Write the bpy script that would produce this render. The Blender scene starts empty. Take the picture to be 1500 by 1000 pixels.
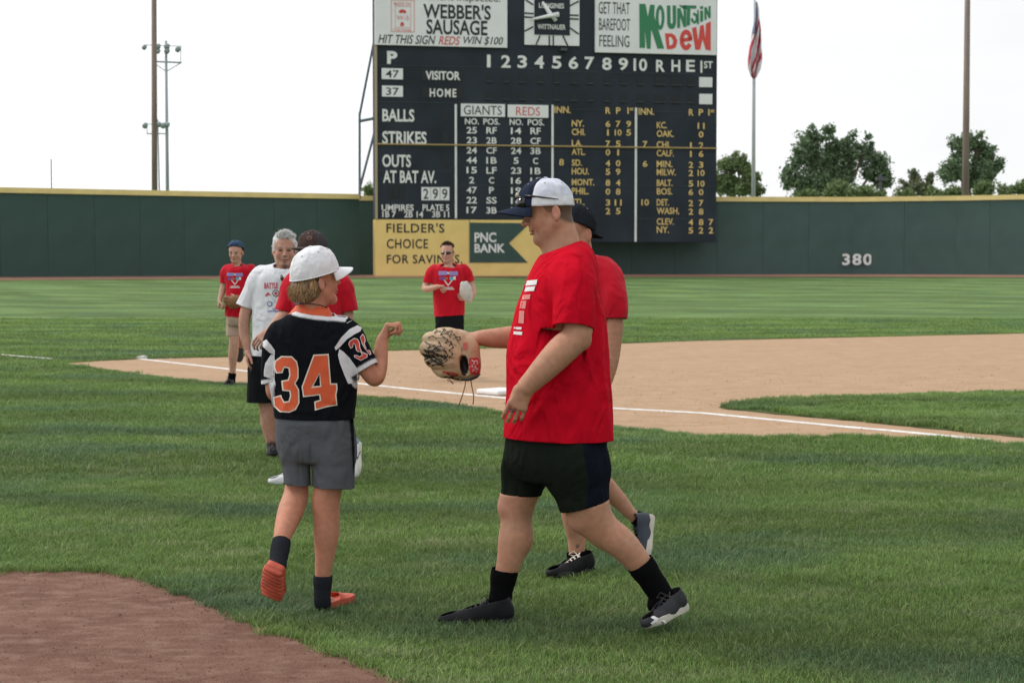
import bpy, bmesh, math, random
import numpy as np
from mathutils import Vector, Matrix, noise as mnoise
from mathutils.bvhtree import BVHTree

# ------------------------------------------------------------------ camera, world, sun, exposure
SC = bpy.context.scene
COL = SC.collection
F = 2500.0
CAMZ = 1.55
PITCH = math.atan(125 / F)
CP, SP = math.cos(PITCH), math.sin(PITCH)

cam_data = bpy.data.cameras.new('camera')
cam = bpy.data.objects.new('camera', cam_data)
COL.objects.link(cam)
cam.location = (0, 0, CAMZ)
cam.rotation_euler = (math.pi / 2 - PITCH, 0, 0)
cam_data.sensor_width = 36
cam_data.lens = F / 1500 * 36
cam_data.clip_end = 3000
cam_data.dof.use_dof = True
cam_data.dof.focus_distance = 7.6
cam_data.dof.aperture_fstop = 7.5
SC.camera = cam

world = bpy.data.worlds.new('World')
SC.world = world
world.use_nodes = True
wn = world.node_tree
wn.nodes.clear()
SUN_EL, SUN_AZ = math.radians(44), math.radians(-68)
o_ = wn.nodes.new('ShaderNodeOutputWorld')
bg = wn.nodes.new('ShaderNodeBackground')
sky = wn.nodes.new('ShaderNodeTexSky')
sky.sky_type = 'NISHITA'
sky.sun_disc = False
sky.sun_elevation = SUN_EL
sky.sun_rotation = SUN_AZ
geo = wn.nodes.new('ShaderNodeTexCoord')
mp = wn.nodes.new('ShaderNodeMapping')
mp.inputs['Scale'].default_value = (1.6, 1.6, 5.0)
nz = wn.nodes.new('ShaderNodeTexNoise')
nz.inputs['Scale'].default_value = 2.2
nz.inputs['Detail'].default_value = 5
nz.inputs['Roughness'].default_value = 0.5
cr = wn.nodes.new('ShaderNodeValToRGB')
cr.color_ramp.elements[0].position = 0.32
cr.color_ramp.elements[0].color = (9.2, 9.25, 9.3, 1)
cr.color_ramp.elements[1].position = 0.72
cr.color_ramp.elements[1].color = (10.6, 10.75, 10.9, 1)
mx = wn.nodes.new('ShaderNodeMix')
mx.data_type = 'RGBA'
mx.inputs[0].default_value = 0.93
wn.links.new(geo.outputs['Generated'], mp.inputs['Vector'])
wn.links.new(mp.outputs['Vector'], nz.inputs['Vector'])
wn.links.new(nz.outputs['Fac'], cr.inputs['Fac'])
wn.links.new(sky.outputs['Color'], mx.inputs[6])
# cloud cover is brightest round the veiled sun on the left and thins to a faint grey on the right
dt = wn.nodes.new('ShaderNodeVectorMath'); dt.operation = 'DOT_PRODUCT'
dt.inputs[1].default_value = (math.sin(SUN_AZ) * math.cos(SUN_EL), math.cos(SUN_AZ) * math.cos(SUN_EL), math.sin(SUN_EL))
mrw = wn.nodes.new('ShaderNodeMapRange'); mrw.inputs['From Min'].default_value = -0.6; mrw.inputs['From Max'].default_value = 1.0
mrw.inputs['To Min'].default_value = 0.70; mrw.inputs['To Max'].default_value = 1.42
scw = wn.nodes.new('ShaderNodeVectorMath'); scw.operation = 'SCALE'
wn.links.new(geo.outputs['Generated'], dt.inputs[0]); wn.links.new(dt.outputs['Value'], mrw.inputs['Value'])
wn.links.new(cr.outputs['Color'], scw.inputs[0]); wn.links.new(mrw.outputs[0], scw.inputs['Scale'])
wn.links.new(scw.outputs[0], mx.inputs[7])
wn.links.new(mx.outputs[2], bg.inputs['Color'])
bg.inputs['Strength'].default_value = 0.1
wn.links.new(bg.outputs['Background'], o_.inputs['Surface'])

sun_data = bpy.data.lights.new('sun', 'SUN')
sun_data.energy = 1.5
sun_data.angle = math.radians(16)
sun_data.color = (1.0, 0.94, 0.86)
sun = bpy.data.objects.new('sun', sun_data)
COL.objects.link(sun)
sd = Vector((math.sin(SUN_AZ) * math.cos(SUN_EL), math.cos(SUN_AZ) * math.cos(SUN_EL), math.sin(SUN_EL)))
sun.rotation_euler = sd.to_track_quat('Z', 'Y').to_euler()

SC.view_settings.view_transform = 'Standard'
SC.view_settings.look = 'None'
SC.view_settings.exposure = 0.0
SC.view_settings.gamma = 1.0
SC.view_settings.use_curve_mapping = False
SC.cycles.use_denoising = True
SC.cycles.max_bounces = 6
SC.cycles.transparent_max_bounces = 8

rng = np.random.default_rng(7)
random.seed(7)

# ------------------------------------------------------------------ measuring
def ray(px, py):
    u, v = (px - 750.0) / F, (500.0 - py) / F
    return np.array([u, CP + SP * v, -SP + CP * v])

def W(px, py, Y):                       # the point at forward distance Y seen at that pixel of the photograph
    r = ray(px, py)
    r = r * (Y / r[1])
    return np.array([r[0], r[1], r[2] + CAMZ])

def G(px, py, z=0.0):                   # the ground point seen at that pixel
    r = ray(px, py)
    r = r * ((z - CAMZ) / r[2])
    return np.array([r[0], r[1], z])

# ------------------------------------------------------------------ object helpers
def tag(o, label=None, cat=None, group=None, kind=None):
    if label: o['label'] = label
    if cat: o['category'] = cat
    if group: o['group'] = group
    if kind: o['kind'] = kind
    return o

def empty(name, loc, label=None, cat=None, group=None):
    o = bpy.data.objects.new(name, None)
    o.empty_display_size = 0.2
    o.location = loc
    COL.objects.link(o)
    return tag(o, label, cat, group)

def wloc(o):
    p = np.zeros(3)
    while o is not None:
        p = p + np.array(o.location)
        o = o.parent
    return p

def mesh_obj(name, verts, faces, mat, parent=None, loc=None, smooth=False, col=None):
    """world-coordinate verts; object origin at loc (default: parent's origin)"""
    verts = np.asarray(verts, dtype=float).reshape(-1, 3)
    base = wloc(parent) if parent is not None else np.zeros(3)
    org = np.array(loc, float) if loc is not None else base
    me = bpy.data.meshes.new(name)
    if isinstance(faces, np.ndarray):
        nf, k = faces.shape
        me.vertices.add(len(verts)); me.vertices.foreach_set('co', (verts - org).astype(np.float32).ravel())
        me.loops.add(nf * k); me.loops.foreach_set('vertex_index', faces.astype(np.int32).ravel())
        me.polygons.add(nf); me.polygons.foreach_set('loop_start', np.arange(0, nf * k, k, dtype=np.int32))
        me.update(calc_edges=True)
    else:
        me.from_pydata([tuple(v) for v in (verts - org)], [], faces)
    if smooth:
        me.polygons.foreach_set('use_smooth', np.ones(len(me.polygons), dtype=bool))
    if col is not None:
        ca = me.color_attributes.new('Col', 'FLOAT_COLOR', 'POINT')
        c4 = np.ones((len(verts), 4), dtype=np.float32); c4[:, :3] = col
        ca.data.foreach_set('color', c4.ravel())
    me.update()
    if mat is not None:
        for m in (mat if isinstance(mat, (list, tuple)) else [mat]): me.materials.append(m)
    o = bpy.data.objects.new(name, me)
    COL.objects.link(o)
    if parent is not None:
        o.parent = parent
        o.location = Vector(org - base)
    else:
        o.location = Vector(org)
    return o

class MB:
    """collects simple solids in world coordinates, built as one mesh"""
    def __init__(s): s.v = []; s.f = []
    def add(s, v, f):
        n = len(s.v); s.v += [tuple(map(float, p)) for p in v]; s.f += [tuple(i + n for i in q) for q in f]; return s
    def box(s, c, size, ax=None):
        """centre, full size, optional 3 axes"""
        ax = np.eye(3) if ax is None else np.array(ax, float)
        c = np.array(c, float); h = np.array(size, float) / 2
        v = [c + ax[0] * sx * h[0] + ax[1] * sy * h[1] + ax[2] * sz * h[2] for sx in (-1, 1) for sy in (-1, 1) for sz in (-1, 1)]
        f = [(0, 1, 3, 2), (4, 6, 7, 5), (0, 4, 5, 1), (2, 3, 7, 6), (0, 2, 6, 4), (1, 5, 7, 3)]
        if np.dot(np.cross(ax[0], ax[1]), ax[2]) < 0: f = [q[::-1] for q in f]
        return s.add(v, f)
    def tube(s, pts, rad, n=10, cap=True):
        pts = [np.array(p, float) for p in pts]
        if not hasattr(rad, '__len__'): rad = [rad] * len(pts)
        v = []; f = []
        up = np.array([0.31, 0.2, 0.93])
        for i, p in enumerate(pts):
            d = pts[min(i + 1, len(pts) - 1)] - pts[max(i - 1, 0)]
            d = d / (np.linalg.norm(d) + 1e-9)
            if i == 0:
                a = np.cross(d, up if abs(d[2]) < .9 else np.array([1., .1, 0])); a /= np.linalg.norm(a)
            else:
                a = a - d * np.dot(a, d); a /= np.linalg.norm(a)
            b = np.cross(d, a)
            for k in range(n):
                t = 2 * math.pi * k / n
                v.append(p + (a * math.cos(t) + b * math.sin(t)) * rad[i])
        for i in range(len(pts) - 1):
            for k in range(n):
                f.append((i * n + k, i * n + (k + 1) % n, (i + 1) * n + (k + 1) % n, (i + 1) * n + k))
        if cap:
            f.append(tuple(range(n))[::-1]); f.append(tuple(range((len(pts) - 1) * n, len(pts) * n)))
        return s.add(v, f)
    def build(s, name, mat, parent=None, loc=None, smooth=False):
        return mesh_obj(name, s.v, s.f, mat, parent, loc, smooth)

def bevel(o, w, seg=2):
    m = o.modifiers.new('bevel', 'BEVEL'); m.width = w; m.segments = seg; m.limit_method = 'ANGLE'
    return o

# ------------------------------------------------------------------ materials
MATS = {}
def mat(name, color, rough=0.7, bump=0.0, bscale=50.0, var=0.0, vscale=4.0, metal=0.0, spec=None, attr=False, sheen=0.0,
        var2=None, sub=0.0, detail=4.0, stretch=None, bdist=0.02, wrinkle=0.0, wscale=9.0):
    if name in MATS: return MATS[name]
    m = bpy.data.materials.new(name); m.use_nodes = True
    nt = m.node_tree; N = nt.nodes; L = nt.links
    p = N['Principled BSDF']
    p.inputs['Roughness'].default_value = rough
    p.inputs['Metallic'].default_value = metal
    if spec is not None: p.inputs['Specular IOR Level'].default_value = spec
    if sheen: p.inputs['Sheen Weight'].default_value = sheen; p.inputs['Sheen Roughness'].default_value = 0.6
    if sub:
        p.inputs['Subsurface Weight'].default_value = sub
        p.inputs['Subsurface Radius'].default_value = (1.0, 0.35, 0.18)
        p.inputs['Subsurface Scale'].default_value = 0.012
    tc = N.new('ShaderNodeTexCoord')
    vec = tc.outputs['Object']
    if stretch:
        mpn = N.new('ShaderNodeMapping'); mpn.inputs['Scale'].default_value = stretch
        L.new(vec, mpn.inputs['Vector']); vec = mpn.outputs['Vector']
    if attr:
        a = N.new('ShaderNodeAttribute'); a.attribute_name = 'Col'; base = a.outputs['Color']
    else:
        r = N.new('ShaderNodeRGB'); r.outputs[0].default_value = (*color, 1); base = r.outputs[0]
    if var:
        n1 = N.new('ShaderNodeTexNoise'); n1.inputs['Scale'].default_value = vscale; n1.inputs['Detail'].default_value = detail
        L.new(vec, n1.inputs['Vector'])
        mr = N.new('ShaderNodeMapRange'); mr.inputs['From Min'].default_value = 0.3; mr.inputs['From Max'].default_value = 0.7
        mr.inputs['To Min'].default_value = 1 - var; mr.inputs['To Max'].default_value = 1 + var
        L.new(n1.outputs['Fac'], mr.inputs['Value'])
        mm = N.new('ShaderNodeVectorMath'); mm.operation = 'SCALE'
        L.new(base, mm.inputs[0]); L.new(mr.outputs[0], mm.inputs['Scale']); base = mm.outputs[0]
        if var2 is not None:
            n2 = N.new('ShaderNodeTexNoise'); n2.inputs['Scale'].default_value = vscale * 0.37; n2.inputs['Detail'].default_value = 3
            L.new(vec, n2.inputs['Vector'])
            m2 = N.new('ShaderNodeMapRange'); m2.inputs['From Min'].default_value = 0.4; m2.inputs['From Max'].default_value = 0.65
            L.new(n2.outputs['Fac'], m2.inputs['Value'])
            mc = N.new('ShaderNodeMix'); mc.data_type = 'RGBA'
            L.new(m2.outputs[0], mc.inputs[0]); L.new(base, mc.inputs[6]); mc.inputs[7].default_value = (*var2, 1); base = mc.outputs[2]
    L.new(base, p.inputs['Base Color'])
    wr = None
    if wrinkle:
        nw = N.new('ShaderNodeTexNoise'); nw.inputs['Scale'].default_value = wscale; nw.inputs['Detail'].default_value = 2.5; nw.inputs['Distortion'].default_value = 1.1
        mw = N.new('ShaderNodeMapping'); mw.inputs['Scale'].default_value = (1, 1, .55); mw.inputs['Rotation'].default_value = (0, .5, 0); L.new(tc.outputs['Object'], mw.inputs['Vector']); L.new(mw.outputs[0], nw.inputs['Vector'])
        wr = N.new('ShaderNodeBump'); wr.inputs['Strength'].default_value = wrinkle; wr.inputs['Distance'].default_value = 0.05
        L.new(nw.outputs['Fac'], wr.inputs['Height']); L.new(wr.outputs['Normal'], p.inputs['Normal'])
    if bump:
        nb = N.new('ShaderNodeTexNoise'); nb.inputs['Scale'].default_value = bscale; nb.inputs['Detail'].default_value = 3
        L.new(vec, nb.inputs['Vector'])
        b = N.new('ShaderNodeBump'); b.inputs['Strength'].default_value = bump; b.inputs['Distance'].default_value = bdist
        L.new(nb.outputs['Fac'], b.inputs['Height']); L.new(b.outputs['Normal'], p.inputs['Normal'])
        if wr is not None: L.new(wr.outputs['Normal'], b.inputs['Normal'])
    MATS[name] = m
    return m

def s2l(r, g, b):
    f = lambda c: (c / 255 / 12.92) if c / 255 <= 0.04045 else ((c / 255 + 0.055) / 1.055) ** 2.4
    return (f(r), f(g), f(b))

# ------------------------------------------------------------------ ground
ZR = 0.46
WX = [-50, -30.1, -26.1, -17.7, -8.7, 0, 12, 20.3, 25.8, 29.2, 38]
WY = [79, 84, 87, 92, 96.8, 99.4, 101, 101.6, 99.4, 97.4, 90]
def wall_dist(x): return np.interp(x, WX, WY)
def terrace(x, y):                      # the outfield climbs gently to the foot of the wall
    t = np.clip(1 - (wall_dist(x) - np.asarray(y, float)) / 44.0, 0, 1)
    return ZR * t ** 1.35

def poly2d(pts): return np.array([G(x, y)[:2] for x, y in pts])
SKIN = poly2d([(87, 533), (150, 529), (208, 526.3), (266, 525), (330, 523.6), (460, 518), (590, 513.6), (744, 510), (911, 503.6), (1030, 499.4),
               (1200, 495.5), (1500, 488.8), (1900, 482), (1900, 690), (1640, 668), (1500, 652), (1437, 646.5), (1375, 642), (1337, 643.5), (1249, 638.5), (1187, 640), (1100, 640), (1030, 639),
               (900, 627), (800, 614), (722, 603), (673, 594.5), (590, 586), (500, 579), (361, 564.5), (266, 557), (182, 547)])
ISLE = poly2d([(1052, 597.5), (1068, 591.5), (1093, 588), (1187, 583), (1320, 579.5), (1500, 575.6), (1900, 570), (1900, 688), (1640, 658), (1500, 642.5), (1437, 636.5), (1343, 627), (1249, 617.5),
               (1155, 609.5), (1090, 603), (1060, 600)])
CIRC = poly2d([(-400, 832), (-150, 835), (0, 838), (72, 838.5), (160, 840), (208, 848), (260, 868), (304, 888), (360, 912), (408, 932), (460, 950), (520, 970), (568, 990),
               (640, 1025), (720, 1080), (760, 1180), (600, 1400), (-400, 1400)])

def inpoly(P, poly):
    x, y = P[:, 0], P[:, 1]; c = np.zeros(len(P), bool)
    j = len(poly) - 1
    for i in range(len(poly)):
        xi, yi = poly[i]; xj, yj = poly[j]
        cond = ((yi > y) != (yj > y)) & (x < (xj - xi) * (y - yi) / (yj - yi + 1e-12) + xi)
        c ^= cond; j = i
    return c

def densify(poly, step, jit, seed=0, closed=True):
    r = np.random.default_rng(seed); out = []
    n = len(poly)
    for i in range(n if closed else n - 1):
        a, b = poly[i], poly[(i + 1) % n]; L = np.linalg.norm(b - a)
        if L > 15: out.append(a); continue
        k = max(1, int(L / step))
        for t in range(k):
            out.append(a + (b - a) * t / k + r.normal(0, jit, 2))
    return np.array(out)

def noise_mix(N, L, vec, scale, detail, lo, hi, rough=0.5):
    n = N.new('ShaderNodeTexNoise'); n.inputs['Scale'].default_value = scale; n.inputs['Detail'].default_value = detail
    n.inputs['Roughness'].default_value = rough
    L.new(vec, n.inputs['Vector'])
    m = N.new('ShaderNodeMapRange'); m.inputs['From Min'].default_value = lo; m.inputs['From Max'].default_value = hi
    L.new(n.outputs['Fac'], m.inputs['Value'])
    return m.outputs[0]

def cmix(N, L, fac, a, b):
    m = N.new('ShaderNodeMix'); m.data_type = 'RGBA'
    if isinstance(fac, float): m.inputs[0].default_value = fac
    else: L.new(fac, m.inputs[0])
    for i, c in ((6, a), (7, b)):
        if isinstance(c, tuple): m.inputs[i].default_value = (*c, 1)
        else: L.new(c, m.inputs[i])
    return m.outputs[2]

def vscale(N, L, vec, s):
    m = N.new('ShaderNodeMapping'); m.inputs['Scale'].default_value = s; L.new(vec, m.inputs['Vector']); return m.outputs['Vector']

def turf_colour(N, L, far=False):
    """world-position turf colour: patches, mown bands, dry spots"""
    g = N.new('ShaderNodeNewGeometry'); pos = g.outputs['Position']
    g1, g2, g3 = (.098, .162, .036), (.140, .215, .056), (.190, .235, .095)
    if far: g1, g2, g3 = (.092, .158, .044), (.142, .218, .074), (.172, .226, .098)
    patch = noise_mix(N, L, vscale(N, L, pos, (0.5, 0.9, 1)), 1.1, 5, 0.36, 0.64)
    c = cmix(N, L, patch, g1, g2)
    dry = noise_mix(N, L, vscale(N, L, pos, (0.7, 1.5, 1)), 2.3, 6, 0.54, 0.72)
    c = cmix(N, L, dry, c, g3)
    teal = noise_mix(N, L, vscale(N, L, pos, (0.45, 1.0, 1)), 0.9, 4, 0.50, 0.66)
    c = cmix(N, L, teal, c, (.092, .158, .068) if not far else (.105, .180, .080))
    # mown bands: slightly wavy stripes running across the view
    sep = N.new('ShaderNodeSeparateXYZ'); L.new(pos, sep.inputs[0])
    wv = noise_mix(N, L, vscale(N, L, pos, (0.10, 0.22, 1)), 1.0, 4, 0.2, 0.8)
    ad = N.new('ShaderNodeMath'); ad.operation = 'MULTIPLY_ADD'; L.new(wv, ad.inputs[0]); ad.inputs[1].default_value = 4.6 if not far else 9.0; L.new(sep.outputs['Y'], ad.inputs[2])
    sx = N.new('ShaderNodeMath'); sx.operation = 'MULTIPLY_ADD'; L.new(sep.outputs['X'], sx.inputs[0]); sx.inputs[1].default_value = 0.16 if not far else 0.22; L.new(ad.outputs[0], sx.inputs[2])
    mu = N.new('ShaderNodeMath'); mu.operation = 'MULTIPLY'; L.new(sx.outputs[0], mu.inputs[0]); mu.inputs[1].default_value = 3.0 if not far else 1.15
    si = N.new('ShaderNodeMath'); si.operation = 'SINE'; L.new(mu.outputs[0], si.inputs[0])
    mr = N.new('ShaderNodeMapRange'); mr.inputs['From Min'].default_value = -0.7; mr.inputs['From Max'].default_value = 0.7
    mr.inputs['To Min'].default_value = 0.86 if not far else 0.82; mr.inputs['To Max'].default_value = 1.12 if not far else 1.14
    L.new(si.outputs[0], mr.inputs['Value'])
    out = N.new('ShaderNodeVectorMath'); out.operation = 'SCALE'; L.new(c, out.inputs[0]); L.new(mr.outputs[0], out.inputs['Scale'])
    res = out.outputs[0]
    if far:
        # second set of mowing passes, fanning out to the right
        dg = N.new('ShaderNodeMath'); dg.operation = 'MULTIPLY_ADD'; L.new(sep.outputs['Y'], dg.inputs[0]); dg.inputs[1].default_value = 0.42; L.new(sep.outputs['X'], dg.inputs[2])
        m3 = N.new('ShaderNodeMath'); m3.operation = 'MULTIPLY'; L.new(dg.outputs[0], m3.inputs[0]); m3.inputs[1].default_value = 1.4
        s3 = N.new('ShaderNodeMath'); s3.operation = 'SINE'; L.new(m3.outputs[0], s3.inputs[0])
        r3 = N.new('ShaderNodeMapRange'); r3.inputs['From Min'].default_value = -0.5; r3.inputs['From Max'].default_value = 0.5
        r3.inputs['To Min'].default_value = 0.94; r3.inputs['To Max'].default_value = 1.05; L.new(s3.outputs[0], r3.inputs['Value'])
        o2 = N.new('ShaderNodeVectorMath'); o2.operation = 'SCALE'; L.new(res, o2.inputs[0]); L.new(r3.outputs[0], o2.inputs['Scale']); res = o2.outputs[0]
        fine = noise_mix(N, L, vscale(N, L, pos, (1.0, 0.35, 1)), 9.0, 6, 0.3, 0.7)
        f2 = N.new('ShaderNodeMapRange'); f2.inputs['To Min'].default_value = 0.84; f2.inputs['To Max'].default_value = 1.14; L.new(fine, f2.inputs['Value'])
        o3 = N.new('ShaderNodeVectorMath'); o3.operation = 'SCALE'; L.new(res, o3.inputs[0]); L.new(f2.outputs[0], o3.inputs['Scale']); res = o3.outputs[0]
    return res

def ground_material():
    """lawn sheet: near it is the soil and thatch under the blades, far out it is the turf itself"""
    m = bpy.data.materials.new('lawn'); m.use_nodes = True; N = m.node_tree.nodes; L = m.node_tree.links
    p = N['Principled BSDF']; p.inputs['Roughness'].default_value = 0.95; p.inputs['Specular IOR Level'].default_value = 0.1
    far = turf_colour(N, L, True)
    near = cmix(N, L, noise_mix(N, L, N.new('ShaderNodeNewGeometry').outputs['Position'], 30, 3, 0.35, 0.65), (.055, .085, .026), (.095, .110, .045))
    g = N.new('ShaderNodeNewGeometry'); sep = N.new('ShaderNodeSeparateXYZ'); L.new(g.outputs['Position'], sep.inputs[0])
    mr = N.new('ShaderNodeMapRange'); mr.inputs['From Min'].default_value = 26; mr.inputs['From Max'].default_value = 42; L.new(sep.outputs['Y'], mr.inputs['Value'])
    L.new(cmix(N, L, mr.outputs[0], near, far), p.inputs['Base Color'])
    nb = N.new('ShaderNodeTexNoise'); nb.inputs['Scale'].default_value = 24; nb.inputs['Detail'].default_value = 4; L.new(g.outputs['Position'], nb.inputs['Vector'])
    b = N.new('ShaderNodeBump'); b.inputs['Strength'].default_value = 0.6; b.inputs['Distance'].default_value = 0.03
    L.new(nb.outputs['Fac'], b.inputs['Height']); L.new(b.outputs['Normal'], p.inputs['Normal'])
    return m

def dirt_material(name, c1, c2, c3, sc=1.0, bump=0.5, rake=0.45):
    m = bpy.data.materials.new(name); m.use_nodes = True; N = m.node_tree.nodes; L = m.node_tree.links
    p = N['Principled BSDF']; p.inputs['Roughness'].default_value = 0.95; p.inputs['Specular IOR Level'].default_value = 0.15
    pos = N.new('ShaderNodeNewGeometry').outputs['Position']
    c = cmix(N, L, noise_mix(N, L, vscale(N, L, pos, (0.8, 1, 1)), 1.6 * sc, 8, 0.35, 0.65, 0.65), c1, c2)
    c = cmix(N, L, noise_mix(N, L, vscale(N, L, pos, (1, 1.6, 1)), 5 * sc, 5, 0.45, 0.75), c, c3)
    rk = noise_mix(N, L, vscale(N, L, pos, (0.35, 2.6, 1)), 2.4, 6, 0.40, 0.70, 0.6)
    c = cmix(N, L, rk, c, cmix(N, L, rake, c, c3))
    gr = noise_mix(N, L, pos, 190 * sc, 4, 0.28, 0.72, 0.75)
    mr = N.new('ShaderNodeMapRange'); mr.inputs['To Min'].default_value = 0.50; mr.inputs['To Max'].default_value = 1.50; L.new(gr, mr.inputs['Value'])
    g2 = noise_mix(N, L, pos, 60 * sc, 4, 0.25, 0.75, 0.7)
    m2 = N.new('ShaderNodeMapRange'); m2.inputs['To Min'].default_value = 0.88; m2.inputs['To Max'].default_value = 1.12; L.new(g2, m2.inputs['Value'])
    mm = N.new('ShaderNodeMath'); mm.operation = 'MULTIPLY'; L.new(mr.outputs[0], mm.inputs[0]); L.new(m2.outputs[0], mm.inputs[1])
    o = N.new('ShaderNodeVectorMath'); o.operation = 'SCALE'; L.new(c, o.inputs[0]); L.new(mm.outputs[0], o.inputs['Scale'])
    L.new(o.outputs[0], p.inputs['Base Color'])
    nb = N.new('ShaderNodeTexNoise'); nb.inputs['Scale'].default_value = 45 * sc; nb.inputs['Detail'].default_value = 8; nb.inputs['Roughness'].default_value = 0.65
    L.new(pos, nb.inputs['Vector'])
    b = N.new('ShaderNodeBump'); b.inputs['Strength'].default_value = bump; b.inputs['Distance'].default_value = 0.02
    L.new(nb.outputs['Fac'], b.inputs['Height']); L.new(b.outputs['Normal'], p.inputs['Normal'])
    return m

def build_ground():
    xs = np.concatenate([[-1500, -600, -300, -150, -100, -60], np.arange(-50, 51, 2.5), [60, 100, 150, 300, 600, 1500]])
    ys = np.concatenate([[-60, -20], np.arange(0, 56, 5.0), np.arange(57, 103, 1.0), [105, 115, 140, 200, 400, 800, 2500]])
    X, Yg = np.meshgrid(xs, ys)
    Z = terrace(X, Yg)
    V = np.stack([X.ravel(), Yg.ravel(), Z.ravel()], 1)
    nx = len(xs); f = []
    for j in range(len(ys) - 1):
        for i in range(nx - 1):
            a = j * nx + i; f.append((a, a + 1, a + nx + 1, a + nx))
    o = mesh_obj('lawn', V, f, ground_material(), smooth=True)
    tag(o, 'mown green baseball lawn running from the camera to the outfield wall', kind='structure')

def fill_poly(name, poly, z, m, parent=None):
    bm = bmesh.new()
    vs = [bm.verts.new((p[0], p[1], z)) for p in poly]
    es = [bm.edges.new((vs[i], vs[(i + 1) % len(vs)])) for i in range(len(vs))]
    bmesh.ops.triangle_fill(bm, use_beauty=True, use_dissolve=False, edges=es)
    bmesh.ops.recalc_face_normals(bm, faces=bm.faces)
    for fc in bm.faces:
        if fc.normal.z < 0: fc.normal_flip()
    me = bpy.data.meshes.new(name); bm.to_mesh(me); bm.free(); me.materials.append(m)
    o = bpy.data.objects.new(name, me); COL.objects.link(o)
    return o

SKIN_D = densify(SKIN, 0.12, 0.012, 1)
ISLE_D = densify(ISLE, 0.12, 0.012, 2)
CIRC_D = densify(CIRC, 0.07, 0.014, 3)

build_ground()
M_skin = dirt_material('infield_dirt', (.375, .242, .145), (.43, .283, .175), (.475, .33, .22), 0.8, 0.5)
M_circ = dirt_material('circle_dirt', (.178, .088, .062), (.245, .134, .097), (.315, .195, .145), 1.5, 1.0, 0.12)
tag(fill_poly('infield_dirt', SKIN_D, 0.006, M_skin), 'raked tan infield dirt around third base', kind='structure')
tag(fill_poly('circle_dirt', CIRC_D, 0.006, M_circ), 'dark reddish dirt circle in the near left corner', kind='structure')
M_island_base = bpy.data.materials.get('lawn')
tag(fill_poly('infield_grass', ISLE_D, 0.011, M_island_base), 'tongue of infield grass inside the foul line', kind='structure')

# chalk foul line: a slightly ragged low ribbon of chalk
def chalk(name, pts, w, label, z=0.012):
    P = [G(x, y)[:2] for x, y in pts]
    out = []
    for i in range(len(P) - 1):
        k = max(2, int(np.linalg.norm(P[i + 1] - P[i]) / 0.06))
        for t in range(k): out.append(P[i] + (P[i + 1] - P[i]) * t / k)
    out.append(P[-1]); out = np.array(out)
    r = np.random.default_rng(5); V = []; f = []
    n = len(out)
    hw = w / 2 + r.normal(0, 0.005, (n, 2)); hw = (hw + np.roll(hw, 1, 0)) / 2
    for i in range(n):
        d = out[min(i + 1, n - 1)] - out[max(i - 1, 0)]; d /= np.linalg.norm(d); nn = np.array([-d[1], d[0]])
        a, b = out[i] + nn * hw[i, 0], out[i] - nn * hw[i, 1]
        V += [(a[0], a[1], z - 0.004), ((a * .7 + b * .3)[0], (a * .7 + b * .3)[1], z + 0.003), ((a * .3 + b * .7)[0], (a * .3 + b * .7)[1], z + 0.003), (b[0], b[1], z - 0.004)]
        if i:
            for q in range(3):
                c = (i - 1) * 4 + q; f.append((c, c + 1, c + 5, c + 4))
    o = mesh_obj(name, V, f, mat('chalk', (.72, .70, .67), 0.95, 0.6, 60, 0.22, 9.0))
    return tag(o, label, kind='structure')
chalk('foul_line', [(205, 526.2), (363, 544.5), (590, 569.5), (700, 580), (898, 599), (1030, 606), (1249, 627), (1330, 634), (1450, 645.5)], 0.105, 'white chalk third base foul line across the dirt')
chalk('foul_line', [(-300, 500), (0, 521.6), (78, 528)], 0.06, 'faint white foul line painted on the outfield grass', z=0.03)

# third base bag
def base_bag():
    c = G(722, 578.5); d = G(898, 599)[:2] - G(590, 569.5)[:2]; d = d / np.linalg.norm(d)
    ax = [np.array([d[0], d[1], 0]), np.array([-d[1], d[0], 0]), np.array([0, 0, 1.])]
    c = c + ax[1] * 0.1
    o = MB().box((c[0], c[1], 0.035), (0.38, 0.38, 0.058), ax).build('base_bag', mat('bag_white', (.80, .80, .80), 0.6, 0.1, 40, 0.04, 8), loc=(c[0], c[1], 0.008))
    bevel(o, 0.022, 3)
    tag(o, 'white square third base bag on the foul line', 'base bag')
base_bag()
mb = MB()
r_ = np.random.default_rng(3)
for k in range(40):
    p = G(208 + r_.normal(0, 2.6), 525.8 + r_.normal(0, .3)); mb.box((p[0], p[1], 0.01 + r_.uniform(0, .03) * max(0, 1 - abs(p[0] - G(208, 525.8)[0]) * 8)), (.04, .04, .025))
tag(mb.build('chalk_heap', MATS['chalk']), 'small spilled heap of white chalk at the dirt tip', kind='stuff')

# ------------------------------------------------------------------ outfield wall
ZB, ZT = 0.46, 5.04
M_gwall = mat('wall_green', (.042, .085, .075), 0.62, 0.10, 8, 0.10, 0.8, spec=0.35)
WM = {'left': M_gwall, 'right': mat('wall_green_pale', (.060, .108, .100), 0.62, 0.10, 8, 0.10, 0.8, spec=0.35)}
M_cap = mat('cap_yellow', (.82, .66, .28), 0.55, 0.05, 12, 0.08, 1.5)
M_track = dirt_material('track_dirt', (.25, .13, .09), (.30, .17, .12), (.34, .2, .15), 0.3, 0.2)

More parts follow.
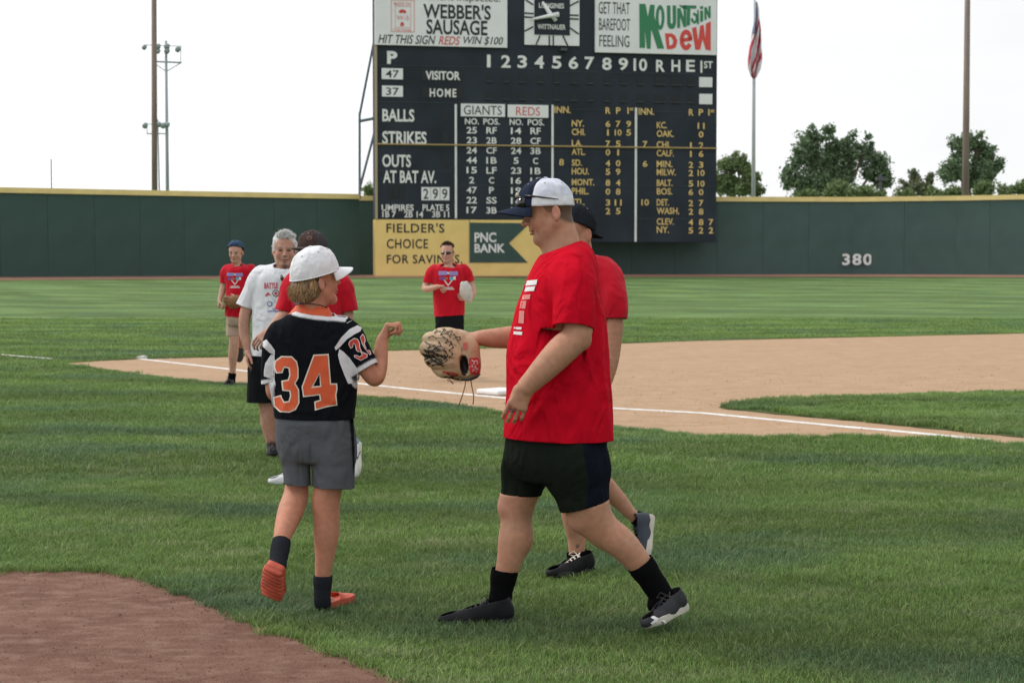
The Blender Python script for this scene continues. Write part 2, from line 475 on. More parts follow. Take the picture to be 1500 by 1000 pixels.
def wall(path, label, sub):
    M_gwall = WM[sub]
    """path of (x, y) on the ground, split into panels"""
    pts = [np.array(p, float) for p in path]
    root = empty('outfield_wall', (pts[0][0], pts[0][1], ZB), label, 'wall')
    # resample to panel length
    segs = []
    for a, b in zip(pts[:-1], pts[1:]):
        L = np.linalg.norm(b - a); k = max(1, int(round(L / 2.44)))
        for t in range(k): segs.append((a + (b - a) * t / k, a + (b - a) * (t + 1) / k))
    for a, b in segs:
        d = (b - a); L = np.linalg.norm(d); d /= L; n = np.array([d[1], -d[0]])
        if n[1] > 0: n = -n
        ax = [np.array([*d, 0]), np.array([*n, 0]), np.array([0, 0, 1.])]
        m = (a + b) / 2
        o = MB().box((m[0], m[1], (ZB + ZT - 0.28) / 2 - 0.1), (L - 0.012, 0.12, ZT - 0.28 - ZB + 0.2), ax).build('panel', M_gwall, root, loc=(m[0], m[1], ZB))
    mbc = MB(); mbb = MB()
    for a, b in segs:
        d = (b - a); L = np.linalg.norm(d); d /= L; n = np.array([d[1], -d[0]])
        if n[1] > 0: n = -n
        ax = [np.array([*d, 0]), np.array([*n, 0]), np.array([0, 0, 1.])]
        m = (a + b) / 2 + n * 0.03
        mbc.box((m[0], m[1], ZT - 0.14), (L + 0.01, 0.24, 0.28), ax)
        mb2 = (a + b) / 2 - n * 0.2
        mbb.box((mb2[0], mb2[1], (ZB + ZT - .4) / 2), (L, 0.2, ZT - .4 - ZB), ax)
    mbc.build('cap', M_cap, root)
    mbb.build('backing', M_gwall, root)
    return segs, root

aL0, aL1 = W(-260, 400, 84)[:2], W(0, 400, 87)[:2]
aL2, aL3 = W(270, 400, 92)[:2], W(526, 400, 96.8)[:2]
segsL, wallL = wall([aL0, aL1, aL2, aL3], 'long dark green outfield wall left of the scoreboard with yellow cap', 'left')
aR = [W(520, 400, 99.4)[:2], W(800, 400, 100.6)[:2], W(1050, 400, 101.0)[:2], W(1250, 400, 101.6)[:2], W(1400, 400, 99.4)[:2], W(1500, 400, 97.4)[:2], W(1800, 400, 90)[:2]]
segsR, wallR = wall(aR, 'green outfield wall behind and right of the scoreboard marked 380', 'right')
# warning track strip
def track():
    xs = np.arange(-50, 38.1, 1.5); V = []; f = []; K = 6
    offs = np.linspace(-0.3, 6.0, K)
    for i, x in enumerate(xs):
        for o in offs:
            y = wall_dist(x) - o
            V.append((x, y, max(terrace(x, y), 0) + 0.02))
        if i:
            for k in range(K - 1):
                a = (i - 1) * K + k; f.append((a, a + K, a + K + 1, a + 1)[::-1])
    tag(mesh_obj('warning_track', V, f, M_track, smooth=True), 'thin reddish warning track at the foot of the wall', kind='structure')
track()

# ------------------------------------------------------------------ lettering helper
def text_geo(s, bold=0.0, res=4, shear=0.0, spacing=1.0):
    cu = bpy.data.curves.new('t', 'FONT'); cu.body = s; cu.size = 1.0; cu.offset = bold; cu.resolution_u = res; cu.shear = shear; cu.space_character = spacing
    cu.fill_mode = 'FRONT'
    o = bpy.data.objects.new('t', cu); COL.objects.link(o)
    dg = bpy.context.evaluated_depsgraph_get()
    me = bpy.data.meshes.new_from_object(o.evaluated_get(dg))
    V = np.array([v.co[:] for v in me.vertices]); Fc = [tuple(p.vertices) for p in me.polygons]
    bpy.data.objects.remove(o); bpy.data.curves.remove(cu); bpy.data.meshes.remove(me)
    return V, Fc
TCACHE = {}
def text_fit(s, bold=0.0, shear=0.0, spacing=1.0):
    """verts scaled to the unit box"""
    k = (s, bold, shear, spacing)
    if k not in TCACHE:
        V, Fc = text_geo(s, bold, 3, shear, spacing)
        lo, hi = V[:, :2].min(0), V[:, :2].max(0)
        TCACHE[k] = ((V[:, :2] - lo) / (hi - lo), Fc)
    return TCACHE[k]

# ------------------------------------------------------------------ scoreboard
BL, BR = W(551, 400, 95.0)[:2], W(1049.5, 400, 98.8)[:2]
BU = (BR - BL) / np.linalg.norm(BR - BL)
BN = np.array([BU[1], -BU[0]])          # towards the field
if BN[1] > 0: BN = -BN
def B(px, py, off=0.0):
    """board point under a pixel, lifted off the face towards the field"""
    r = ray(px, py); o = BL + BN * off
    t = (o @ BN) / (r[:2] @ BN)
    p = r * t
    return np.array([p[0], p[1], p[2] + CAMZ])
AXB = [np.array([*BU, 0]), np.array([*BN, 0]), np.array([0, 0, 1.])]
def bbox_px(mb, x0, y0, x1, y1, off0, off1):
    """a box on the board between two pixel corners, from off0 to off1 in front of the face"""
    a, b = B(x0, (y0 + y1) / 2), B(x1, (y0 + y1) / 2)
    zt, zb = B((x0 + x1) / 2, y0)[2], B((x0 + x1) / 2, y1)[2]
    L = np.linalg.norm(b - a); c = (a + b) / 2; c[2] = (zt + zb) / 2
    c = c + AXB[1] * (off0 + off1) / 2
    return mb.box(c, (L, abs(off1 - off0), zt - zb), AXB)

M_board = mat('board_slate', (.026, .034, .046), 0.6, 0.15, 4, 0.24, 0.5, spec=0.2)
M_slot = mat('slot_black', (.014, .017, .021), 0.7)
M_ledge = mat('ledge_grey', (.060, .068, .078), 0.6)
M_white = mat('sign_white', (.80, .81, .82), 0.5, 0.05, 6, 0.04, 1.2)
M_lw = mat('letter_white', (.78, .79, .78), 0.55, 0, 0, 0.07, 3)
M_lg = mat('letter_gold', (.74, .53, .20), 0.55, 0, 0, 0.10, 3)
M_lk = mat('letter_black', (.022, .025, .032), 0.55)
M_lr = mat('letter_red', (.62, .07, .07), 0.55)
M_ly = mat('sign_yellow', (.84, .62, .22), 0.55, 0.05, 6, 0.06, 1.0)
M_lgr = mat('letter_green', (.035, .22, .10), 0.55)
M_pnc = mat('bank_green', (.035, .075, .065), 0.6, 0.08, 6, 0.08, 1.0)
M_steel = mat('steel_bluegrey', (.16, .20, .24), 0.5, 0.1, 10, 0.1, 4, metal=0.3)

board = empty('scoreboard', (*((BL + BR) / 2), 0.46), 'tall slate black hand operated scoreboard with white and gold lettering above the yellow bank sign', 'scoreboard')

def letters(s, x0, y0, x1, y1, m, off=0.03, bold=0.02, parent=None, shear=0.0, name='lettering', spacing=1.0, skew=True):
    parent = parent or board
    V, Fc = text_fit(s, bold, shear, spacing)
    dy = (x1 - x0) * 0.0128 * 0 if not skew else 0
    a, b = B(x0, (y0 + y1) / 2, off), B(x1, (y0 + y1) / 2, off)
    zt, zb = B((x0 + x1) / 2, y0, off)[2], B((x0 + x1) / 2, y1, off)[2]
    P = a[None, :2] + (b - a)[None, :2] * V[:, :1]
    Z = zb + (zt - zb) * V[:, 1]
    P3 = np.column_stack([P, Z])
    n = len(P3)
    # give the letters a thin edge
    back = P3 - AXB[1] * 0.02
    return mesh_obj(name, P3, Fc, m, parent)

def shape(name, pts, m, off=0.03, parent=None, thick=0.02):
    """flat polygon given in pixels, cut from thin sheet"""
    P = np.array([B(x, y, off) for x, y in pts]); Q = np.array([B(x, y, off - thick) for x, y in pts]); n = len(P)
    bm = bmesh.new()
    v = [bm.verts.new(p) for p in P]
    es = [bm.edges.new((v[i], v[(i + 1) % n])) for i in range(n)]
    bmesh.ops.triangle_fill(bm, use_beauty=True, edges=es)
    V = [vv.co[:] for vv in bm.verts]; bm.verts.index_update(); Fc = [tuple(x.index for x in f.verts) for f in bm.faces]
    bm.free()
    V = V + [tuple(q) for q in Q]
    Fc += [(i, (i + 1) % n, n + (i + 1) % n, n + i) for i in range(n)]
    return mesh_obj(name, V, Fc, m, parent or board)

# body of the board: left block is shorter, right block hangs lower
def build_board():
    m = MB(); bbox_px(m, 549.5, -60, 809, 321, -1.2, 0); m.build('left_section', M_board, board)
    m = MB(); bbox_px(m, 809.15, -60, 1050, 354.5, -1.2, 0); m.build('right_section', M_board, board)
    # thin seams between the sheet rows
    m = MB()
    for (x0, x1, y) in [(553, 667, 150), (670, 808, 151), (811, 930, 161), (934, 1048, 164), (670, 808, 272), (811, 1048, 272), (553, 808, 98), (811, 1048, 107), (553, 666, 215), (553, 666, 250), (811, 930, 222), (934, 1048, 320)]:
        bbox_px(m, x0, y, x1, y + .5, 0.0, 0.02)
    m.build('seam_trim', M_ledge, board)
    m = MB(); bbox_px(m, 549.0, -60, 552.2, 321, 0.0, 0.10); m.build('edge_trim', mat('trim_tan', (.42, .33, .20), .6), board)
    # dividers
    for x, y0, y1 in ((667.5, 153, 320), (809, 154, 352), (931, 158, 354)):
        m = MB(); bbox_px(m, x - 1.4, y0, x + 1.6, y1, 0.0, 0.06); m.build('divider', M_lw, board)
    m = MB()
    a, b = B(552, 211, 0.10), B(1050, 217.5, 0.10)
    m.tube([a, b], 0.045, 6); m.build('cable_rail', mat('rail_gold', (.42, .30, .12), .5), board)
    # raised dark panels, coloured as the shade inside the inning number openings
    xs = [716, 741, 765, 791, 816, 840, 864, 889, 913, 938, 967, 990, 1012]
    for i, x in enumerate(xs):
        w = 4.2 if i not in (10, 11) else 7.5
        for (ya, yb) in ((108, 119.5), (134, 145)):
            dy = (x - 716) * 0.0185
            s = MB(); bbox_px(s, x - w, ya + dy, x + w, yb + dy, 0.0, 0.02); so = s.build('slot', M_slot, board)
            s = MB(); bbox_px(s, x - w - .8, yb + dy, x + w + .8, yb + dy + 1.0, 0.0, 0.09); s.build('ledge', M_ledge, so)
    for (x0, y0, x1, y1) in ((648, 161, 657, 177), (648, 193, 657, 210), (648, 226, 657, 244), (569, 272, 575, 291), (577, 271, 583, 291), (585, 272, 592, 291), (617, 104, 679, 119), (618, 128, 679, 144)):
        s = MB(); bbox_px(s, x0, y0, x1, y1, 0.0, 0.02); s.build('slot', M_slot, board)
    # number plates
    for (x0, y0, x1, y1, t) in ((559, 100.5, 590, 116.5, '47'), (559.5, 126, 590, 142, '37')):
        s = MB(); bbox_px(s, x0, y0, x1, y1, 0, 0.06); po = s.build('number_plate', M_white, board)
        letters(t, x0 + 6, y0 + 2.5, x1 - 5.5, y1 - 2.5, M_lk, 0.07, 0.01, po)
    for k, ch in enumerate('299'):
        x = 617.2 + k * 13.8
        s = MB(); bbox_px(s, x, 274.3, x + 13.2, 293.5, 0, 0.06); po = s.build('number_plate', M_white, board)
        letters(ch, x + 2.8, 276.5, x + 10.6, 291.5, M_lk, 0.07, 0.01, po)
    for (y0, y1) in ((113.5, 128), (138, 153)):
        s = MB(); bbox_px(s, 1024, y0, 1043, y1, 0, 0.06); s.build('number_plate', M_white, board)
    for (x0, x1, y0, y1, t, mm_) in ((675, 739.5, 152.5, 171, 'GIANTS', M_lk), (743.5, 803, 154, 172.5, 'REDS', M_lr)):
        s = MB(); bbox_px(s, x0, y0, x1, y1, 0, 0.06); po = s.build('team_plate', M_white, board)
        if t == 'REDS': letters(t, 756, y0 + 3, 791, y1 - 3, mm_, 0.07, 0.0, po)
        else: letters(t, x0 + 4.5, y0 + 2.5, x1 - 4.5, y1 - 2.5, mm_, 0.07, 0.0, po)
    Wt = M_lw
    H = 0.026
    letters('P', 567, 75, 582, 94, Wt, bold=H + .02)
    for t, x, y in (('1', 716, 90), ('2', 741, 90.5), ('3', 765, 91), ('4', 790, 91.5), ('5', 815.5, 92), ('6', 840, 92.5), ('7', 863.5, 93), ('8', 889, 94), ('9', 913, 94.5)):
        w = 2.6 if t == '1' else 7
        letters(t, x - w, y - 9.5, x + w, y + 9, Wt, bold=H)
    letters('10', 928, 86, 948, 104.5, Wt, bold=H)
    for t, x in (('R', 967.5), ('H', 990), ('E', 1011.5)):
        letters(t, x - 6.5, 88, x + 6.5, 105.5, Wt, bold=H)
    letters('1', 1026, 89, 1028.8, 107, Wt, bold=H); letters('ST', 1031, 90, 1044, 100.5, Wt, bold=H)
    letters('VISITOR', 623.5, 104.5, 674, 117.5, Wt, bold=H)
    letters('HOME', 629.5, 130, 668.5, 142.5, Wt, bold=H, spacing=1.25)
    letters('BALLS', 560, 160, 607, 178.5, Wt, bold=H)
    letters('STRIKES', 560, 192.5, 625, 212, Wt, bold=H)
    letters('OUTS', 560, 226.5, 602, 245, Wt, bold=H)
    letters('AT BAT AV.', 561, 250, 639, 268.5, Wt, bold=H)
    letters('UMPIRES', 559, 299.5, 606, 309, Wt, bold=.02); letters('PLATE 5', 619, 299.5, 658, 309, Wt, bold=.02)
    letters('1B 7', 560, 309.5, 580, 318.5, Wt, bold=.02); letters('2B 14', 592, 309.5, 620, 318.5, Wt, bold=.02); letters('3B 11', 633, 309.5, 658, 318.5, Wt, bold=.02)
    for t, x0, x1 in (('NO.', 681, 701.5), ('POS.', 708, 732), ('NO.', 746.5, 766), ('POS.', 773, 797)):
        dy = (x0 - 681) * .015
        letters(t, x0, 173.5 + dy, x1, 182.5 + dy, Wt, bold=.02)
    rows = [('25', 'RF', '14', 'RF'), ('23', '2B', '28', 'CF'), ('24', 'CF', '24', '3B'), ('44', '1B', '5', 'C'), ('15', 'LF', '23', '1B'), ('2', 'C', '16', 'LF'), ('47', 'P', '19', 'P'), ('22', 'SS', '18', 'SS'), ('17', '3B', '10', '2B')]
    for r, row in enumerate(rows):
        y = 191 + r * 14.6
        for t, xc, in zip(row, (691, 720, 756, 784.5)):
            w = 3.8 * len(t) if t != 'P' else 3.6
            letters(t, xc - w, y - 4.8 + (xc - 691) * .012, xc + w, y + 4.8 + (xc - 691) * .012, Wt, bold=.02)
    # gold league columns
    Gd = M_lg
    letters('INN.', 812, 156, 836, 166, Gd, bold=.02)
    for t, x0, x1 in (('R', 887, 894.5), ('P', 902.5, 909), ('1', 919, 921), ('st', 922.5, 928)):
        letters(t, x0, 157.5, x1, (167 if t != 'st' else 162), Gd, bold=.02)
    L1 = [('NY.', '6', '7', '9', 181), ('CHI.', '1', '10', '5', 193.5), ('LA.', '7', '5', '', 210), ('ATL.', '0', '1', '', 222.5), ('SD.', '4', '0', '', 238.5), ('HOU.', '5', '9', '', 251),
          ('MONT.', '8', '4', '', 267), ('PHIL.', '0', '8', '', 280), ('STL.', '3', '11', '', 296), ('CIN.', '2', '5', '', 308.5)]
    wd = {'NY.': 18, 'CHI.': 20, 'LA.': 16, 'ATL.': 20, 'SD.': 15, 'HOU.': 25, 'MONT.': 33, 'PHIL.': 25, 'STL.': 19, 'CIN.': 20, 'KC.': 15, 'OAK.': 25, 'CALF.': 25, 'MIN.': 23, 'MILW.': 28, 'BALT.': 23, 'BOS.': 23, 'DET.': 18, 'WASH.': 33, 'CLEV.': 25}
    for t, r, p, f1, y in L1:
        letters(t, 837.5, y - 4.8, 837.5 + wd[t], y + 4.8, Gd, bold=.02)
        for s, xc in ((r, 890.5), (p, 905.5), (f1, 921)):
            if s:
                w = 1.3 if s == '1' else 3.4 * (1 if len(s) == 1 else 1.5)
                letters(s, xc - w, y - 4.2 + .5, xc + w, y + 4.8 + .5, Gd, bold=.02)
    letters('8', 819, 233, 826, 242.5, Gd, bold=.02)
    letters('INN.', 935.5, 158.5, 958, 168.5, Gd, bold=.02)
    for t, x0, x1 in (('R', 1009, 1016), ('P', 1023.5, 1030), ('1', 1037.5, 1039.5), ('st', 1041, 1046.5)):
        letters(t, x0, 160, x1, (169.5 if t != 'st' else 165), Gd, bold=.02)
    L2 = [('KC.', '', '11', '', 183.5), ('OAK.', '', '0', '', 196), ('CHI.', '1', '2', '', 212), ('CALF.', '1', '6', '', 224.5), ('MIN.', '2', '3', '', 240.5), ('MILW.', '2', '10', '', 252.5),
          ('BALT.', '5', '10', '', 268), ('BOS.', '6', '0', '', 280.5), ('DET.', '2', '7', '', 296.5), ('WASH.', '2', '8', '', 309), ('CLEV.', '4', '8', '7', 324.5), ('NY.', '5', '2', '2', 336.5)]
    for t, r, p, f1, y in L2:
        letters(t, 962, y - 4.8, 962 + wd[t], y + 4.8, Gd, bold=.02)
        for s, xc in ((r, 1012), (p, 1027), (f1, 1041.5)):
            if s:
                w = 1.3 if s == '1' else 3.4 * (1 if len(s) == 1 else 1.5)
                letters(s, xc - w, y - 4.2 + .8, xc + w, y + 4.8 + .8, Gd, bold=.02)
    for t, y, w in (('7', 211.5, 3.4), ('6', 240, 3.4), ('10', 296.5, 5.5)):
        letters(t, 945 - w, y - 4.6, 945 + w, y + 4.6, Gd, bold=.02)
build_board()

# white sausage advertisement
def build_signs():
    s1 = empty('sign', B(645, 70), 'white sausage advertisement with black and red lettering mounted top left on the scoreboard', 'sign')
    m = MB(); bbox_px(m, 548.5, -60, 742, 68.5, 0.02, 0.20)
    # bottom edge slopes with the picture's perspective because the plate is level; nothing to skew
    m.build('plate', M_white, s1)
    L = lambda *a, **k: letters(*a, parent=s1, off=0.215, **k)
    L("WEBBER'S", 620, 6.5, 719, 28.5, M_lk, bold=.022)
    L('SAUSAGE', 624.5, 29.5, 714, 51.5, M_lk, bold=.022)
    L('Government Inspected.', 581, -9.5, 733, 4.5, M_lk, bold=0.0)
    L('HIT THIS SIGN', 554, 51.5, 638, 64.5, M_lk, bold=0.008, shear=.28)
    L('REDS', 642.5, 53.5, 674, 66, M_lr, bold=0.008, shear=.28)
    L('WIN $100', 679, 54, 737, 67, M_lk, bold=0.008, shear=.28)
    pk = mat('print_pink', (.72, .36, .36), .6)
    # framed seal
    fr = MB()
    for (a, b, c, d) in ((572.5, 1, 606, 2.2), (572.5, 47, 606, 48.2), (572, 1, 573.2, 48), (605.5, 1, 606.7, 48)): bbox_px(fr, a, b, c, d, .20, .215)
    for (a, b, c, d) in ((578, 10, 601, 10.7), (578, 41, 601, 41.7), (578, 10, 578.7, 41), (600.5, 10, 601.2, 41)): bbox_px(fr, a, b, c, d, .20, .215)
    fr.build('seal_frame', pk, s1)
    L('MADE ON', 577, 3.5, 602, 8.5, pk, bold=.02); L('THE FARM', 576, 42.5, 602, 46.3, pk, bold=.02); L('W-S', 580.5, 23, 599, 30, pk, bold=.02)
    pig = [(584, 18), (585, 15.5), (588, 14), (591, 14.3), (594, 15.5), (595.5, 18.5), (593.5, 20.3), (592, 19.3), (589, 19.3), (587, 20), (585.5, 19.2)]
    shape('emblem', pig, M_lr, .215, s1, .01)
    shape('emblem', [(586.5, 34), (589, 32.3), (591.5, 34), (592, 39), (590, 38), (588, 39), (586.2, 38.5)], M_lr, .215, s1, .01)
    # soda advertisement
    s2 = empty('sign', B(960, 75), 'white soft drink advertisement with green and red logo mounted top right on the scoreboard', 'sign')
    m = MB(); bbox_px(m, 871, -60, 1048.5, 79.5, 0.02, 0.20); m.build('plate', M_white, s2)
    L = lambda *a, **k: letters(*a, parent=s2, off=0.215, **k)
    L('GET THAT', 877, 3.5, 922.5, 21, M_lk, bold=.0); L('BAREFOOT', 877.5, 27.5, 923, 45, M_lk, bold=.0); L('FEELING', 878, 52, 922, 69, M_lk, bold=.0)
    def P(pts): return [(780 + x / 5.0, y / 5.0) for x, y in pts]
    def S(pts, mm_): shape('logo_letter', P(pts), mm_, .215, s2, .01)
    Gn, Rd = M_lgr, mat('logo_red', (.70, .07, .06), .5)
    S([(782, 30), (828, 30), (845, 125), (862, 36), (895, 38), (892, 120), (965, 358), (915, 358), (870, 215), (865, 358), (838, 358), (822, 215), (826, 352), (784, 352)], Gn)
    def ring(cx, cy, rx, ry, ix, iy, mm_, n=18, gap=None):
        V = []; f = []
        for k in range(n + 1):
            t = 2 * math.pi * k / n
            V += [(cx + rx * math.cos(t), cy + ry * math.sin(t)), (cx + ix * math.cos(t), cy + iy * math.sin(t))]
            if k and (gap is None or not gap(t - math.pi / n)): f.append((2 * k - 2, 2 * k, 2 * k + 1, 2 * k - 1))
        V3 = [B(*q, .215) for q in P(V)]
        mesh_obj('logo_letter', V3, f, mm_, s2)
    ring(935, 130, 33, 92, 11, 60, Gn)
    S([(984, 42), (1010, 42), (1012, 165), (1020, 180), (1028, 165), (1026, 42), (1052, 42), (1052, 175), (1040, 208), (1020, 216), (998, 208), (986, 178)], Gn)
    S([(1060, 62), (1084, 62), (1106, 130), (1106, 40), (1126, 40), (1126, 200), (1106, 200), (1082, 125), (1082, 205), (1060, 208)], Gn)
    S([(1070, 40), (1200, 42), (1200, 66), (1156, 66), (1154, 185), (1128, 192), (1130, 70), (1100, 66)], Gn)
    ring(1186, 135, 27, 40, 9, 20, Gn, gap=lambda t: math.pi * 1.02 < t < math.pi * 1.28)
    S([(1206, 75), (1218, 75), (1220, 178), (1206, 180)], Gn)
    S([(1228, 80), (1250, 80), (1250, 158), (1228, 164)], Gn); S([(1227, 48), (1251, 46), (1250, 68), (1228, 70)], Gn)
    S([(1258, 56), (1276, 54), (1290, 95), (1289, 48), (1305, 44), (1306, 132), (1290, 138), (1275, 98), (1276, 146), (1260, 150)], Gn)
    # lower word
    S([(970, 246), (1020, 246), (1045, 262), (1062, 300), (1050, 348), (1020, 362), (984, 362)], Rd)
    mesh_obj('logo_letter', [B(*q, .222) for q in P([(1000, 275), (1016, 275), (1030, 300), (1026, 325), (1012, 334), (1003, 334)])], [(0, 1, 2, 3, 4, 5)], M_white, s2)
    ring(1125, 294, 47, 76, 17, 40, Rd, 24, gap=lambda t: 0.12 < t < 0.62)
    S([(1092, 285), (1168, 270), (1170, 300), (1094, 312)], Rd)
    S([(1168, 208), (1200, 198), (1214, 300), (1228, 190), (1254, 183), (1266, 290), (1270, 175), (1306, 158), (1306, 372), (1268, 366), (1246, 290), (1228, 366), (1192, 366)], Rd)
    # clock
    ck = empty('clock', B(808, 68), 'square analogue clock with white hands between the two signs at the top of the scoreboard', 'clock')
    m = MB(); bbox_px(m, 768, -14, 848, 67, .02, .12); m.build('dial', M_white, ck)
    m = MB(); bbox_px(m, 782, -4, 834, 52, .122, .16); m.build('centre_panel', M_board, ck)
    cx, cy = 808, 24
    m = MB()
    def line(x0, y0, x1, y1, w, off, mbx):
        a, b = B(x0, y0, off), B(x1, y1, off); mbx.tube([a, b], w, 6)
    ticks = [((768.5, 19.5), (781.5, 20.3)), ((768.5, 25.2), (781.5, 26)), ((834.3, 22.4), (847.5, 23)), ((834.3, 27.8), (847.5, 28.4)), ((804.6, 52.5), (804.6, 66.5)), ((810.4, 52.5), (810.4, 66.6)),
             ((770, 0), (781, 7.5)), ((768.5, 46), (781, 39.5)), ((791, 52.5), (785.3, 65.5)), ((824.5, 52.5), (831.3, 66.8)), ((834.5, 41), (847.5, 50.2)), ((834.5, 9), (847.5, 2.2))]
    for (a, b) in ticks: line(*a, *b, .045, .13, m)
    m.build('hour_mark', M_lk, ck)
    hand = mat('hand_white', (.82, .83, .84), .45)
    m = MB(); m.tube([B(794.5, 3, .24), B(804, 18, .24), B(814.5, 31, .24)], [.06, .13, .11], 10); m.build('hour_hand', hand, ck, smooth=True)
    m = MB(); m.tube([B(777, 29, .36), B(800, 24.5, .36), B(818.5, 21.5, .36)], [.05, .10, .15], 10); m.build('minute_hand', hand, ck, smooth=True)
    letters('LONGINES', 789.5, 5, 826, 12.5, M_lw, .17, .02, ck); letters('WITTNAUER', 787.5, 36, 828.5, 43.5, M_lw, .17, .02, ck)
    # lamp hood under the clock
    m = MB(); bbox_px(m, 820, 71.5, 829, 75.5, 0.0, 0.35); m.build('lamp_hood', M_ledge, board)
build_signs()

# brace on the left side
def brace():
    b = empty('brace', B(527, 285), 'grey steel brace frame standing against the left side of the scoreboard', 'brace')
    def q(x, y, d=96.5): return W(x, y, d)
    m = MB(); m.tube([q(547.5, 62, 97), q(526.5, 170, 97)], .07, 8); m.build('strut', M_steel, b)
    m = MB(); m.tube([q(526.8, 165, 97), q(526.8, 292, 97)], .07, 8); m.build('post', M_steel, b)
    m = MB(); m.tube([q(525, 178, 97), q(551, 173, 97)], .09, 8); m.build('beam', M_steel, b)
    m = MB(); m.tube([q(549.5, 190, 97), q(527, 276, 97)], .07, 8); m.build('strut', M_steel, b)
    m = MB(); m.tube([q(549.5, 60, 97.2), q(549.5, 172, 97.2)], .05, 8); m.build('post', M_steel, b)
brace()

# yellow and green bank sign standing below the left half of the board
def bank_sign():
    s = empty('sign', (B(680, 403)[0], B(680, 403)[1], 0.42), 'long yellow and green bank sign on the wall directly below the scoreboard', 'sign')
    m = MB(); bbox_px(m, 549.5, 322, 811, 404.5, -1.0, .04); m.build('plate', M_ly, s)
    L = lambda *a, **k: letters(*a, parent=s, off=.055, **k)
    L("FIELDER'S", 566, 327, 651, 341, M_lk, bold=0.016, spacing=1.1); L('CHOICE', 566.5, 350, 627, 364, M_lk, bold=0.016, spacing=1.1); L('FOR SAVINGS.', 566.5, 373, 677, 386, M_lk, bold=0.016, spacing=1.1)
    shape('banner', [(688, 326), (776, 327), (745.5, 356), (773, 384.5), (688, 384.5)], M_pnc, .08, s, .04)
    letters('PNC', 695, 340.5, 727, 355, M_lw, .095, .03, s); letters('BANK', 695, 357, 740, 370, M_lw, .095, .03, s)
    m = MB(); bbox_px(m, 686.6, 322, 688, 385, .04, .08); m.build('trim', mat('trim_tan', (.42, .33, .20), .6), s)
bank_sign()

# 380 marker on the right wall
def marker():
    a = W(1233, 380, 101.38); b = W(1277, 380, 101.3)
    V, Fc = text_fit('380', .03, 0, 1.15)
    zt, zb = W(1255, 371.5, 101.3)[2], W(1255, 388.5, 101.3)[2]
    P = a[None, :2] + (b - a)[None, :2] * V[:, :1]
    P3 = np.column_stack([P, zb + (zt - zb) * V[:, 1]]); P3[:, 1] -= 0.15
    o = mesh_obj('distance_marker', P3, Fc, M_lw, wallR)
marker()

# ------------------------------------------------------------------ poles, flag, towers
M_pole = mat('pole_wood', (.22, .17, .145), 0.8, 0.3, 14, 0.2, 3, stretch=(1, 1, .15))
M_alu = mat('pole_alu', (.58, .60, .63), 0.4, 0.05, 8, 0.05, 2, metal=0.2)
M_lamp = mat('lamp_grey', (.30, .35, .37), 0.5)
def pole(x, ytop, ybase, r0, r1, D, m, label, name='pole', x1=None):
    zb = -0.1
    p0 = W(x, ybase, D); p1 = W(x if x1 is None else x1, ytop, D)
    base = np.array([p0[0], p0[1], ZR])
    top = p1
    mb = MB(); mb.tube([base - [0, 0, .3], base + (top - base) * .5, top], [r0, (r0 + r1) / 2, r1], 16)
    o = mb.build(name, m, loc=base, smooth=True)
    return tag(o, label, 'pole')
pole(225.5, -60, 280, .19, .155, 106, M_pole, 'tall brown wooden pole rising behind the left wall', 'utility_pole', 225.5)
pole(1414.5, -60, 285, .245, .16, 108, M_pole, 'tall brown wooden pole rising behind the right wall', 'utility_pole', 1417.8)
fp = pole(1104, -60, 288, .14, .085, 106, M_alu, 'slim pale metal flagpole right of the scoreboard', 'flagpole', 1105)
o = MB().tube([(*W(75, 275, 120)[:2], 0), W(75, 233, 120)], [.05, .035], 8).build('short_pole', mat('pole_dark', (.10, .10, .11), .6), loc=(*W(75, 275, 120)[:2], 0))
tag(o, 'thin dark pole poking above the far left wall', 'pole')
o = MB().tube([(*W(1290, 285, 125)[:2], 0), W(1290, 256, 125)], [.12, .09], 8).box(W(1290, 262, 125), (.7, .3, .25)).build('lamp_post', mat('pole_dark', (.10, .10, .11), .6), loc=(*W(1290, 285, 125)[:2], 0))
tag(o, 'short dark lamp post in front of the trees behind the right wall', 'lamp post')

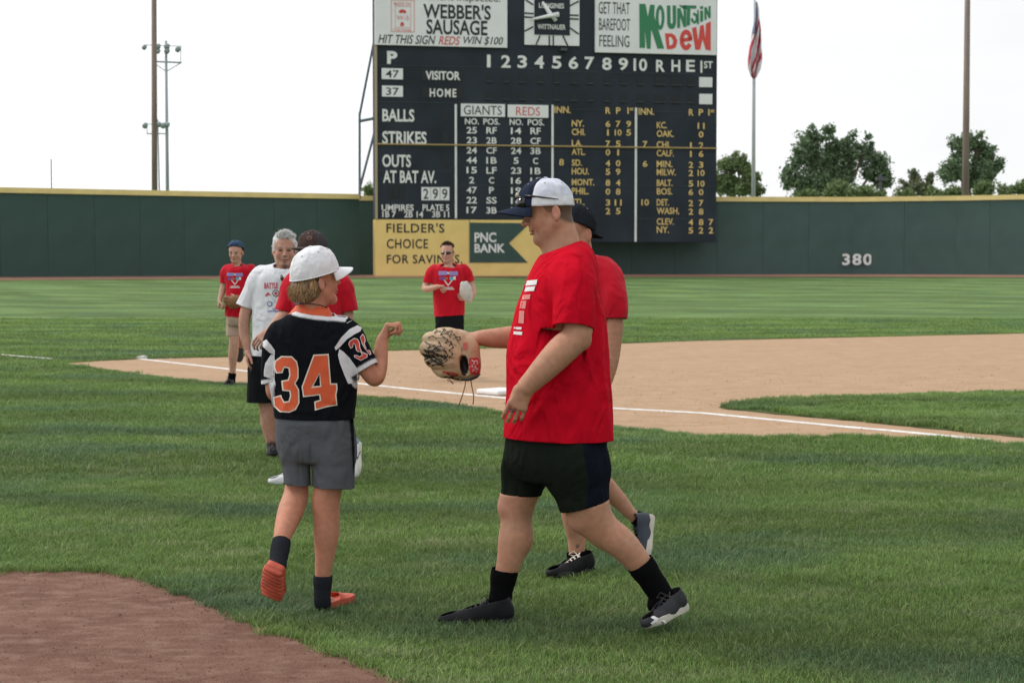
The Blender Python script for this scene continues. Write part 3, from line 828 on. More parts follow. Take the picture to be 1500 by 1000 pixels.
def light_tower():
    D = 135.0
    b0 = W(245.5, 285, D)
    t = empty('light_tower', (b0[0], b0[1], 0), 'thin floodlight pole with two crossarms behind the tall brown pole on the left', 'light tower')
    mb = MB(); mb.tube([(b0[0], b0[1], 0), W(243, 60, D)], [.17, .10], 10); mb.build('pole', M_lamp, t, smooth=True)
    mb = MB(); mb.tube([(*W(235, 285, D)[:2], 0), W(231, 175, D)], [.08, .05], 8); mb.build('stay', M_lamp, t)
    mb = MB(); mb.tube([W(229, 90.5, D), W(266, 92, D)], .07, 8); mb.tube([W(229, 95, D), W(243.5, 105, D)], .035, 6); mb.tube([W(264, 93, D), W(243.5, 105, D)], .035, 6); mb.tube([W(264.5, 92, D), W(265, 68, D)], .03, 6); mb.tube([W(212, 66, D), W(265, 68, D)], .03, 6)
    mb.build('crossarm', M_lamp, t)
    mb = MB(); mb.tube([W(215, 196, D), W(247, 196, D)], .05, 8); mb.tube([W(215.5, 184, D), W(215.5, 196, D)], .03, 6); mb.tube([W(212, 182, D), W(247, 182, D)], .03, 6)
    mb.build('crossarm', M_lamp, t)
    for (x, y, w, h) in ((212, 69, 3.5, 4.5), (232, 68, 3.8, 4.6), (232, 75, 3.2, 3.4), (245, 68, 4.2, 4), (245, 74.5, 4, 3.5), (261, 72, 4, 5.8), (213, 183.5, 4, 3), (233, 182, 3.6, 4), (239.5, 183.5, 4, 3.3), (246, 182.5, 3.2, 2.8)):
        p = W(x, y, D - .4); s = D / F
        mb = MB(); mb.tube([p + [0, .35, .1], p + [0, .1, .05], p + [0, -.25, -.1]], [.3 * w * s, .9 * w * s, w * s], 10)
        mb.build('floodlight', M_lamp, t, smooth=True)
light_tower()

def flag():
    """limp flag hanging beside its pole: a cloth sheet gathered into folds, stripes running along it"""
    D = 105.6
    red, wht, blu = (.60, .06, .10), (.80, .80, .83), (.06, .09, .22)
    rows = 60; cols = 26
    prof_y = [4, 15, 30, 45, 60, 75, 90, 104, 117]
    lx = [1106, 1105.5, 1104.5, 1101.5, 1099.5, 1097.5, 1095.5, 1095, 1099]
    rx = [1108, 1111, 1112, 1114, 1114.2, 1114, 1114.5, 1112, 1106.5]
    V = []; C = []; f = []
    for i in range(rows):
        y = 4 + (117 - 4) * i / (rows - 1)
        a, b = np.interp(y, prof_y, lx), np.interp(y, prof_y, rx)
        for j in range(cols):
            u = j / (cols - 1)
            fold = math.sin(u * 15 + i * .07) * (.10 + .12 * i / rows)
            p = W(a + (b - a) * u + math.sin(u * 9 + i * .1) * .6, y + 6 * abs(u - .55) * (i / rows) * -1, D)
            p[1] += fold - .3
            V.append(p)
            s = u * 4.3 + i * .105 + .5 * math.sin(i * .21 + u * 4)
            c = red if int(math.floor(s)) % 2 == 0 else wht
            if i < 26 and u < .45: c = blu if (i * 3 + j * 5) % 11 > 1 else wht
            C.append(c)
            if i and j: n = i * cols + j; f.append((n - cols - 1, n - cols, n, n - 1))
    o = mesh_obj('flag', V, f, mat('flag_cloth', (1, 1, 1), .8, attr=True), loc=W(1104, 10, 106), smooth=True, col=np.array(C))
    m = o.modifiers.new('s', 'SOLIDIFY'); m.thickness = 0.02
    tag(o, 'limp red white and blue flag hanging folded against the flagpole', 'flag')
flag()

# ------------------------------------------------------------------ trees
def leaf_material(name, c1, c2, c3):
    m = bpy.data.materials.new(name); m.use_nodes = True; N = m.node_tree.nodes; L = m.node_tree.links
    p = N['Principled BSDF']; p.inputs['Roughness'].default_value = 0.7; p.inputs['Specular IOR Level'].default_value = 0.25
    pos = N.new('ShaderNodeNewGeometry').outputs['Position']
    c = cmix(N, L, noise_mix(N, L, pos, .45, 3, .35, .65), c1, c2)
    c = cmix(N, L, noise_mix(N, L, pos, 2.2, 3, .5, .75), c, c3)
    L.new(c, p.inputs['Base Color'])
    tr = N.new('ShaderNodeBsdfTranslucent'); L.new(c, tr.inputs['Color'])
    mx = N.new('ShaderNodeMixShader'); mx.inputs[0].default_value = .22
    L.new(p.outputs[0], mx.inputs[1]); L.new(tr.outputs[0], mx.inputs[2]); L.new(mx.outputs[0], N['Material Output'].inputs['Surface'])
    return m
LEAF_A = leaf_material('leaf_dark', (.125, .190, .108), (.180, .262, .142), (.235, .315, .185))
LEAF_B = leaf_material('leaf_light', (.15, .21, .085), (.20, .27, .115), (.24, .31, .15))
LEAF_C = leaf_material('leaf_olive', (.14, .17, .09), (.20, .23, .12), (.24, .26, .15))
M_bark = mat('bark', (.11, .085, .065), .9, .5, 10, .2, 3)

def tree(label, cx, ybase, D, lobes, n, leaf, size=.26, seed=0, limbs=5, name='tree', group=None, z0=0.0):
    """lobes: (px, py, rx_px, ry_px) blobs of the crown as the photograph shows them; depth follows the width"""
    r = np.random.default_rng(seed); s = D / F
    base = W(cx, 375, D); base = np.array([base[0], D, z0])
    t = empty(name, base, label, 'tree', group)
    cen = []; rad = []
    for (px, py, rx, ry) in lobes:
        c = W(px, py, D + r.normal(0, min(rx, 60) * s * .35)); cen.append(c); rad.append((rx * s, rx * s * .8, ry * s))
    cen = np.array(cen); rad = np.array(rad)
    # trunk and limbs reach into the lobes
    mb = MB(); top = cen[:, 2].mean() ; tr0 = .035 * (cen[:, 2].max() - z0)
    fork = base + np.array([0, 0, (top - z0) * .5])
    mb.tube([base - [0, 0, .3], base + (fork - base) * .5 + [.1, 0, 0], fork], [tr0 * 1.2, tr0 * .9, tr0 * .7], 9)
    for c, rd in zip(cen, rad):
        mid = (fork + c) / 2 + r.normal(0, .25, 3); end = c + np.array([0, 0, rd[2] * .65])
        mb.tube([fork - [0, 0, .3], mid, c, end], [tr0 * .5, tr0 * .33, tr0 * .2, tr0 * .05], 6)
        for _ in range(limbs):
            d = r.normal(0, 1, 3); d /= np.linalg.norm(d); d[2] = abs(d[2]) * .6
            e = c + d * rd * .9; mb.tube([(mid + c) / 2, (c + e) / 2 + r.normal(0, .1, 3), e], [tr0 * .16, tr0 * .10, tr0 * .03], 4)
    mb.build('trunk', M_bark, t)
    # crown: clumps of leaf faces spread in the lobes, leaving gaps
    vol = rad.prod(1) ** (2 / 3); w = vol / vol.sum()
    nc = max(8, int(n / 55)); idx = r.choice(len(cen), nc, p=w)
    d = r.normal(0, 1, (nc, 3)); d /= np.linalg.norm(d, axis=1)[:, None]
    cc = cen[idx] + d * rad[idx] * (r.random((nc, 1)) ** .42)
    cs = r.uniform(.35, .85, (nc, 1)) * np.clip(rad[idx].min(1)[:, None] * .42, .3, 1.0)
    k = r.integers(0, nc, n)
    P = cc[k] + r.normal(0, 1, (n, 3)) * cs[k] * np.array([.8, .8, .75])
    P[:, 2] = np.maximum(P[:, 2], z0 + .4)
    a = r.normal(0, 1, (n, 3)); a /= np.linalg.norm(a, axis=1)[:, None]
    b = np.cross(a, r.normal(0, 1, (n, 3))); b /= np.linalg.norm(b, axis=1)[:, None]
    ss = size * r.uniform(.5, 1.2, (n, 1))
    V = np.stack([P - a * ss, P + b * ss * .45, P + a * ss, P - b * ss * .45], 1).reshape(-1, 3)
    Fc = np.arange(4 * n).reshape(-1, 4)
    mesh_obj('crown', V, Fc, leaf, t)
    return t

TG = 'trees behind the right wall'
tree('big broad dense green tree cluster between the flagpole and the tall brown pole', 1222, 288, 150, [(1165, 262, 24, 26), (1185, 225, 24, 34), (1192, 202, 13, 18), (1215, 215, 14, 30), (1222, 250, 34, 34), (1245, 222, 18, 30), (1268, 228, 15, 30), (1283, 245, 20, 26), (1295, 262, 13, 22), (1205, 270, 36, 20)], 23000, LEAF_A, .20, 1, group=TG)
tree('airy green tree just right of the scoreboard, behind the flagpole', 1085, 288, 140, [(1062, 258, 18, 26), (1083, 240, 13, 20), (1075, 275, 26, 14), (1100, 262, 14, 20), (1112, 278, 10, 9), (1045, 270, 14, 18)], 9000, LEAF_B, .17, 2, group=TG)
tree('slender half bare dark tree between the big cluster and the tall pole', 1345, 288, 145, [(1338, 262, 7, 22), (1349, 276, 13, 12), (1325, 276, 12, 12), (1362, 262, 6, 18)], 2600, LEAF_C, .17, 3, group=TG)
tree('spreading dark green tree partly behind the tall brown pole on the right', 1425, 288, 140, [(1405, 212, 13, 14), (1430, 208, 14, 14), (1445, 228, 18, 18), (1462, 245, 13, 12), (1400, 252, 22, 18), (1435, 260, 22, 20), (1412, 232, 14, 14)], 11000, LEAF_A, .185, 4, group=TG)
tree('low rounded pale green bush in front of the big tree cluster', 1260, 290, 125, [(1238, 282, 28, 12), (1225, 279, 18, 11), (1270, 285, 24, 10), (1185, 288, 22, 8)], 6500, LEAF_B, .16, 5, 2, 'bush', 'bushes behind the right wall')
tree('low green bush at the right edge behind the wall', 1470, 290, 125, [(1442, 279, 16, 11), (1470, 281, 15, 10), (1495, 279, 16, 12), (1520, 275, 20, 14)], 4500, LEAF_B, .16, 6, 2, 'bush', 'bushes behind the right wall')
tree('low pale green bush just left of the tall brown pole on the right', 1385, 290, 125, [(1378, 284, 20, 9), (1402, 283, 14, 9), (1330, 287, 20, 6)], 3200, LEAF_B, .16, 7, 2, 'bush', 'bushes behind the right wall')
tree('little green treetop showing between the brace and the scoreboard', 541, 290, 140, [(540, 277, 8, 6), (546, 283, 8, 5), (534, 285, 6, 4)], 900, LEAF_B, .16, 8, 2, group='trees behind the left wall')

# ------------------------------------------------------------------ turf blades
def turf_material(name='turf_blade', isle=False):
    m = bpy.data.materials.new(name); m.use_nodes = True; N = m.node_tree.nodes; L = m.node_tree.links
    p = N['Principled BSDF']; p.inputs['Roughness'].default_value = 0.5; p.inputs['Specular IOR Level'].default_value = 0.35
    c = turf_colour(N, L, False)
    a = N.new('ShaderNodeAttribute'); a.attribute_name = 'Col'
    mm = N.new('ShaderNodeMix'); mm.data_type = 'RGBA'; mm.blend_type = 'MULTIPLY'; mm.inputs[0].default_value = 1
    L.new(c, mm.inputs[6]); L.new(a.outputs['Color'], mm.inputs[7])
    g = N.new('ShaderNodeNewGeometry'); sp = N.new('ShaderNodeSeparateXYZ'); L.new(g.outputs['Position'], sp.inputs[0])
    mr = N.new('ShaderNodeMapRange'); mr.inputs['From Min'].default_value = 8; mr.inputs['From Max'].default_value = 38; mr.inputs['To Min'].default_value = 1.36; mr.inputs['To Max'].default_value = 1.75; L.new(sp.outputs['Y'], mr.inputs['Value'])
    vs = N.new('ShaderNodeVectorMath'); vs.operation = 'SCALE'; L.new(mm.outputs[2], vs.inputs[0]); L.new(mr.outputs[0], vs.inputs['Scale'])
    L.new(vs.outputs[0], p.inputs['Base Color'])
    tr = N.new('ShaderNodeBsdfTranslucent'); L.new(vs.outputs[0], tr.inputs['Color'])
    mx = N.new('ShaderNodeMixShader'); mx.inputs[0].default_value = .3
    L.new(p.outputs[0], mx.inputs[1]); L.new(tr.outputs[0], mx.inputs[2]); L.new(mx.outputs[0], N['Material Output'].inputs['Surface'])
    return m

def make_clump(r, nb, radius, hmin, hmax, w):
    """blades of grass as bent tapered strips; returns verts, faces(quads), colours"""
    V = []; C = []; Fq = []
    for k in range(nb):
        ang = r.uniform(0, 2 * math.pi); rr = radius * math.sqrt(r.random())
        x, y = rr * math.cos(ang), rr * math.sin(ang)
        h = r.uniform(hmin, hmax); ld = r.uniform(0, 2 * math.pi); lean = abs(r.normal(.0, .75)) * h
        dx, dy = math.cos(ld), math.sin(ld); sx, sy = -dy * w * .5, dx * w * .5
        tone = r.uniform(.55, 1.42)
        if r.random() < .08: col = (1.75 * tone, 1.35 * tone, 1.7 * tone)
        elif r.random() < .25: col = (1.15 * tone, 1.15 * tone, 1.35 * tone)
        else: col = (tone * .95, tone, tone * .95)
        n = len(V)
        for (t, ws) in ((0, 1.0), (.5, .9), (1.0, .25)):
            b = lean * t * t; z = h * t * (1 - .18 * t)
            V.append((x + dx * b - sx * ws, y + dy * b - sy * ws, z)); V.append((x + dx * b + sx * ws, y + dy * b + sy * ws, z))
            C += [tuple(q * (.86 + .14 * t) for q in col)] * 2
        Fq += [(n, n + 1, n + 3, n + 2), (n + 2, n + 3, n + 5, n + 4)]
    return V, Fq, C

def scatter_turf(name, label, P, scale, protos, m):
    """one object: prototype clumps (faces, tagged by id) and loose points; geometry nodes set a clump on every point"""
    V = []; Fq = []; C = []; pid = []
    for i, (v, f, c) in enumerate(protos):
        n = len(V); V += v; Fq += [tuple(a + n for a in q) for q in f]; C += c; pid += [i + 1] * len(v)
    npv = len(V)
    V = np.vstack([np.array(V), P]); C = np.vstack([np.array(C), np.ones((len(P), 3))])
    me = bpy.data.meshes.new(name)
    Fq = np.array(Fq, dtype=np.int32)
    me.vertices.add(len(V)); me.vertices.foreach_set('co', V.astype(np.float32).ravel())
    me.loops.add(Fq.size); me.loops.foreach_set('vertex_index', Fq.ravel())
    me.polygons.add(len(Fq)); me.polygons.foreach_set('loop_start', np.arange(0, Fq.size, 4, dtype=np.int32))
    me.update(calc_edges=True)
    ca = me.color_attributes.new('Col', 'FLOAT_COLOR', 'POINT'); c4 = np.ones((len(V), 4), np.float32); c4[:, :3] = C; ca.data.foreach_set('color', c4.ravel())
    at = me.attributes.new('pid', 'INT', 'POINT'); at.data.foreach_set('value', np.array(pid + [0] * len(P), np.int32))
    at = me.attributes.new('scl', 'FLOAT', 'POINT'); at.data.foreach_set('value', np.concatenate([np.ones(npv), scale]).astype(np.float32))
    me.materials.append(m)
    o = bpy.data.objects.new(name, me); COL.objects.link(o)
    ng = bpy.data.node_groups.new(name, 'GeometryNodeTree')
    ng.interface.new_socket('Geometry', in_out='INPUT', socket_type='NodeSocketGeometry'); ng.interface.new_socket('Geometry', in_out='OUTPUT', socket_type='NodeSocketGeometry')
    N, L = ng.nodes, ng.links
    gi, go = N.new('NodeGroupInput'), N.new('NodeGroupOutput')
    at = N.new('GeometryNodeInputNamedAttribute'); at.data_type = 'INT'; at.inputs['Name'].default_value = 'pid'
    g2i = N.new('GeometryNodeGeometryToInstance')
    def sel(v):
        c = N.new('FunctionNodeCompare'); c.data_type = 'INT'; c.operation = 'EQUAL'; L.new(at.outputs[0], c.inputs[2]); c.inputs[3].default_value = v
        s = N.new('GeometryNodeSeparateGeometry'); s.domain = 'POINT'; L.new(gi.outputs[0], s.inputs[0]); L.new(c.outputs[0], s.inputs[1]); return s.outputs[0]
    for i in range(len(protos)): L.new(sel(len(protos) - i), g2i.inputs[0])
    pts = sel(0)
    iop = N.new('GeometryNodeInstanceOnPoints'); L.new(pts, iop.inputs['Points']); L.new(g2i.outputs[0], iop.inputs['Instance']); iop.inputs['Pick Instance'].default_value = True
    ri = N.new('FunctionNodeRandomValue'); ri.data_type = 'INT'; ri.inputs[4].default_value = 0; ri.inputs[5].default_value = len(protos) - 1; L.new(ri.outputs[2], iop.inputs['Instance Index'])
    rr = N.new('FunctionNodeRandomValue'); rr.data_type = 'FLOAT_VECTOR'; rr.inputs[0].default_value = (-.08, -.08, 0); rr.inputs[1].default_value = (.08, .08, 6.283)
    L.new(rr.outputs[0], iop.inputs['Rotation'])
    sc = N.new('GeometryNodeInputNamedAttribute'); sc.data_type = 'FLOAT'; sc.inputs['Name'].default_value = 'scl'; L.new(sc.outputs[0], iop.inputs['Scale'])
    L.new(iop.outputs[0], go.inputs[0])
    md = o.modifiers.new('turf', 'NODES'); md.node_group = ng
    return tag(o, label, kind='stuff')

def turf_points(y0, y1, dens, margin=3.5):
    hw = lambda y: y * 750 / F + margin
    st = 1 / math.sqrt(dens); X, Y = np.meshgrid(np.arange(-hw(y1), hw(y1), st), np.arange(y0, y1, st))
    x = X.ravel() + rng.uniform(-.5, .5, X.size) * st; y = Y.ravel() + rng.uniform(-.5, .5, X.size) * st
    k = np.abs(x) < hw(y)
    return np.column_stack([x[k], y[k]])

def build_turf():
    M = turf_material()
    bands = [(3.5, 12, 60, 330, .15, .014, .034, .0023, 'near'), (12, 22, 28, 260, .22, .024, .042, .0040, 'mid'), (22, 42, 14, 240, .30, .026, .044, .0075, 'far')]
    for y0, y1, dens, nb, rad, h0, h1, w, nm in bands:
        protos = [make_clump(rng, nb, rad, h0, h1, w) for _ in range(5)]
        P = turf_points(y0, y1, dens)
        ok = ~inpoly(P, SKIN_D) & ~inpoly(P, CIRC_D)
        # keep clumps from spilling over the dirt edges: drop those whose disc crosses much
        for poly in (SKIN_D, CIRC_D):
            for a in np.linspace(0, 2 * math.pi, 6, endpoint=False):
                Q = P + np.array([math.cos(a), math.sin(a)]) * rad * .75
                ok &= ~inpoly(Q, poly)
        P = P[ok]
        # ragged, finer rim along the dirt edges
        scl = rng.uniform(.8, 1.2, len(P))
        P3 = np.column_stack([P, terrace(P[:, 0], P[:, 1])])
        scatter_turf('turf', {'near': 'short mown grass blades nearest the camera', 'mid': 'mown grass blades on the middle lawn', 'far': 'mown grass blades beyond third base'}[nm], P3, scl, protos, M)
    # rims: small dense tufts along the edges, taller and leaning
    protos = [make_clump(rng, 70, .07, .025, .055, .003) for _ in range(5)]
    E = []
    for poly, isl in ((SKIN_D, False), (CIRC_D, False)):
        for i in range(len(poly)):
            p = poly[i]
            if not (5 < p[1] < 34 and abs(p[0]) < p[1] * .3 + 2): continue
            for k in range(14):
                q = p + rng.normal(0, .11, 2)
                E.append(q)
    E = np.array(E); ok = ~inpoly(E, SKIN_D) & ~inpoly(E, CIRC_D)
    # a few stray tufts just inside the dirt
    ok2 = rng.random(len(E)) < .002
    E = E[ok | ok2]
    scatter_turf('turf_edge', 'ragged grass rim along the dirt edges', np.column_stack([E, np.zeros(len(E))]), rng.uniform(.5, 1.05, len(E)), protos, M)
    # infield tongue
    protos = [make_clump(rng, 240, .14, .028, .055, .0045) for _ in range(4)]
    lo, hi = ISLE.min(0), ISLE.max(0); n = int((9.5) * (hi[1] - lo[1]) * 46)
    P = np.column_stack([rng.uniform(lo[0], min(hi[0], 10), n), rng.uniform(lo[1], hi[1], n)])
    ok = inpoly(P, ISLE_D) & (P[:, 0] < P[:, 1] * .3 + 1.2)
    for a in np.linspace(0, 2 * math.pi, 6, endpoint=False): ok &= inpoly(P + np.array([math.cos(a), math.sin(a)]) * .10, ISLE_D)
    P = P[ok]
    scatter_turf('turf_island', 'raised tongue of infield grass right of third base', np.column_stack([P, np.full(len(P), .01)]), rng.uniform(.8, 1.25, len(P)), protos, M)
build_turf()

def clods():
    """crumbs of soil and small stones on the dirt"""
    V = []; Fc = []
    def crumb(x, y, s):
        n = len(V); q = rng.uniform(.6, 1.3, 5) * s
        V.extend([(x - q[0], y, 0.004), (x, y - q[1], 0.004), (x + q[2], y, 0.004), (x, y + q[3], 0.004), (x + rng.normal(0, .2) * s, y, q[4] * .8 + .004)])
        Fc.extend([(n, n + 1, n + 4), (n + 1, n + 2, n + 4), (n + 2, n + 3, n + 4), (n + 3, n, n + 4)])
    n = 42000
    P = np.column_stack([rng.uniform(-3.2, .6, n), rng.uniform(5.6, 8.8, n)]); P = P[inpoly(P, CIRC_D)]
    for p in P: crumb(p[0], p[1], abs(rng.normal(0, .0045)) * .62 + .0012)
    # crumbly rim
    for p in CIRC_D:
        if 5 < p[1] < 9.5 and abs(p[0]) < 3.4:
            for _ in range(9):
                q = p + rng.normal(0, .035, 2); crumb(q[0], q[1], abs(rng.normal(0, .007)) + .003)
    tag(mesh_obj('soil_crumbs', V, Fc, M_circ), 'soil crumbs and grit on the near dirt', kind='stuff')
    V.clear(); Fc.clear()
    for p in SKIN_D:
        if 12 < p[1] < 30 and abs(p[0]) < 9:
            for _ in range(5):
                q = p + rng.normal(0, .05, 2); crumb(q[0], q[1], abs(rng.normal(0, .008)) + .003)
    P = np.column_stack([rng.uniform(-2, 7.5, 9000), rng.uniform(13, 24, 9000)]); P = P[inpoly(P, SKIN_D)]
    for p in P: crumb(p[0], p[1], abs(rng.normal(0, .006)) + .002)
    tag(mesh_obj('soil_crumbs', V, Fc, M_skin), 'soil crumbs on the tan infield dirt', kind='stuff')
clods()

# ------------------------------------------------------------------ sculpting kit: distance fields meshed into one continuous skin
def nrm(v): v = np.array(v, float); return v / (np.linalg.norm(v) + 1e-12)

_perm = np.random.default_rng(11).permutation(256).astype(np.int64); _perm = np.concatenate([_perm, _perm, _perm])
_grad = np.random.default_rng(12).normal(0, 1, (256, 3)); _grad /= np.linalg.norm(_grad, axis=1)[:, None]
def perlin(P):
    P = np.asarray(P, float); i = np.floor(P).astype(np.int64); f = P - i; u = f * f * f * (f * (f * 6 - 15) + 10); i &= 255
    out = 0
    for dx in (0, 1):
        for dy in (0, 1):
            for dz in (0, 1):
                h = _perm[_perm[_perm[i[:, 0] + dx] + i[:, 1] + dy] + i[:, 2] + dz]
                g = _grad[h]; d = g[:, 0] * (f[:, 0] - dx) + g[:, 1] * (f[:, 1] - dy) + g[:, 2] * (f[:, 2] - dz)
                out = out + d * (u[:, 0] if dx else 1 - u[:, 0]) * (u[:, 1] if dy else 1 - u[:, 1]) * (u[:, 2] if dz else 1 - u[:, 2])
    return out

def axis(lo, hi, h, fine=()):
    out = [lo]
    while out[-1] < hi:
        x = out[-1]; s = h
        for a, b, hf in fine:
            if a <= x <= b: s = min(s, hf)
            elif x < a: s = min(s, max(hf, (a - x) * .6 + hf))
        out.append(x + s)
    return np.array(out)

def cr_up(P, R, n=4):
    """Catmull-Rom through points with radii"""
    P = np.array(P, float); R = np.array(R, float)
    Q = np.column_stack([P, R]); m = len(Q)
    if m < 3: return P, R
    E = np.vstack([2 * Q[0] - Q[1], Q, 2 * Q[-1] - Q[-2]]); out = []
    for i in range(1, m):
        p0, p1, p2, p3 = E[i - 1], E[i], E[i + 1], E[i + 2]
        for t in np.arange(n) / n:
            out.append(.5 * ((2 * p1) + (-p0 + p2) * t + (2 * p0 - 5 * p1 + 4 * p2 - p3) * t * t + (-p0 + 3 * p1 - 3 * p2 + p3) * t ** 3))
    out.append(Q[-1]); out = np.array(out)
    return out[:, :-1], np.maximum(out[:, -1], .002)

class Field:
    def __init__(s, lo, hi, h, fine=()):
        """fine: boxes (lo, hi, h) that get a finer grid"""
        s.ax = [axis(lo[i], hi[i], h, [(b[0][i], b[1][i], b[2]) for b in fine]) for i in range(3)]
        s.D = np.full([len(a) for a in s.ax], 1.0, np.float32)
    def win(s, lo, hi, m):
        sl = []
        for i in range(3):
            a = max(0, np.searchsorted(s.ax[i], lo[i] - m) - 2); b = min(len(s.ax[i]), np.searchsorted(s.ax[i], hi[i] + m) + 2); sl.append(slice(a, b))
        X = s.ax[0][sl[0]][:, None, None].astype(np.float32); Y = s.ax[1][sl[1]][None, :, None].astype(np.float32); Z = s.ax[2][sl[2]][None, None, :].astype(np.float32)
        return tuple(sl), X, Y, Z
    def merge(s, sl, d, k, sub=False):
        a = s.D[sl]
        if a.size == 0: return
        if sub:
            b = -d
            h = np.clip(.5 + .5 * (b - a) / k, 0, 1); s.D[sl] = a * (1 - h) + b * h + k * h * (1 - h)
        else:
            h = np.clip(.5 + .5 * (a - d) / k, 0, 1); s.D[sl] = a * (1 - h) + d * h - k * h * (1 - h)
    def cone(s, a, b, ra, rb, k=.02, flat=None, sub=False):
        a = np.array(a, float); b = np.array(b, float); R = max(ra, rb)
        sl, X, Y, Z = s.win(np.minimum(a, b) - R * 1.5, np.maximum(a, b) + R * 1.5, k + .01)
        ab = b - a; L2 = ab @ ab + 1e-12
        t = np.clip(((X - a[0]) * ab[0] + (Y - a[1]) * ab[1] + (Z - a[2]) * ab[2]) / L2, 0, 1)
        qx, qy, qz = X - a[0] - t * ab[0], Y - a[1] - t * ab[1], Z - a[2] - t * ab[2]
        d2 = qx * qx + qy * qy + qz * qz
        if flat is not None:                       # (direction, factor): thicker or thinner along one direction
            u, f = flat; u = nrm(u); q = qx * u[0] + qy * u[1] + qz * u[2]; d2 = d2 + q * q * (1 / f ** 2 - 1)
        s.merge(sl, np.sqrt(np.maximum(d2, 0)) - (ra + (rb - ra) * t), k, sub)
    def chain(s, P, R, k=.02, n=4, flat=None):
        P, R = cr_up(P, R, n)
        for i in range(len(P) - 1): s.cone(P[i], P[i + 1], R[i], R[i + 1], k if i < n else .003, flat)
    def ell(s, c, rad, ax=None, k=.02, sub=False):
        c = np.array(c, float); rad = np.array(rad, float); ax = np.eye(3) if ax is None else np.array([nrm(a) for a in ax])
        R = rad.max()
        sl, X, Y, Z = s.win(c - R, c + R, k + .01)
        x, y, z = X - c[0], Y - c[1], Z - c[2]
        q = [(x * a[0] + y * a[1] + z * a[2]) for a in ax]
        k0 = np.sqrt(sum((q[i] / rad[i]) ** 2 for i in range(3))); k1 = np.sqrt(sum((q[i] / rad[i] ** 2) ** 2 for i in range(3)))
        s.merge(sl, k0 * (k0 - 1) / np.maximum(k1, 1e-6), k, sub)
    def loft(s, rings, k=.03, n=2.3, grow=0.0, ztop=0.0, zbot=0.0):
        """rings: (z, cx, cy, a, b) upright elliptical sections"""
        r = np.array(rings, float); r = r[np.argsort(r[:, 0])]
        Q, _ = cr_up(r, np.ones(len(r)), 6)
        lo = np.array([(r[:, 1] - r[:, 3]).min(), (r[:, 2] - r[:, 4]).min(), r[0, 0]]); hi = np.array([(r[:, 1] + r[:, 3]).max(), (r[:, 2] + r[:, 4]).max(), r[-1, 0]])
        sl, X, Y, Z = s.win(lo, hi, k + .02)
        z = np.clip(Z, r[0, 0], r[-1, 0]); f = lambda c: np.interp(z, Q[:, 0], Q[:, c]).astype(np.float32)
        cx, cy, a, b = f(1), f(2), f(3) + grow, f(4) + grow
        kk = ((np.abs(X - cx) / a) ** n + (np.abs(Y - cy) / b) ** n) ** (1 / n)
        d = (kk - 1) * np.minimum(a, b)
        e = np.maximum(Z - (r[-1, 0] + ztop), (r[0, 0] - zbot) - Z)
        kq = .02; h = np.clip(.5 + .5 * (e - d) / kq, 0, 1)
        s.merge(sl, d * (1 - h) + e * h + kq * h * (1 - h), k)
    def mesh(s):
        D = s.D; S = D < 0
        nx, ny, nz = D.shape
        c = [S[i:nx - 1 + i, j:ny - 1 + j, k:nz - 1 + k] for i in (0, 1) for j in (0, 1) for k in (0, 1)]
        allin = c[0].copy(); anyin = c[0].copy()
        for q in c[1:]: allin &= q; anyin |= q
        act = anyin & ~allin
        I, J, K = np.nonzero(act); idm = np.full(act.shape, -1, np.int32); idm[I, J, K] = np.arange(len(I))
        pos = np.zeros((len(I), 3)); cnt = np.zeros(len(I))
        corner = lambda i, j, k: (I + i, J + j, K + k)
        E = [((0, 0, 0), (1, 0, 0)), ((0, 1, 0), (1, 1, 0)), ((0, 0, 1), (1, 0, 1)), ((0, 1, 1), (1, 1, 1)), ((0, 0, 0), (0, 1, 0)), ((1, 0, 0), (1, 1, 0)), ((0, 0, 1), (0, 1, 1)), ((1, 0, 1), (1, 1, 1)),
             ((0, 0, 0), (0, 0, 1)), ((1, 0, 0), (1, 0, 1)), ((0, 1, 0), (0, 1, 1)), ((1, 1, 0), (1, 1, 1))]
        for a, b in E:
            da = D[corner(*a)]; db = D[corner(*b)]; m = (da < 0) != (db < 0)
            if not m.any(): continue
            t = (da / (da - db + 1e-12))[m][:, None]
            pa = np.column_stack([s.ax[0][I[m] + a[0]], s.ax[1][J[m] + a[1]], s.ax[2][K[m] + a[2]]]); pb = np.column_stack([s.ax[0][I[m] + b[0]], s.ax[1][J[m] + b[1]], s.ax[2][K[m] + b[2]]])
            pos[m] += pa + (pb - pa) * t; cnt[m] += 1
        pos /= cnt[:, None]
        F_ = []
        # quads over crossed edges
        a, b = S[:-1, 1:-1, 1:-1], S[1:, 1:-1, 1:-1]; i, j, k = np.nonzero(a != b); j = j + 1; k = k + 1
        q = np.column_stack([idm[i, j - 1, k - 1], idm[i, j, k - 1], idm[i, j, k], idm[i, j - 1, k]]); fl = ~S[i, j, k]; q[fl] = q[fl][:, ::-1]; F_.append(q)
        a, b = S[1:-1, :-1, 1:-1], S[1:-1, 1:, 1:-1]; i, j, k = np.nonzero(a != b); i = i + 1; k = k + 1
        q = np.column_stack([idm[i - 1, j, k - 1], idm[i - 1, j, k], idm[i, j, k], idm[i, j, k - 1]]); fl = ~S[i, j, k]; q[fl] = q[fl][:, ::-1]; F_.append(q)
        a, b = S[1:-1, 1:-1, :-1], S[1:-1, 1:-1, 1:]; i, j, k = np.nonzero(a != b); i = i + 1; j = j + 1
        q = np.column_stack([idm[i - 1, j - 1, k], idm[i, j - 1, k], idm[i, j, k], idm[i - 1, j, k]]); fl = ~S[i, j, k]; q[fl] = q[fl][:, ::-1]; F_.append(q)
        Fq = np.vstack(F_); Fq = Fq[(Fq >= 0).all(1)]
        return pos, Fq

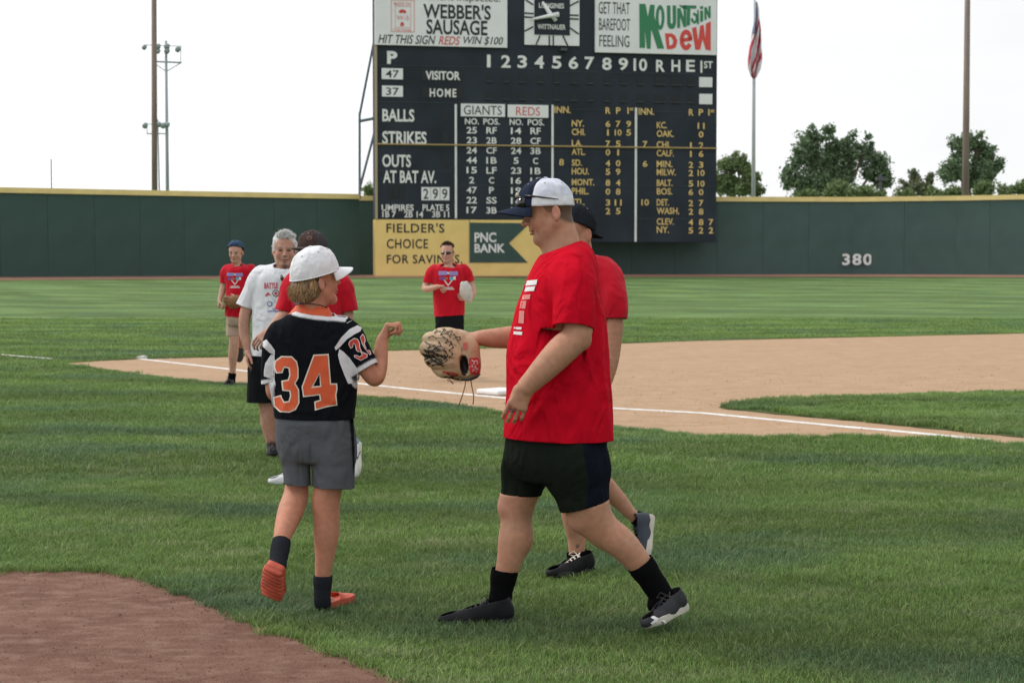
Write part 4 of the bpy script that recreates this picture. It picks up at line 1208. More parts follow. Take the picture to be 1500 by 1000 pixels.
def vnormals(V, Fq):
    a = V[Fq[:, 2]] - V[Fq[:, 0]]; b = V[Fq[:, 3]] - V[Fq[:, 1]]; n = np.cross(a, b); N = np.zeros_like(V)
    for c in range(4): np.add.at(N, Fq[:, c], n)
    return N / (np.linalg.norm(N, axis=1)[:, None] + 1e-12)

def relax(V, Fq, it=2, lam=.5):
    for _ in range(it):
        A = np.zeros_like(V); c = np.zeros(len(V))
        for i in range(4):
            j = (i + 1) % 4; np.add.at(A, Fq[:, i], V[Fq[:, j]]); np.add.at(c, Fq[:, i], 1); np.add.at(A, Fq[:, j], V[Fq[:, i]]); np.add.at(c, Fq[:, j], 1)
        V = V + lam * (A / np.maximum(c, 1)[:, None] - V)
    return V

def cut_mesh(V, Fq, cuts):
    """cuts: (point, outward normal, radius): what lies beyond the plane within the radius is taken off, the rim snapped to the plane"""
    keepf = np.ones(len(Fq), bool); V = V.copy()
    for cu in cuts:
        p, n, R = cu[:3]; p = np.array(p); n = nrm(n); d = (V - p) @ n; near = np.linalg.norm(V - p, axis=1) < R
        if len(cu) > 3: near &= cu[3](V)
        out = (d > 0) & near
        keepf &= ~out[Fq].all(1)
        rim = np.zeros(len(V), bool); rim[Fq[(out[Fq].any(1)) & ~(out[Fq].all(1))].ravel()] = True
        mv = rim & out; V[mv] -= n * d[mv][:, None]
    Fq = Fq[keepf]; used = np.unique(Fq); re = np.full(len(V), -1); re[used] = np.arange(len(used))
    return V[used], re[Fq]

def tuck(V, Fq, covers, gap=.007, reach=.018):
    """what is worn over is kept outside: vertices poking through a cover are drawn in under it"""
    N = vnormals(V, Fq)
    for bv, lo, hi, cuts in covers:
        m = ((V > lo - .02) & (V < hi + .02)).all(1)
        for cu in cuts:
            d = (V - np.array(cu[0])) @ nrm(cu[1]); q = (d > 0) & (np.linalg.norm(V - np.array(cu[0]), axis=1) < cu[2] * 1.15)
            if len(cu) > 3: q &= cu[3](V)
            m &= ~q
        for i in np.nonzero(m)[0]:
            q = Vector(V[i]); h = bv.find_nearest(q, reach)
            if h[0] is None: continue
            v = q - h[0]; d = v.dot(h[1]); lat = (v - h[1] * d).length
            if d > -gap and lat < .003 + .12 * abs(d) and N[i] @ np.array(h[1]) > .15: V[i] = h[0] - h[1] * gap
    return V

def cover_of(o):
    V, Fq = GEO[o.name]
    return (BVHTree.FromPolygons([tuple(v) for v in V], [tuple(int(i) for i in q) for q in Fq]), V.min(0), V.max(0), CUTS.get(o.name, []))
CUTS = {}

def PX(P):
    """photograph pixel of world points"""
    d = P - np.array([0, 0, CAMZ]); fwd = d[:, 1] * CP - d[:, 2] * SP; up = d[:, 1] * SP + d[:, 2] * CP
    return np.column_stack([750 + F * d[:, 0] / fwd, 500 - F * up / fwd])

# ------------------------------------------------------------------ materials for people
M_skin_p = mat('skin', (1, 1, 1), 0.6, 0.25, 180, .10, 38, attr=True, sub=0.05, spec=0.25, bdist=.002)
M_hair = mat('hair_strand', (1, 1, 1), 0.5, attr=True, spec=0.4)
def cloth(name, color=(1, 1, 1), attr=False, rough=.85, sheen=.0, var=.05, bump=.12, wrinkle=.55, wscale=8.5):
    return mat(name, color, rough, bump, 420, var, 3.0, attr=attr, sheen=sheen, spec=.04, bdist=.003, wrinkle=wrinkle, wscale=wscale)
M_red = cloth('shirt_red', (.56, .005, .020), wrinkle=.75)
M_redB = cloth('shirt_red_worn', (.52, .007, .022), sheen=.1)
M_tee = cloth('shirt_white', (.74, .76, .80))
M_jersey = mat('jersey', (1, 1, 1), .85, .15, 420, .05, 3.0, attr=True, spec=.04, bdist=.003, wrinkle=.6, wscale=10)
M_grey = cloth('shorts_grey', (.105, .115, .13), rough=.75)
M_dkgreen = mat('shorts_dark', (1, 1, 1), .85, .15, 420, .05, 3.0, attr=True, spec=.04, bdist=.003, wrinkle=.6, wscale=10)
M_blk = cloth('shorts_black', (.011, .012, .015), rough=.8)
M_beige = cloth('shorts_beige', (.42, .31, .24))
M_denim = cloth('shorts_denim', (.12, .17, .27))
M_sockb = cloth('sock_black', (.005, .005, .006), wrinkle=.2)
M_sockg = cloth('sock_charcoal', (.022, .025, .031), wrinkle=.2)
M_sockw = cloth('sock_white', (.75, .76, .78))
M_capm = cloth('cap_cloth', attr=True, rough=.8, wrinkle=.28, wscale=16)
M_shoeb = mat('shoe_black', (.010, .010, .012), .65, .3, 120, .25, 14, spec=.2, bdist=.003)
M_shoeg = mat('shoe_grey', (.032, .032, .037), .65, .3, 120, .2, 10, spec=.2, bdist=.003)
M_shoew = mat('shoe_white', (.68, .69, .70), .55, .2, 120, .08, 10, bdist=.003)
M_sole_t = mat('sole_tan', (.52, .49, .42), .7, .2, 60, .1, 10)
M_sole_b = mat('sole_black', (.02, .02, .022), .6)
M_orange = mat('shoe_orange', (.66, .115, .055), .5, .1, 60, .08, 12, bdist=.003)
M_orsole = mat('sole_orange', (.50, .085, .045), .6, .2, 60, .25, 20, bdist=.003)
M_leather = mat('mitt_leather', (1, 1, 1), .55, .35, 90, .12, 9, attr=True, spec=.4, bdist=.003)
M_lace = mat('lace', (.32, .19, .10), .7)
M_ink = mat('ink', (.016, .016, .02), .5)
M_glass = mat('lens_black', (.008, .008, .010), .12, spec=.6)
M_dkplast = mat('plastic_black', (.012, .012, .014), .3)
M_prw = mat('print_white', (.72, .72, .72), .7)
M_prb = mat('print_blue', (.10, .13, .42), .7)
M_prr = mat('print_red', (.55, .06, .10), .7)
M_prc = mat('print_cyan', (.10, .38, .50), .7)
M_pro = mat('print_orange', (.68, .105, .030), .65, .1, 300, .08, 20)
M_prcream = mat('print_cream', (.78, .72, .62), .65)

# ------------------------------------------------------------------ figure pieces
def frame(f, u):
    f = nrm(f); u = nrm(np.array(u, float) - f * np.dot(f, u)); r = np.cross(f, u); return f, u, r

def add_head(fl, o, f, u, s=1.0, jaw=1.0):
    f, u, r = frame(f, u); o = np.array(o, float)
    p = lambda a, b, c: o + (f * a + r * b + u * c) * s
    A = (f, r, u); e = lambda c, rad, k=.02, sub=False: fl.ell(p(*c), np.array(rad) * s, A, k * s, sub)
    e((.004, 0, .045), (.086, .075, .082), .01); e((.045, 0, .036), (.047, .060, .055), .03); e((.044, 0, -.02), (.046, .056, .062), .03)
    e((.034, 0, -.062), (.046, .050 * jaw, .044), .03); e((.076, 0, -.096), (.019, .022, .018), .022)
    for q in (-1, 1):
        fl.cone(p(-.002, q * .052 * jaw, -.036), p(.062, q * .020, -.093), .019 * s, .016 * s, .028 * s)
        e((.062, q * .037, -.024), (.027, .024, .026), .022)
        e((.099, q * .034, .006), (.013, .015, .0095), .012, True)
        e((.081, q * .031, .006), (.0125, .0145, .0105), .004)
    fl.cone(p(.084, -.033, .028), p(.084, .033, .028), .0115 * s, .0115 * s, .018 * s)
    e((.084, 0, .002), (.020, .0125, .034), .010); fl.cone(p(.090, 0, .032), p(.100, 0, .008), .0100 * s, .0088 * s, .012 * s); fl.cone(p(.098, 0, .008), p(.120, 0, -.024), .0085 * s, .0118 * s, .008 * s); e((.123, 0, -.0255), (.0105, .011, .009), .005)
    for q in (-1, 1): e((.104, q * .0125, -.027), (.011, .0085, .0075), .006)
    e((.095, 0, -.047), (.010, .024, .014), .012)
    e((.0985, 0, -.0565), (.0085, .024, .0052), .005); e((.0965, 0, -.0675), (.0085, .020, .0060), .005)
    e((.106, 0, -.0618), (.012, .021, .0016), .003, True)
    for q in (-1, 1):
        ea = (nrm(f * .95 - r * q * .25), nrm(r * q + f * .3), u)
        fl.ell(p(-.014, q * .080, -.002), np.array((.0185, .0075, .031)) * s, ea, .008 * s)
        fl.ell(p(-.012, q * .089, .003), np.array((.0105, .0060, .019)) * s, ea, .004 * s, True)
    return p, (f, r, u)

def add_hand(fl, w, d, n, t, curl=(20, 35, 25), s=1.0, thumb=(.6, .45, .6), spread=.05, wr=.026):
    """wrist point, finger direction, palm normal, thumb side"""
    d = nrm(d); n = nrm(np.array(n, float) - d * np.dot(d, n)); c = np.cross(d, n); t = c if np.dot(c, t) > 0 else -c
    w = np.array(w, float); p = lambda a, b, e=0: w + (d * a + t * b + n * e) * s
    for b, e in ((.026, .0), (.009, -.001), (-.009, -.001), (-.026, .001)):
        fl.cone(p(.018, b * .65), p(.080 - abs(b) * .15, b), .0155 * s, .0118 * s, .011 * s)
    fl.cone(p(-.01, 0), p(.03, 0), wr * .85, .020 * s, .018, flat=(n, .8))
    L = [(.0315, .050, .030, .024, .0088), (.0107, .056, .033, .025, .0090), (-.0107, .052, .031, .024, .0086), (-.0315, .041, .024, .021, .0077)]
    for i, (b, l1, l2, l3, r0) in enumerate(L):
        a = 0; q = p(.080 - abs(b) * .2, b); dv = nrm(d + t * (b * 40 * spread * .16))
        for j, (l, cu) in enumerate(zip((l1, l2, l3), curl)):
            a += math.radians(cu * (1 + .12 * i)); v = dv * math.cos(a) + n * math.sin(a); q2 = q + v * l * s
            rr = (r0, r0 * .93, r0 * .85, r0 * .74)
            fl.cone(q, q2, rr[j] * s, rr[j + 1] * s, .004 * s if j else .006 * s); q = q2
    td = nrm(d * thumb[0] + t * thumb[1] + n * thumb[2]); a0 = p(.022, .026, .006); a1 = a0 + td * .040 * s; a2 = a1 + nrm(td + d * .35) * .032 * s; a3 = a2 + nrm(td * .6 + d * .7) * .026 * s
    fl.cone(a0, a1, .0155 * s, .0125 * s, .014 * s); fl.cone(a1, a2, .0115 * s, .0105 * s, .004); fl.cone(a2, a3, .0103 * s, .0082 * s, .004)
    return a3

def skin_colours(V, base, paints):
    """paints: (centre, radii, axes, colour, strength) soft patches of skin or stubble tone"""
    C = np.tile(np.array(base, float), (len(V), 1))
    C *= (1 + .08 * perlin(V * 9)[:, None] + .06 * perlin(V * 34)[:, None] + .08 * perlin(V * 90)[:, None]); q = np.clip(perlin(V * 11 + 5) * 1.6, -1, 1); C[:, 0] *= 1 + .02 * q; C[:, 1] *= 1 - .05 * q; C[:, 2] *= 1 - .06 * q
    for c, rad, ax, col, st in paints:
        q = (V - np.array(c)); q = np.column_stack([q @ a for a in ax]) / np.array(rad); d = np.sqrt((q ** 2).sum(1))
        w = np.exp(-d * d * 1.8) * st if st <= 1 else np.clip((1.0 - d) * 5 + .5, 0, 1) * (st - 1)
        C = C * (1 - w[:, None]) + np.array(col) * w[:, None]
    return np.clip(C, 0, 1)

def face_paint(p, A, s, lips=(.36, .13, .11), brow=(.09, .06, .045), brow_s=1.8, nose=True, eyes=True):
    L = []
    sc = lambda *r: tuple(np.array(r) * s)
    L.append((p(.103, 0, -.062), sc(.016, .024, .0095), A, lips, 1.6))
    for q in (-1, 1):
        L.append((p(.092, q * .031, .0255), sc(.014, .020, .0048), A, brow, brow_s))
        L.append((p(.085, q * .038, -.022), sc(.03, .024, .022), A, (.52, .22, .16), .35))
        L.append((p(-.012, q * .086, 0), sc(.03, .014, .036), A, (.52, .21, .16), .55))
        if eyes:
            L.append((p(.096, q * .031, .006), sc(.014, .0175, .0080), A, (.16, .085, .065), 1.75))
            L.append((p(.094, q * .031, .0055), sc(.010, .0125, .0036), A, (.05, .04, .04), 1.9))
    if nose: L.append((p(.114, 0, -.022), sc(.018, .018, .016), A, (.52, .21, .16), .5))
    return L

def finish_body(fl, root, base, paints, name='body', it=1, covers=()):
    V, Fq = fl.mesh(); V = relax(V, Fq, it, .5)
    C = skin_colours(V, base, paints)
    V = tuck(V, Fq, [cover_of(o) for o in covers], .006)
    return mesh_obj(name, V, Fq, M_skin_p, root, smooth=True, col=C)

def garment(name, fl, root, m, cuts=(), fold=.006, fs=(8, 8, 3.5), creases=(), thick=.004, colour=None, seed=0, it=2, fold2=.0035, covers=()):
    V, Fq = fl.mesh(); V = relax(V, Fq, it, .5)
    N = vnormals(V, Fq)
    Pn = V + seed * 13.7
    wv = Pn + .05 * np.column_stack([perlin(Pn * 5), perlin(Pn * 5 + 9), perlin(Pn * 5 + 17)])
    n1 = perlin(wv * np.array(fs)); n2 = 1 - 2 * np.abs(perlin(wv * np.array(fs) * 1.9 + 31))
    n3 = 1 - 2 * np.abs(perlin(wv * np.array(fs) * np.array([1.6, 1.6, 3.2]) + 77)); n4 = np.clip(perlin(Pn * 4 + 3) * 2.2, 0, 1)
    d = fold * (n1 * 1.5) + fold2 * (n2 * 1.1 + 1.3 * n3 * n4)
    for a, b, w, amp in creases:
        a, b = np.array(a), np.array(b); ab = b - a; t = np.clip(((V - a) @ ab) / (ab @ ab), 0, 1)
        dist = np.linalg.norm(V - a - t[:, None] * ab, axis=1); d = d + amp * np.exp(-(dist / w) ** 2) * np.sin(math.pi * np.clip(t, .04, .96)) ** .5
    V = V + N * d[:, None]
    if len(covers): V = tuck(V, Fq, [cover_of(c) for c in covers], .009)
    if len(cuts): V, Fq = cut_mesh(V, Fq, cuts)
    col = colour(V) if colour is not None else None
    o = mesh_obj(name, V, Fq, m, root, smooth=True, col=col)
    if thick:
        md = o.modifiers.new('thickness', 'SOLIDIFY'); md.thickness = thick; md.offset = -1 if thick > 0 else 0
    GEO[o.name] = (V, Fq); CUTS[o.name] = list(cuts)
    return o
GEO = {}

def bvh_of(o):
    V, Fq = GEO[o.name]; return BVHTree.FromPolygons([tuple(v) for v in V], [tuple(int(i) for i in q) for q in Fq])

def decal(name, loops, m, target, parent, off=.004, cell=3.0, holes=(), bvh=None):
    """flat print: outline in photograph pixels laid onto the garment's surface"""
    bm = bmesh.new()
    for lp in [loops] + list(holes):
        pts = []
        for i in range(len(lp)):
            a, b = np.array(lp[i], float), np.array(lp[(i + 1) % len(lp)], float); k = max(1, int(np.linalg.norm(b - a) / cell))
            pts += [a + (b - a) * t / k for t in range(k)]
        v = [bm.verts.new((p[0], p[1], 0)) for p in pts]
        for i in range(len(v)): bm.edges.new((v[i], v[(i + 1) % len(v)]))
    bmesh.ops.triangle_fill(bm, use_beauty=True, edges=bm.edges[:])
    for _ in range(3):
        es = [e for e in bm.edges if e.calc_length() > cell * 1.6]
        if not es: break
        bmesh.ops.subdivide_edges(bm, edges=es, cuts=1); bmesh.ops.triangulate(bm, faces=bm.faces[:])
    bvh = bvh or bvh_of(target); cp = Vector((0, 0, CAMZ)); V = []; last = None
    for v in bm.verts:
        d = Vector(ray(v.co.x, v.co.y)).normalized(); h = bvh.ray_cast(cp, d)
        if h[0] is not None: last = (h[0] - cp).length
        if last is None:
            h = bvh.find_nearest(Vector(W(v.co.x, v.co.y, 8)));  last = (h[0] - cp).length
        V.append(cp + d * (last - off))
    bm.verts.index_update(); Fc = [tuple(x.index for x in f.verts) for f in bm.faces]; bm.free()
    V = np.array([v[:] for v in V])
    if len(Fc):
        a, b, c = V[[f[0] for f in Fc]], V[[f[1] for f in Fc]], V[[f[2] for f in Fc]]
        flip = ((np.cross(b - a, c - a)) * (a - np.array([0, 0, CAMZ]))).sum(1) > 0
        Fc = [f[::-1] if q else f for f, q in zip(Fc, flip)]
    return mesh_obj(name, V, Fc, m, parent)

def decal_text(name, s, box, m, target, parent, off=.004, bold=.02, shear=0, bvh=None, skew=0.0):
    V, Fc = text_fit(s, bold, shear); x0, y0, x1, y1 = box
    bvh = bvh or bvh_of(target); cp = Vector((0, 0, CAMZ)); out = []; last = None
    P = np.column_stack([x0 + (x1 - x0) * V[:, 0], y1 + (y0 - y1) * V[:, 1] + skew * V[:, 0]])
    dist = []
    for p in P:
        h = bvh.ray_cast(cp, Vector(ray(*p)).normalized()); dist.append((h[0] - cp).length if h[0] is not None else np.nan)
    dist = np.array(dist); dist[np.isnan(dist)] = np.nanmedian(dist) if not np.isnan(dist).all() else 8
    for p, L in zip(P, dist): out.append(np.array([0, 0, CAMZ]) + nrm(ray(*p)) * (L - off))
    return mesh_obj(name, out, Fc, m, parent)

def inset(pts, d):
    P = np.array(pts, float); n = len(P); A = .5 * sum(P[i, 0] * P[(i + 1) % n, 1] - P[(i + 1) % n, 0] * P[i, 1] for i in range(n)); sg = 1 if A > 0 else -1; out = []
    for i in range(n):
        a = nrm(P[i] - P[i - 1]); b = nrm(P[(i + 1) % n] - P[i]); na = np.array([-a[1], a[0]]) * sg; nb = np.array([-b[1], b[0]]) * sg
        m = na + nb; m = m / max(np.dot(m, m) / 2, .45) ; out.append(P[i] + m * d)
    return out

def add_shoe(root, heel, toe, up, L, m_up, m_sole, w=1.0, name='shoe', open_back=False, laces=None, lugs=False, sole_t=.022, stripe=None):
    """heel and toe points on the sole plane"""
    heel = np.array(heel, float); f = nrm(np.array(toe, float) - heel); f, u, r = frame(f, up)
    p = lambda a, b, c: heel + f * a * L + r * b * L * w + u * c * L
    lo = np.minimum.reduce([p(a, b, c) for a in (-.1, 1.1) for b in (-.3, .3) for c in (-.1, .55)]); hi = np.maximum.reduce([p(a, b, c) for a in (-.1, 1.1) for b in (-.3, .3) for c in (-.1, .55)])
    A = (f, r, u)
    fl = Field(lo, hi, .0055)
    fl.ell(p(.13, 0, .16), (L * .14, L * .115 * w, L * .17), A, .02); fl.ell(p(.42, 0, .12), (L * .27, L * .125 * w, L * .15), A, .03)
    fl.ell(p(.72, .0, .095), (L * .25, L * .155 * w, L * .105), A, .03); fl.ell(p(.86, -.0, .085), (L * .14, L * .125 * w, L * .085), A, .02)
    fl.cone(p(.12, 0, .2), p(.17, 0, .34), L * .105, L * .12, .03); fl.cone(p(.25, 0, .24), p(.5, 0, .17), L * .10, L * .09, .03)
    V, Fq = fl.mesh(); V = relax(V, Fq, 1)
    cuts = [(p(.2, 0, .335), nrm(u + f * .25), .25), (p(.5, 0, .03), -u, .6)]
    if open_back: cuts.append((p(.42, 0, .1), nrm(-f + u * .35), .5))
    V, Fq = cut_mesh(V, Fq, cuts)
    so = mesh_obj(name, V, Fq, m_up, root, smooth=True); md = so.modifiers.new('t', 'SOLIDIFY'); md.thickness = .004; md.offset = 0
    # sole: outline prism with rounded waist
    out = [(-.02, 0), (0, .09), (.06, .12), (.2, .125), (.38, .115), (.55, .15), (.72, .175), (.86, .155), (.96, .09), (1.0, 0)]
    if open_back: out = [(-.02, 0), (-.01, .10), (.05, .14), (.2, .15), (.4, .145), (.55, .16), (.72, .172), (.88, .165), (.97, .125), (1.0, 0)]
    out = out + [(a, -b) for a, b in out[-2:0:-1]]
    Q, _ = cr_up(np.array([(a, b, 0) for a, b in out + [out[0]]]), np.ones(len(out) + 1), 3); Q = Q[:-1]; n = len(Q)
    V = []; Fc = []; t = sole_t / L
    spring = lambda a: .016 * max(0, a - .7) / .3
    for lay, (c, g) in enumerate(((t + .028, .90), (t + .02, 1.0), (t * .4, 1.0), (0, .95))):
        for q in Q: V.append(p(.5 + (q[0] - .5) * g, q[1] * g, c + spring(q[0])))
    for lay in range(3):
        for i in range(n): j = (i + 1) % n; Fc.append((lay * n + i, lay * n + j, (lay + 1) * n + j, (lay + 1) * n + i))
    Fc.append(tuple(range(3 * n, 4 * n))); Fc.append(tuple(range(n))[::-1])
    bs = mesh_obj('sole', V, Fc, m_sole, so)
    if lugs:
        for i in range(8):
            a = .06 + i * .125; hw = np.interp(a, [0, .2, .38, .55, .72, .86, 1], [.12, .15, .145, .16, .172, .160, .12])
            lg = MB(); lg.tube([p(a, -hw * 1.0, t * .3), p(a, -hw * .92, -.012), p(a, 0, -.016), p(a, hw * .92, -.012), p(a, hw * 1.0, t * .3)], [.009, .0125, .0125, .0125, .009], 8); lg.build('tread', M_orsole, so, smooth=True)
    if laces is not None:
        mb = MB()
        for i in range(5):
            a = .32 + i * .07; hgt = .335 - i * .033
            mb.tube([p(a, -.07, hgt - .035), p(a + .03, 0, hgt + .0), p(a + .05, .07, hgt - .04)], .0022 * (L / .29) + .0006, 5)
            mb.tube([p(a, .07, hgt - .035), p(a + .03, 0, hgt + .003), p(a + .05, -.07, hgt - .04)], .0022 * (L / .29) + .0006, 5)
        mb.tube([p(.33, 0, .33), p(.36, .08, .39), p(.42, .13, .33), p(.38, .05, .31)], .0022, 5); mb.tube([p(.33, 0, .33), p(.34, -.08, .38), p(.42, -.12, .31), p(.36, -.04, .31)], .0022, 5)
        mb.tube([p(.33, 0, .33), p(.42, .1, .27), p(.5, .17, .17)], .0018, 5)
        mb.build('lace', laces, so)
    return so, p

def add_sock(root, P, R, m, cutp=None):
    P = [np.array(q) for q in P]; lo = np.min(P, 0) - max(R) * 1.6; hi = np.max(P, 0) + max(R) * 1.6
    fl = Field(lo, hi, .006); fl.chain(P, R, .01)
    d = nrm(P[0] - P[1])
    return garment('sock', fl, root, m, [(P[0], d, .12)], .0012, (20, 20, 30), thick=.003, fold2=.0012)

M_eyelet = mat('eyelet', (.30, .30, .32), .6)
def cap_obj(root, c, f, u, a, b, h, colour, brim=(.075, .07, .012), brim_col=(.8, .8, .8), under=None, visor=True, squash=.9, name='cap', sidec=.020, lean=0.0):
    f, u, r = frame(f, u); c = np.array(c, float); V = []; C = []; Fc = []; na, ne = 144, 26
    for j in range(ne + 1):
        el = j / ne * math.pi / 2
        for i in range(na):
            az = 2 * math.pi * i / na; ce = math.cos(el) ** .82; se = math.sin(el) ** .95
            seam = 1 - .020 * math.exp(-((((az / (math.pi / 3)) + .5) % 1 - .5) / .055) ** 2) * (1 if el > .12 else 0)
            fr = 1 + (.05 * math.cos(az) if math.cos(az) > 0 else 0) * (1 - j / ne)
            low = -.012 * (1 - math.cos(2 * az)) * 0
            P = c + f * (a * math.cos(az) * ce * seam * fr) + r * (b * math.sin(az) * ce * seam) + u * (h * se * (seam if j < ne else 1) + low)
            P = P + nrm(P - c) * (.0055 * float(perlin(np.array([[math.cos(az) * ce * 2.3, math.sin(az) * ce * 2.3 + c[0], el * 2.2]]))[0]) + .003 * float(perlin(np.array([[math.cos(az) * ce * 5, math.sin(az) * ce * 5 + c[0], el * 5]]))[0])) * min(1, el * 4)
            P = P + f * lean * a * se ** 1.5; V.append(P); C.append(colour(az, el))
        if j:
            for i in range(na): k = (i + 1) % na; Fc.append(((j - 1) * na + i, (j - 1) * na + k, j * na + k, j * na + i))
    V = np.array(V)
    if np.dot(np.cross(V[Fc[0][1]] - V[Fc[0][0]], V[Fc[0][3]] - V[Fc[0][0]]), V[0] - c) < 0: Fc = [q[::-1] for q in Fc]
    o = mesh_obj(name, V, Fc, M_capm, root, smooth=True, col=np.array(C)); md = o.modifiers.new('t', 'SOLIDIFY'); md.thickness = .004
    n = 40
    def dome(az, el, lift=0.0):
        P = np.array(V[(min(ne, int(round(el / (math.pi / 2) * ne)))) * na + int(round(az / (2 * math.pi) * na)) % na]); return P + nrm(P - c) * lift
    VV = V
    for s_i in range(6):
        az = s_i * math.pi / 3
        mbs = MB(); mbs.tube([np.array(VV[j * na + int(round(az / (2 * math.pi) * na)) % na]) + nrm(np.array(VV[j * na + int(round(az / (2 * math.pi) * na)) % na]) - c) * .0006 for j in range(0, ne - 1)], .0019, 5)
        so_ = mbs.build('seam', M_capm, o, smooth=True); ca = so_.data.color_attributes.new('Col', 'FLOAT_COLOR', 'POINT'); cc = np.ones((len(so_.data.vertices), 4), np.float32); cc[:, :3] = np.array(colour(az, .6)) * 1.06; ca.data.foreach_set('color', cc.ravel())
        j = int(ne * .58); P = np.array(VV[j * na + int(round((az + math.pi / 6) / (2 * math.pi) * na)) % na])
        mbs = MB(); nn = nrm(P - c); mbs.tube([P - nn * .002, P + nn * .0016], .0035, 8); mbs.build('eyelet', M_eyelet, o)
    if visor:
        V = []; Fc = []; m_ = 12; C = []; bl, bw, bd = brim
        for j in range(m_ + 1):
            t = j / m_
            for i in range(n + 1):
                s_ = -1 + 2 * i / n; az = s_ * 1.12
                inner = f * (a * 1.03 * math.cos(az)) + r * (b * 1.0 * math.sin(az))
                ln = bl * (1 - abs(s_) ** 2.6) ** .62 if abs(s_) < 1 else 0
                P = c + inner * .985 + f * ln * t * 1.0 + r * (0.06 * bw * s_ * t) + u * (.004 - bd * t * .6 - (abs(s_) ** 2) * sidec * (.35 + t * .65))
                V.append(P); C.append(brim_col)
            if j:
                for i in range(n): q = (j - 1) * (n + 1) + i; Fc.append((q, q + 1, q + n + 2, q + n + 1))
        if np.dot(np.cross(np.array(V[1]) - V[0], np.array(V[n + 2]) - V[1]), u) < 0: Fc = [q[::-1] for q in Fc]
        bo = mesh_obj('brim', V, Fc, M_capm, o, smooth=True, col=np.array(C)); md = bo.modifiers.new('t', 'SOLIDIFY'); md.thickness = .005
    tp = c + f * lean * a; bt = MB(); bt.tube([tp + u * (h - .002), tp + u * (h + .003), tp + u * (h + .004)], [.009, .008, .002], 10); btn = bt.build('button', None, o, smooth=True)
    btn.data.materials.append(M_capm); ca = btn.data.color_attributes.new('Col', 'FLOAT_COLOR', 'POINT'); cc = np.ones((len(btn.data.vertices), 4), np.float32); cc[:, :3] = colour(math.pi, 1.2); ca.data.foreach_set('color', cc.ravel())
    return o

def hair_tufts(root, P0, D0, L, base, rngk, w=.0022, grav=.6, curl=.25, name='hair', segs=5, var=.3):
    """strands as narrow tapering ribbons from roots P0 in directions D0"""
    n = len(P0); V = []; Fc = []; C = []
    cam0 = np.array([0, 0, CAMZ])
    for i in range(n):
        p = np.array(P0[i]); d = nrm(D0[i]); l = L[i]; side = nrm(np.cross(d, nrm(p - cam0)) + rngk.normal(0, .25, 3)); cl = rngk.normal(0, curl, 3)
        tone = 1 + rngk.normal(0, var); col = np.clip(np.array(base) * tone, .01, .9); k0 = len(V)
        for j in range(segs + 1):
            t = j / segs; ww = w * (1 - t * .8)
            V += [p - side * ww, p + side * ww]; C += [col * (.9 + .2 * t)] * 2
            d = nrm(d + np.array([0, 0, -grav]) / segs + cl / segs); p = p + d * l / segs
            if j: q = k0 + 2 * j; Fc.append((q - 2, q - 1, q + 1, q))
    return mesh_obj(name, V, Fc, M_hair, root, smooth=True, col=np.array(C))

def ring_px(rows, D, dy=0.0):
    """rows: (py, x_left, x_right, y offset, half depth) -> loft rings"""
    out = []
    for py, xl, xr, yo, b in rows:
        Y = D + dy + yo; a, c = W(xl, py, Y), W(xr, py, Y); out.append((a[2], (a[0] + c[0]) / 2, Y, (c[0] - a[0]) / 2, b))
    return out

class Person:
    def __init__(s, D, label, feet_px, group=None):
        s.D = D; s.k = D / F
        g = W(feet_px, 600, D); s.root = empty('person', (g[0], D, 0), label, 'person', group)
    def w(s, px, py, off=0.0): return W(px, py, s.D + off)
    def ch(s, fl, pts, k=.02, flat=None):
        """limb chain in pixels: (px, py, depth offset, radius px)"""
        fl.chain([s.w(x, y, o) for x, y, o, r in pts], [r * s.k for x, y, o, r in pts], k, 4, flat)
    def field(s, x0, y0, x1, y1, d0, d1, h, fine=()):
        lo = W(x0, y1, s.D); hi = W(x1, y0, s.D); fb = []
        for (fx0, fy0, fx1, fy1, fd0, fd1, fh) in fine:
            a = W(fx0, fy1, s.D); b = W(fx1, fy0, s.D); fb.append(((a[0], s.D + fd0, a[2]), (b[0], s.D + fd1, b[2]), fh))
        return Field((lo[0], s.D + d0, lo[2]), (hi[0], s.D + d1, hi[2]), h, fb)

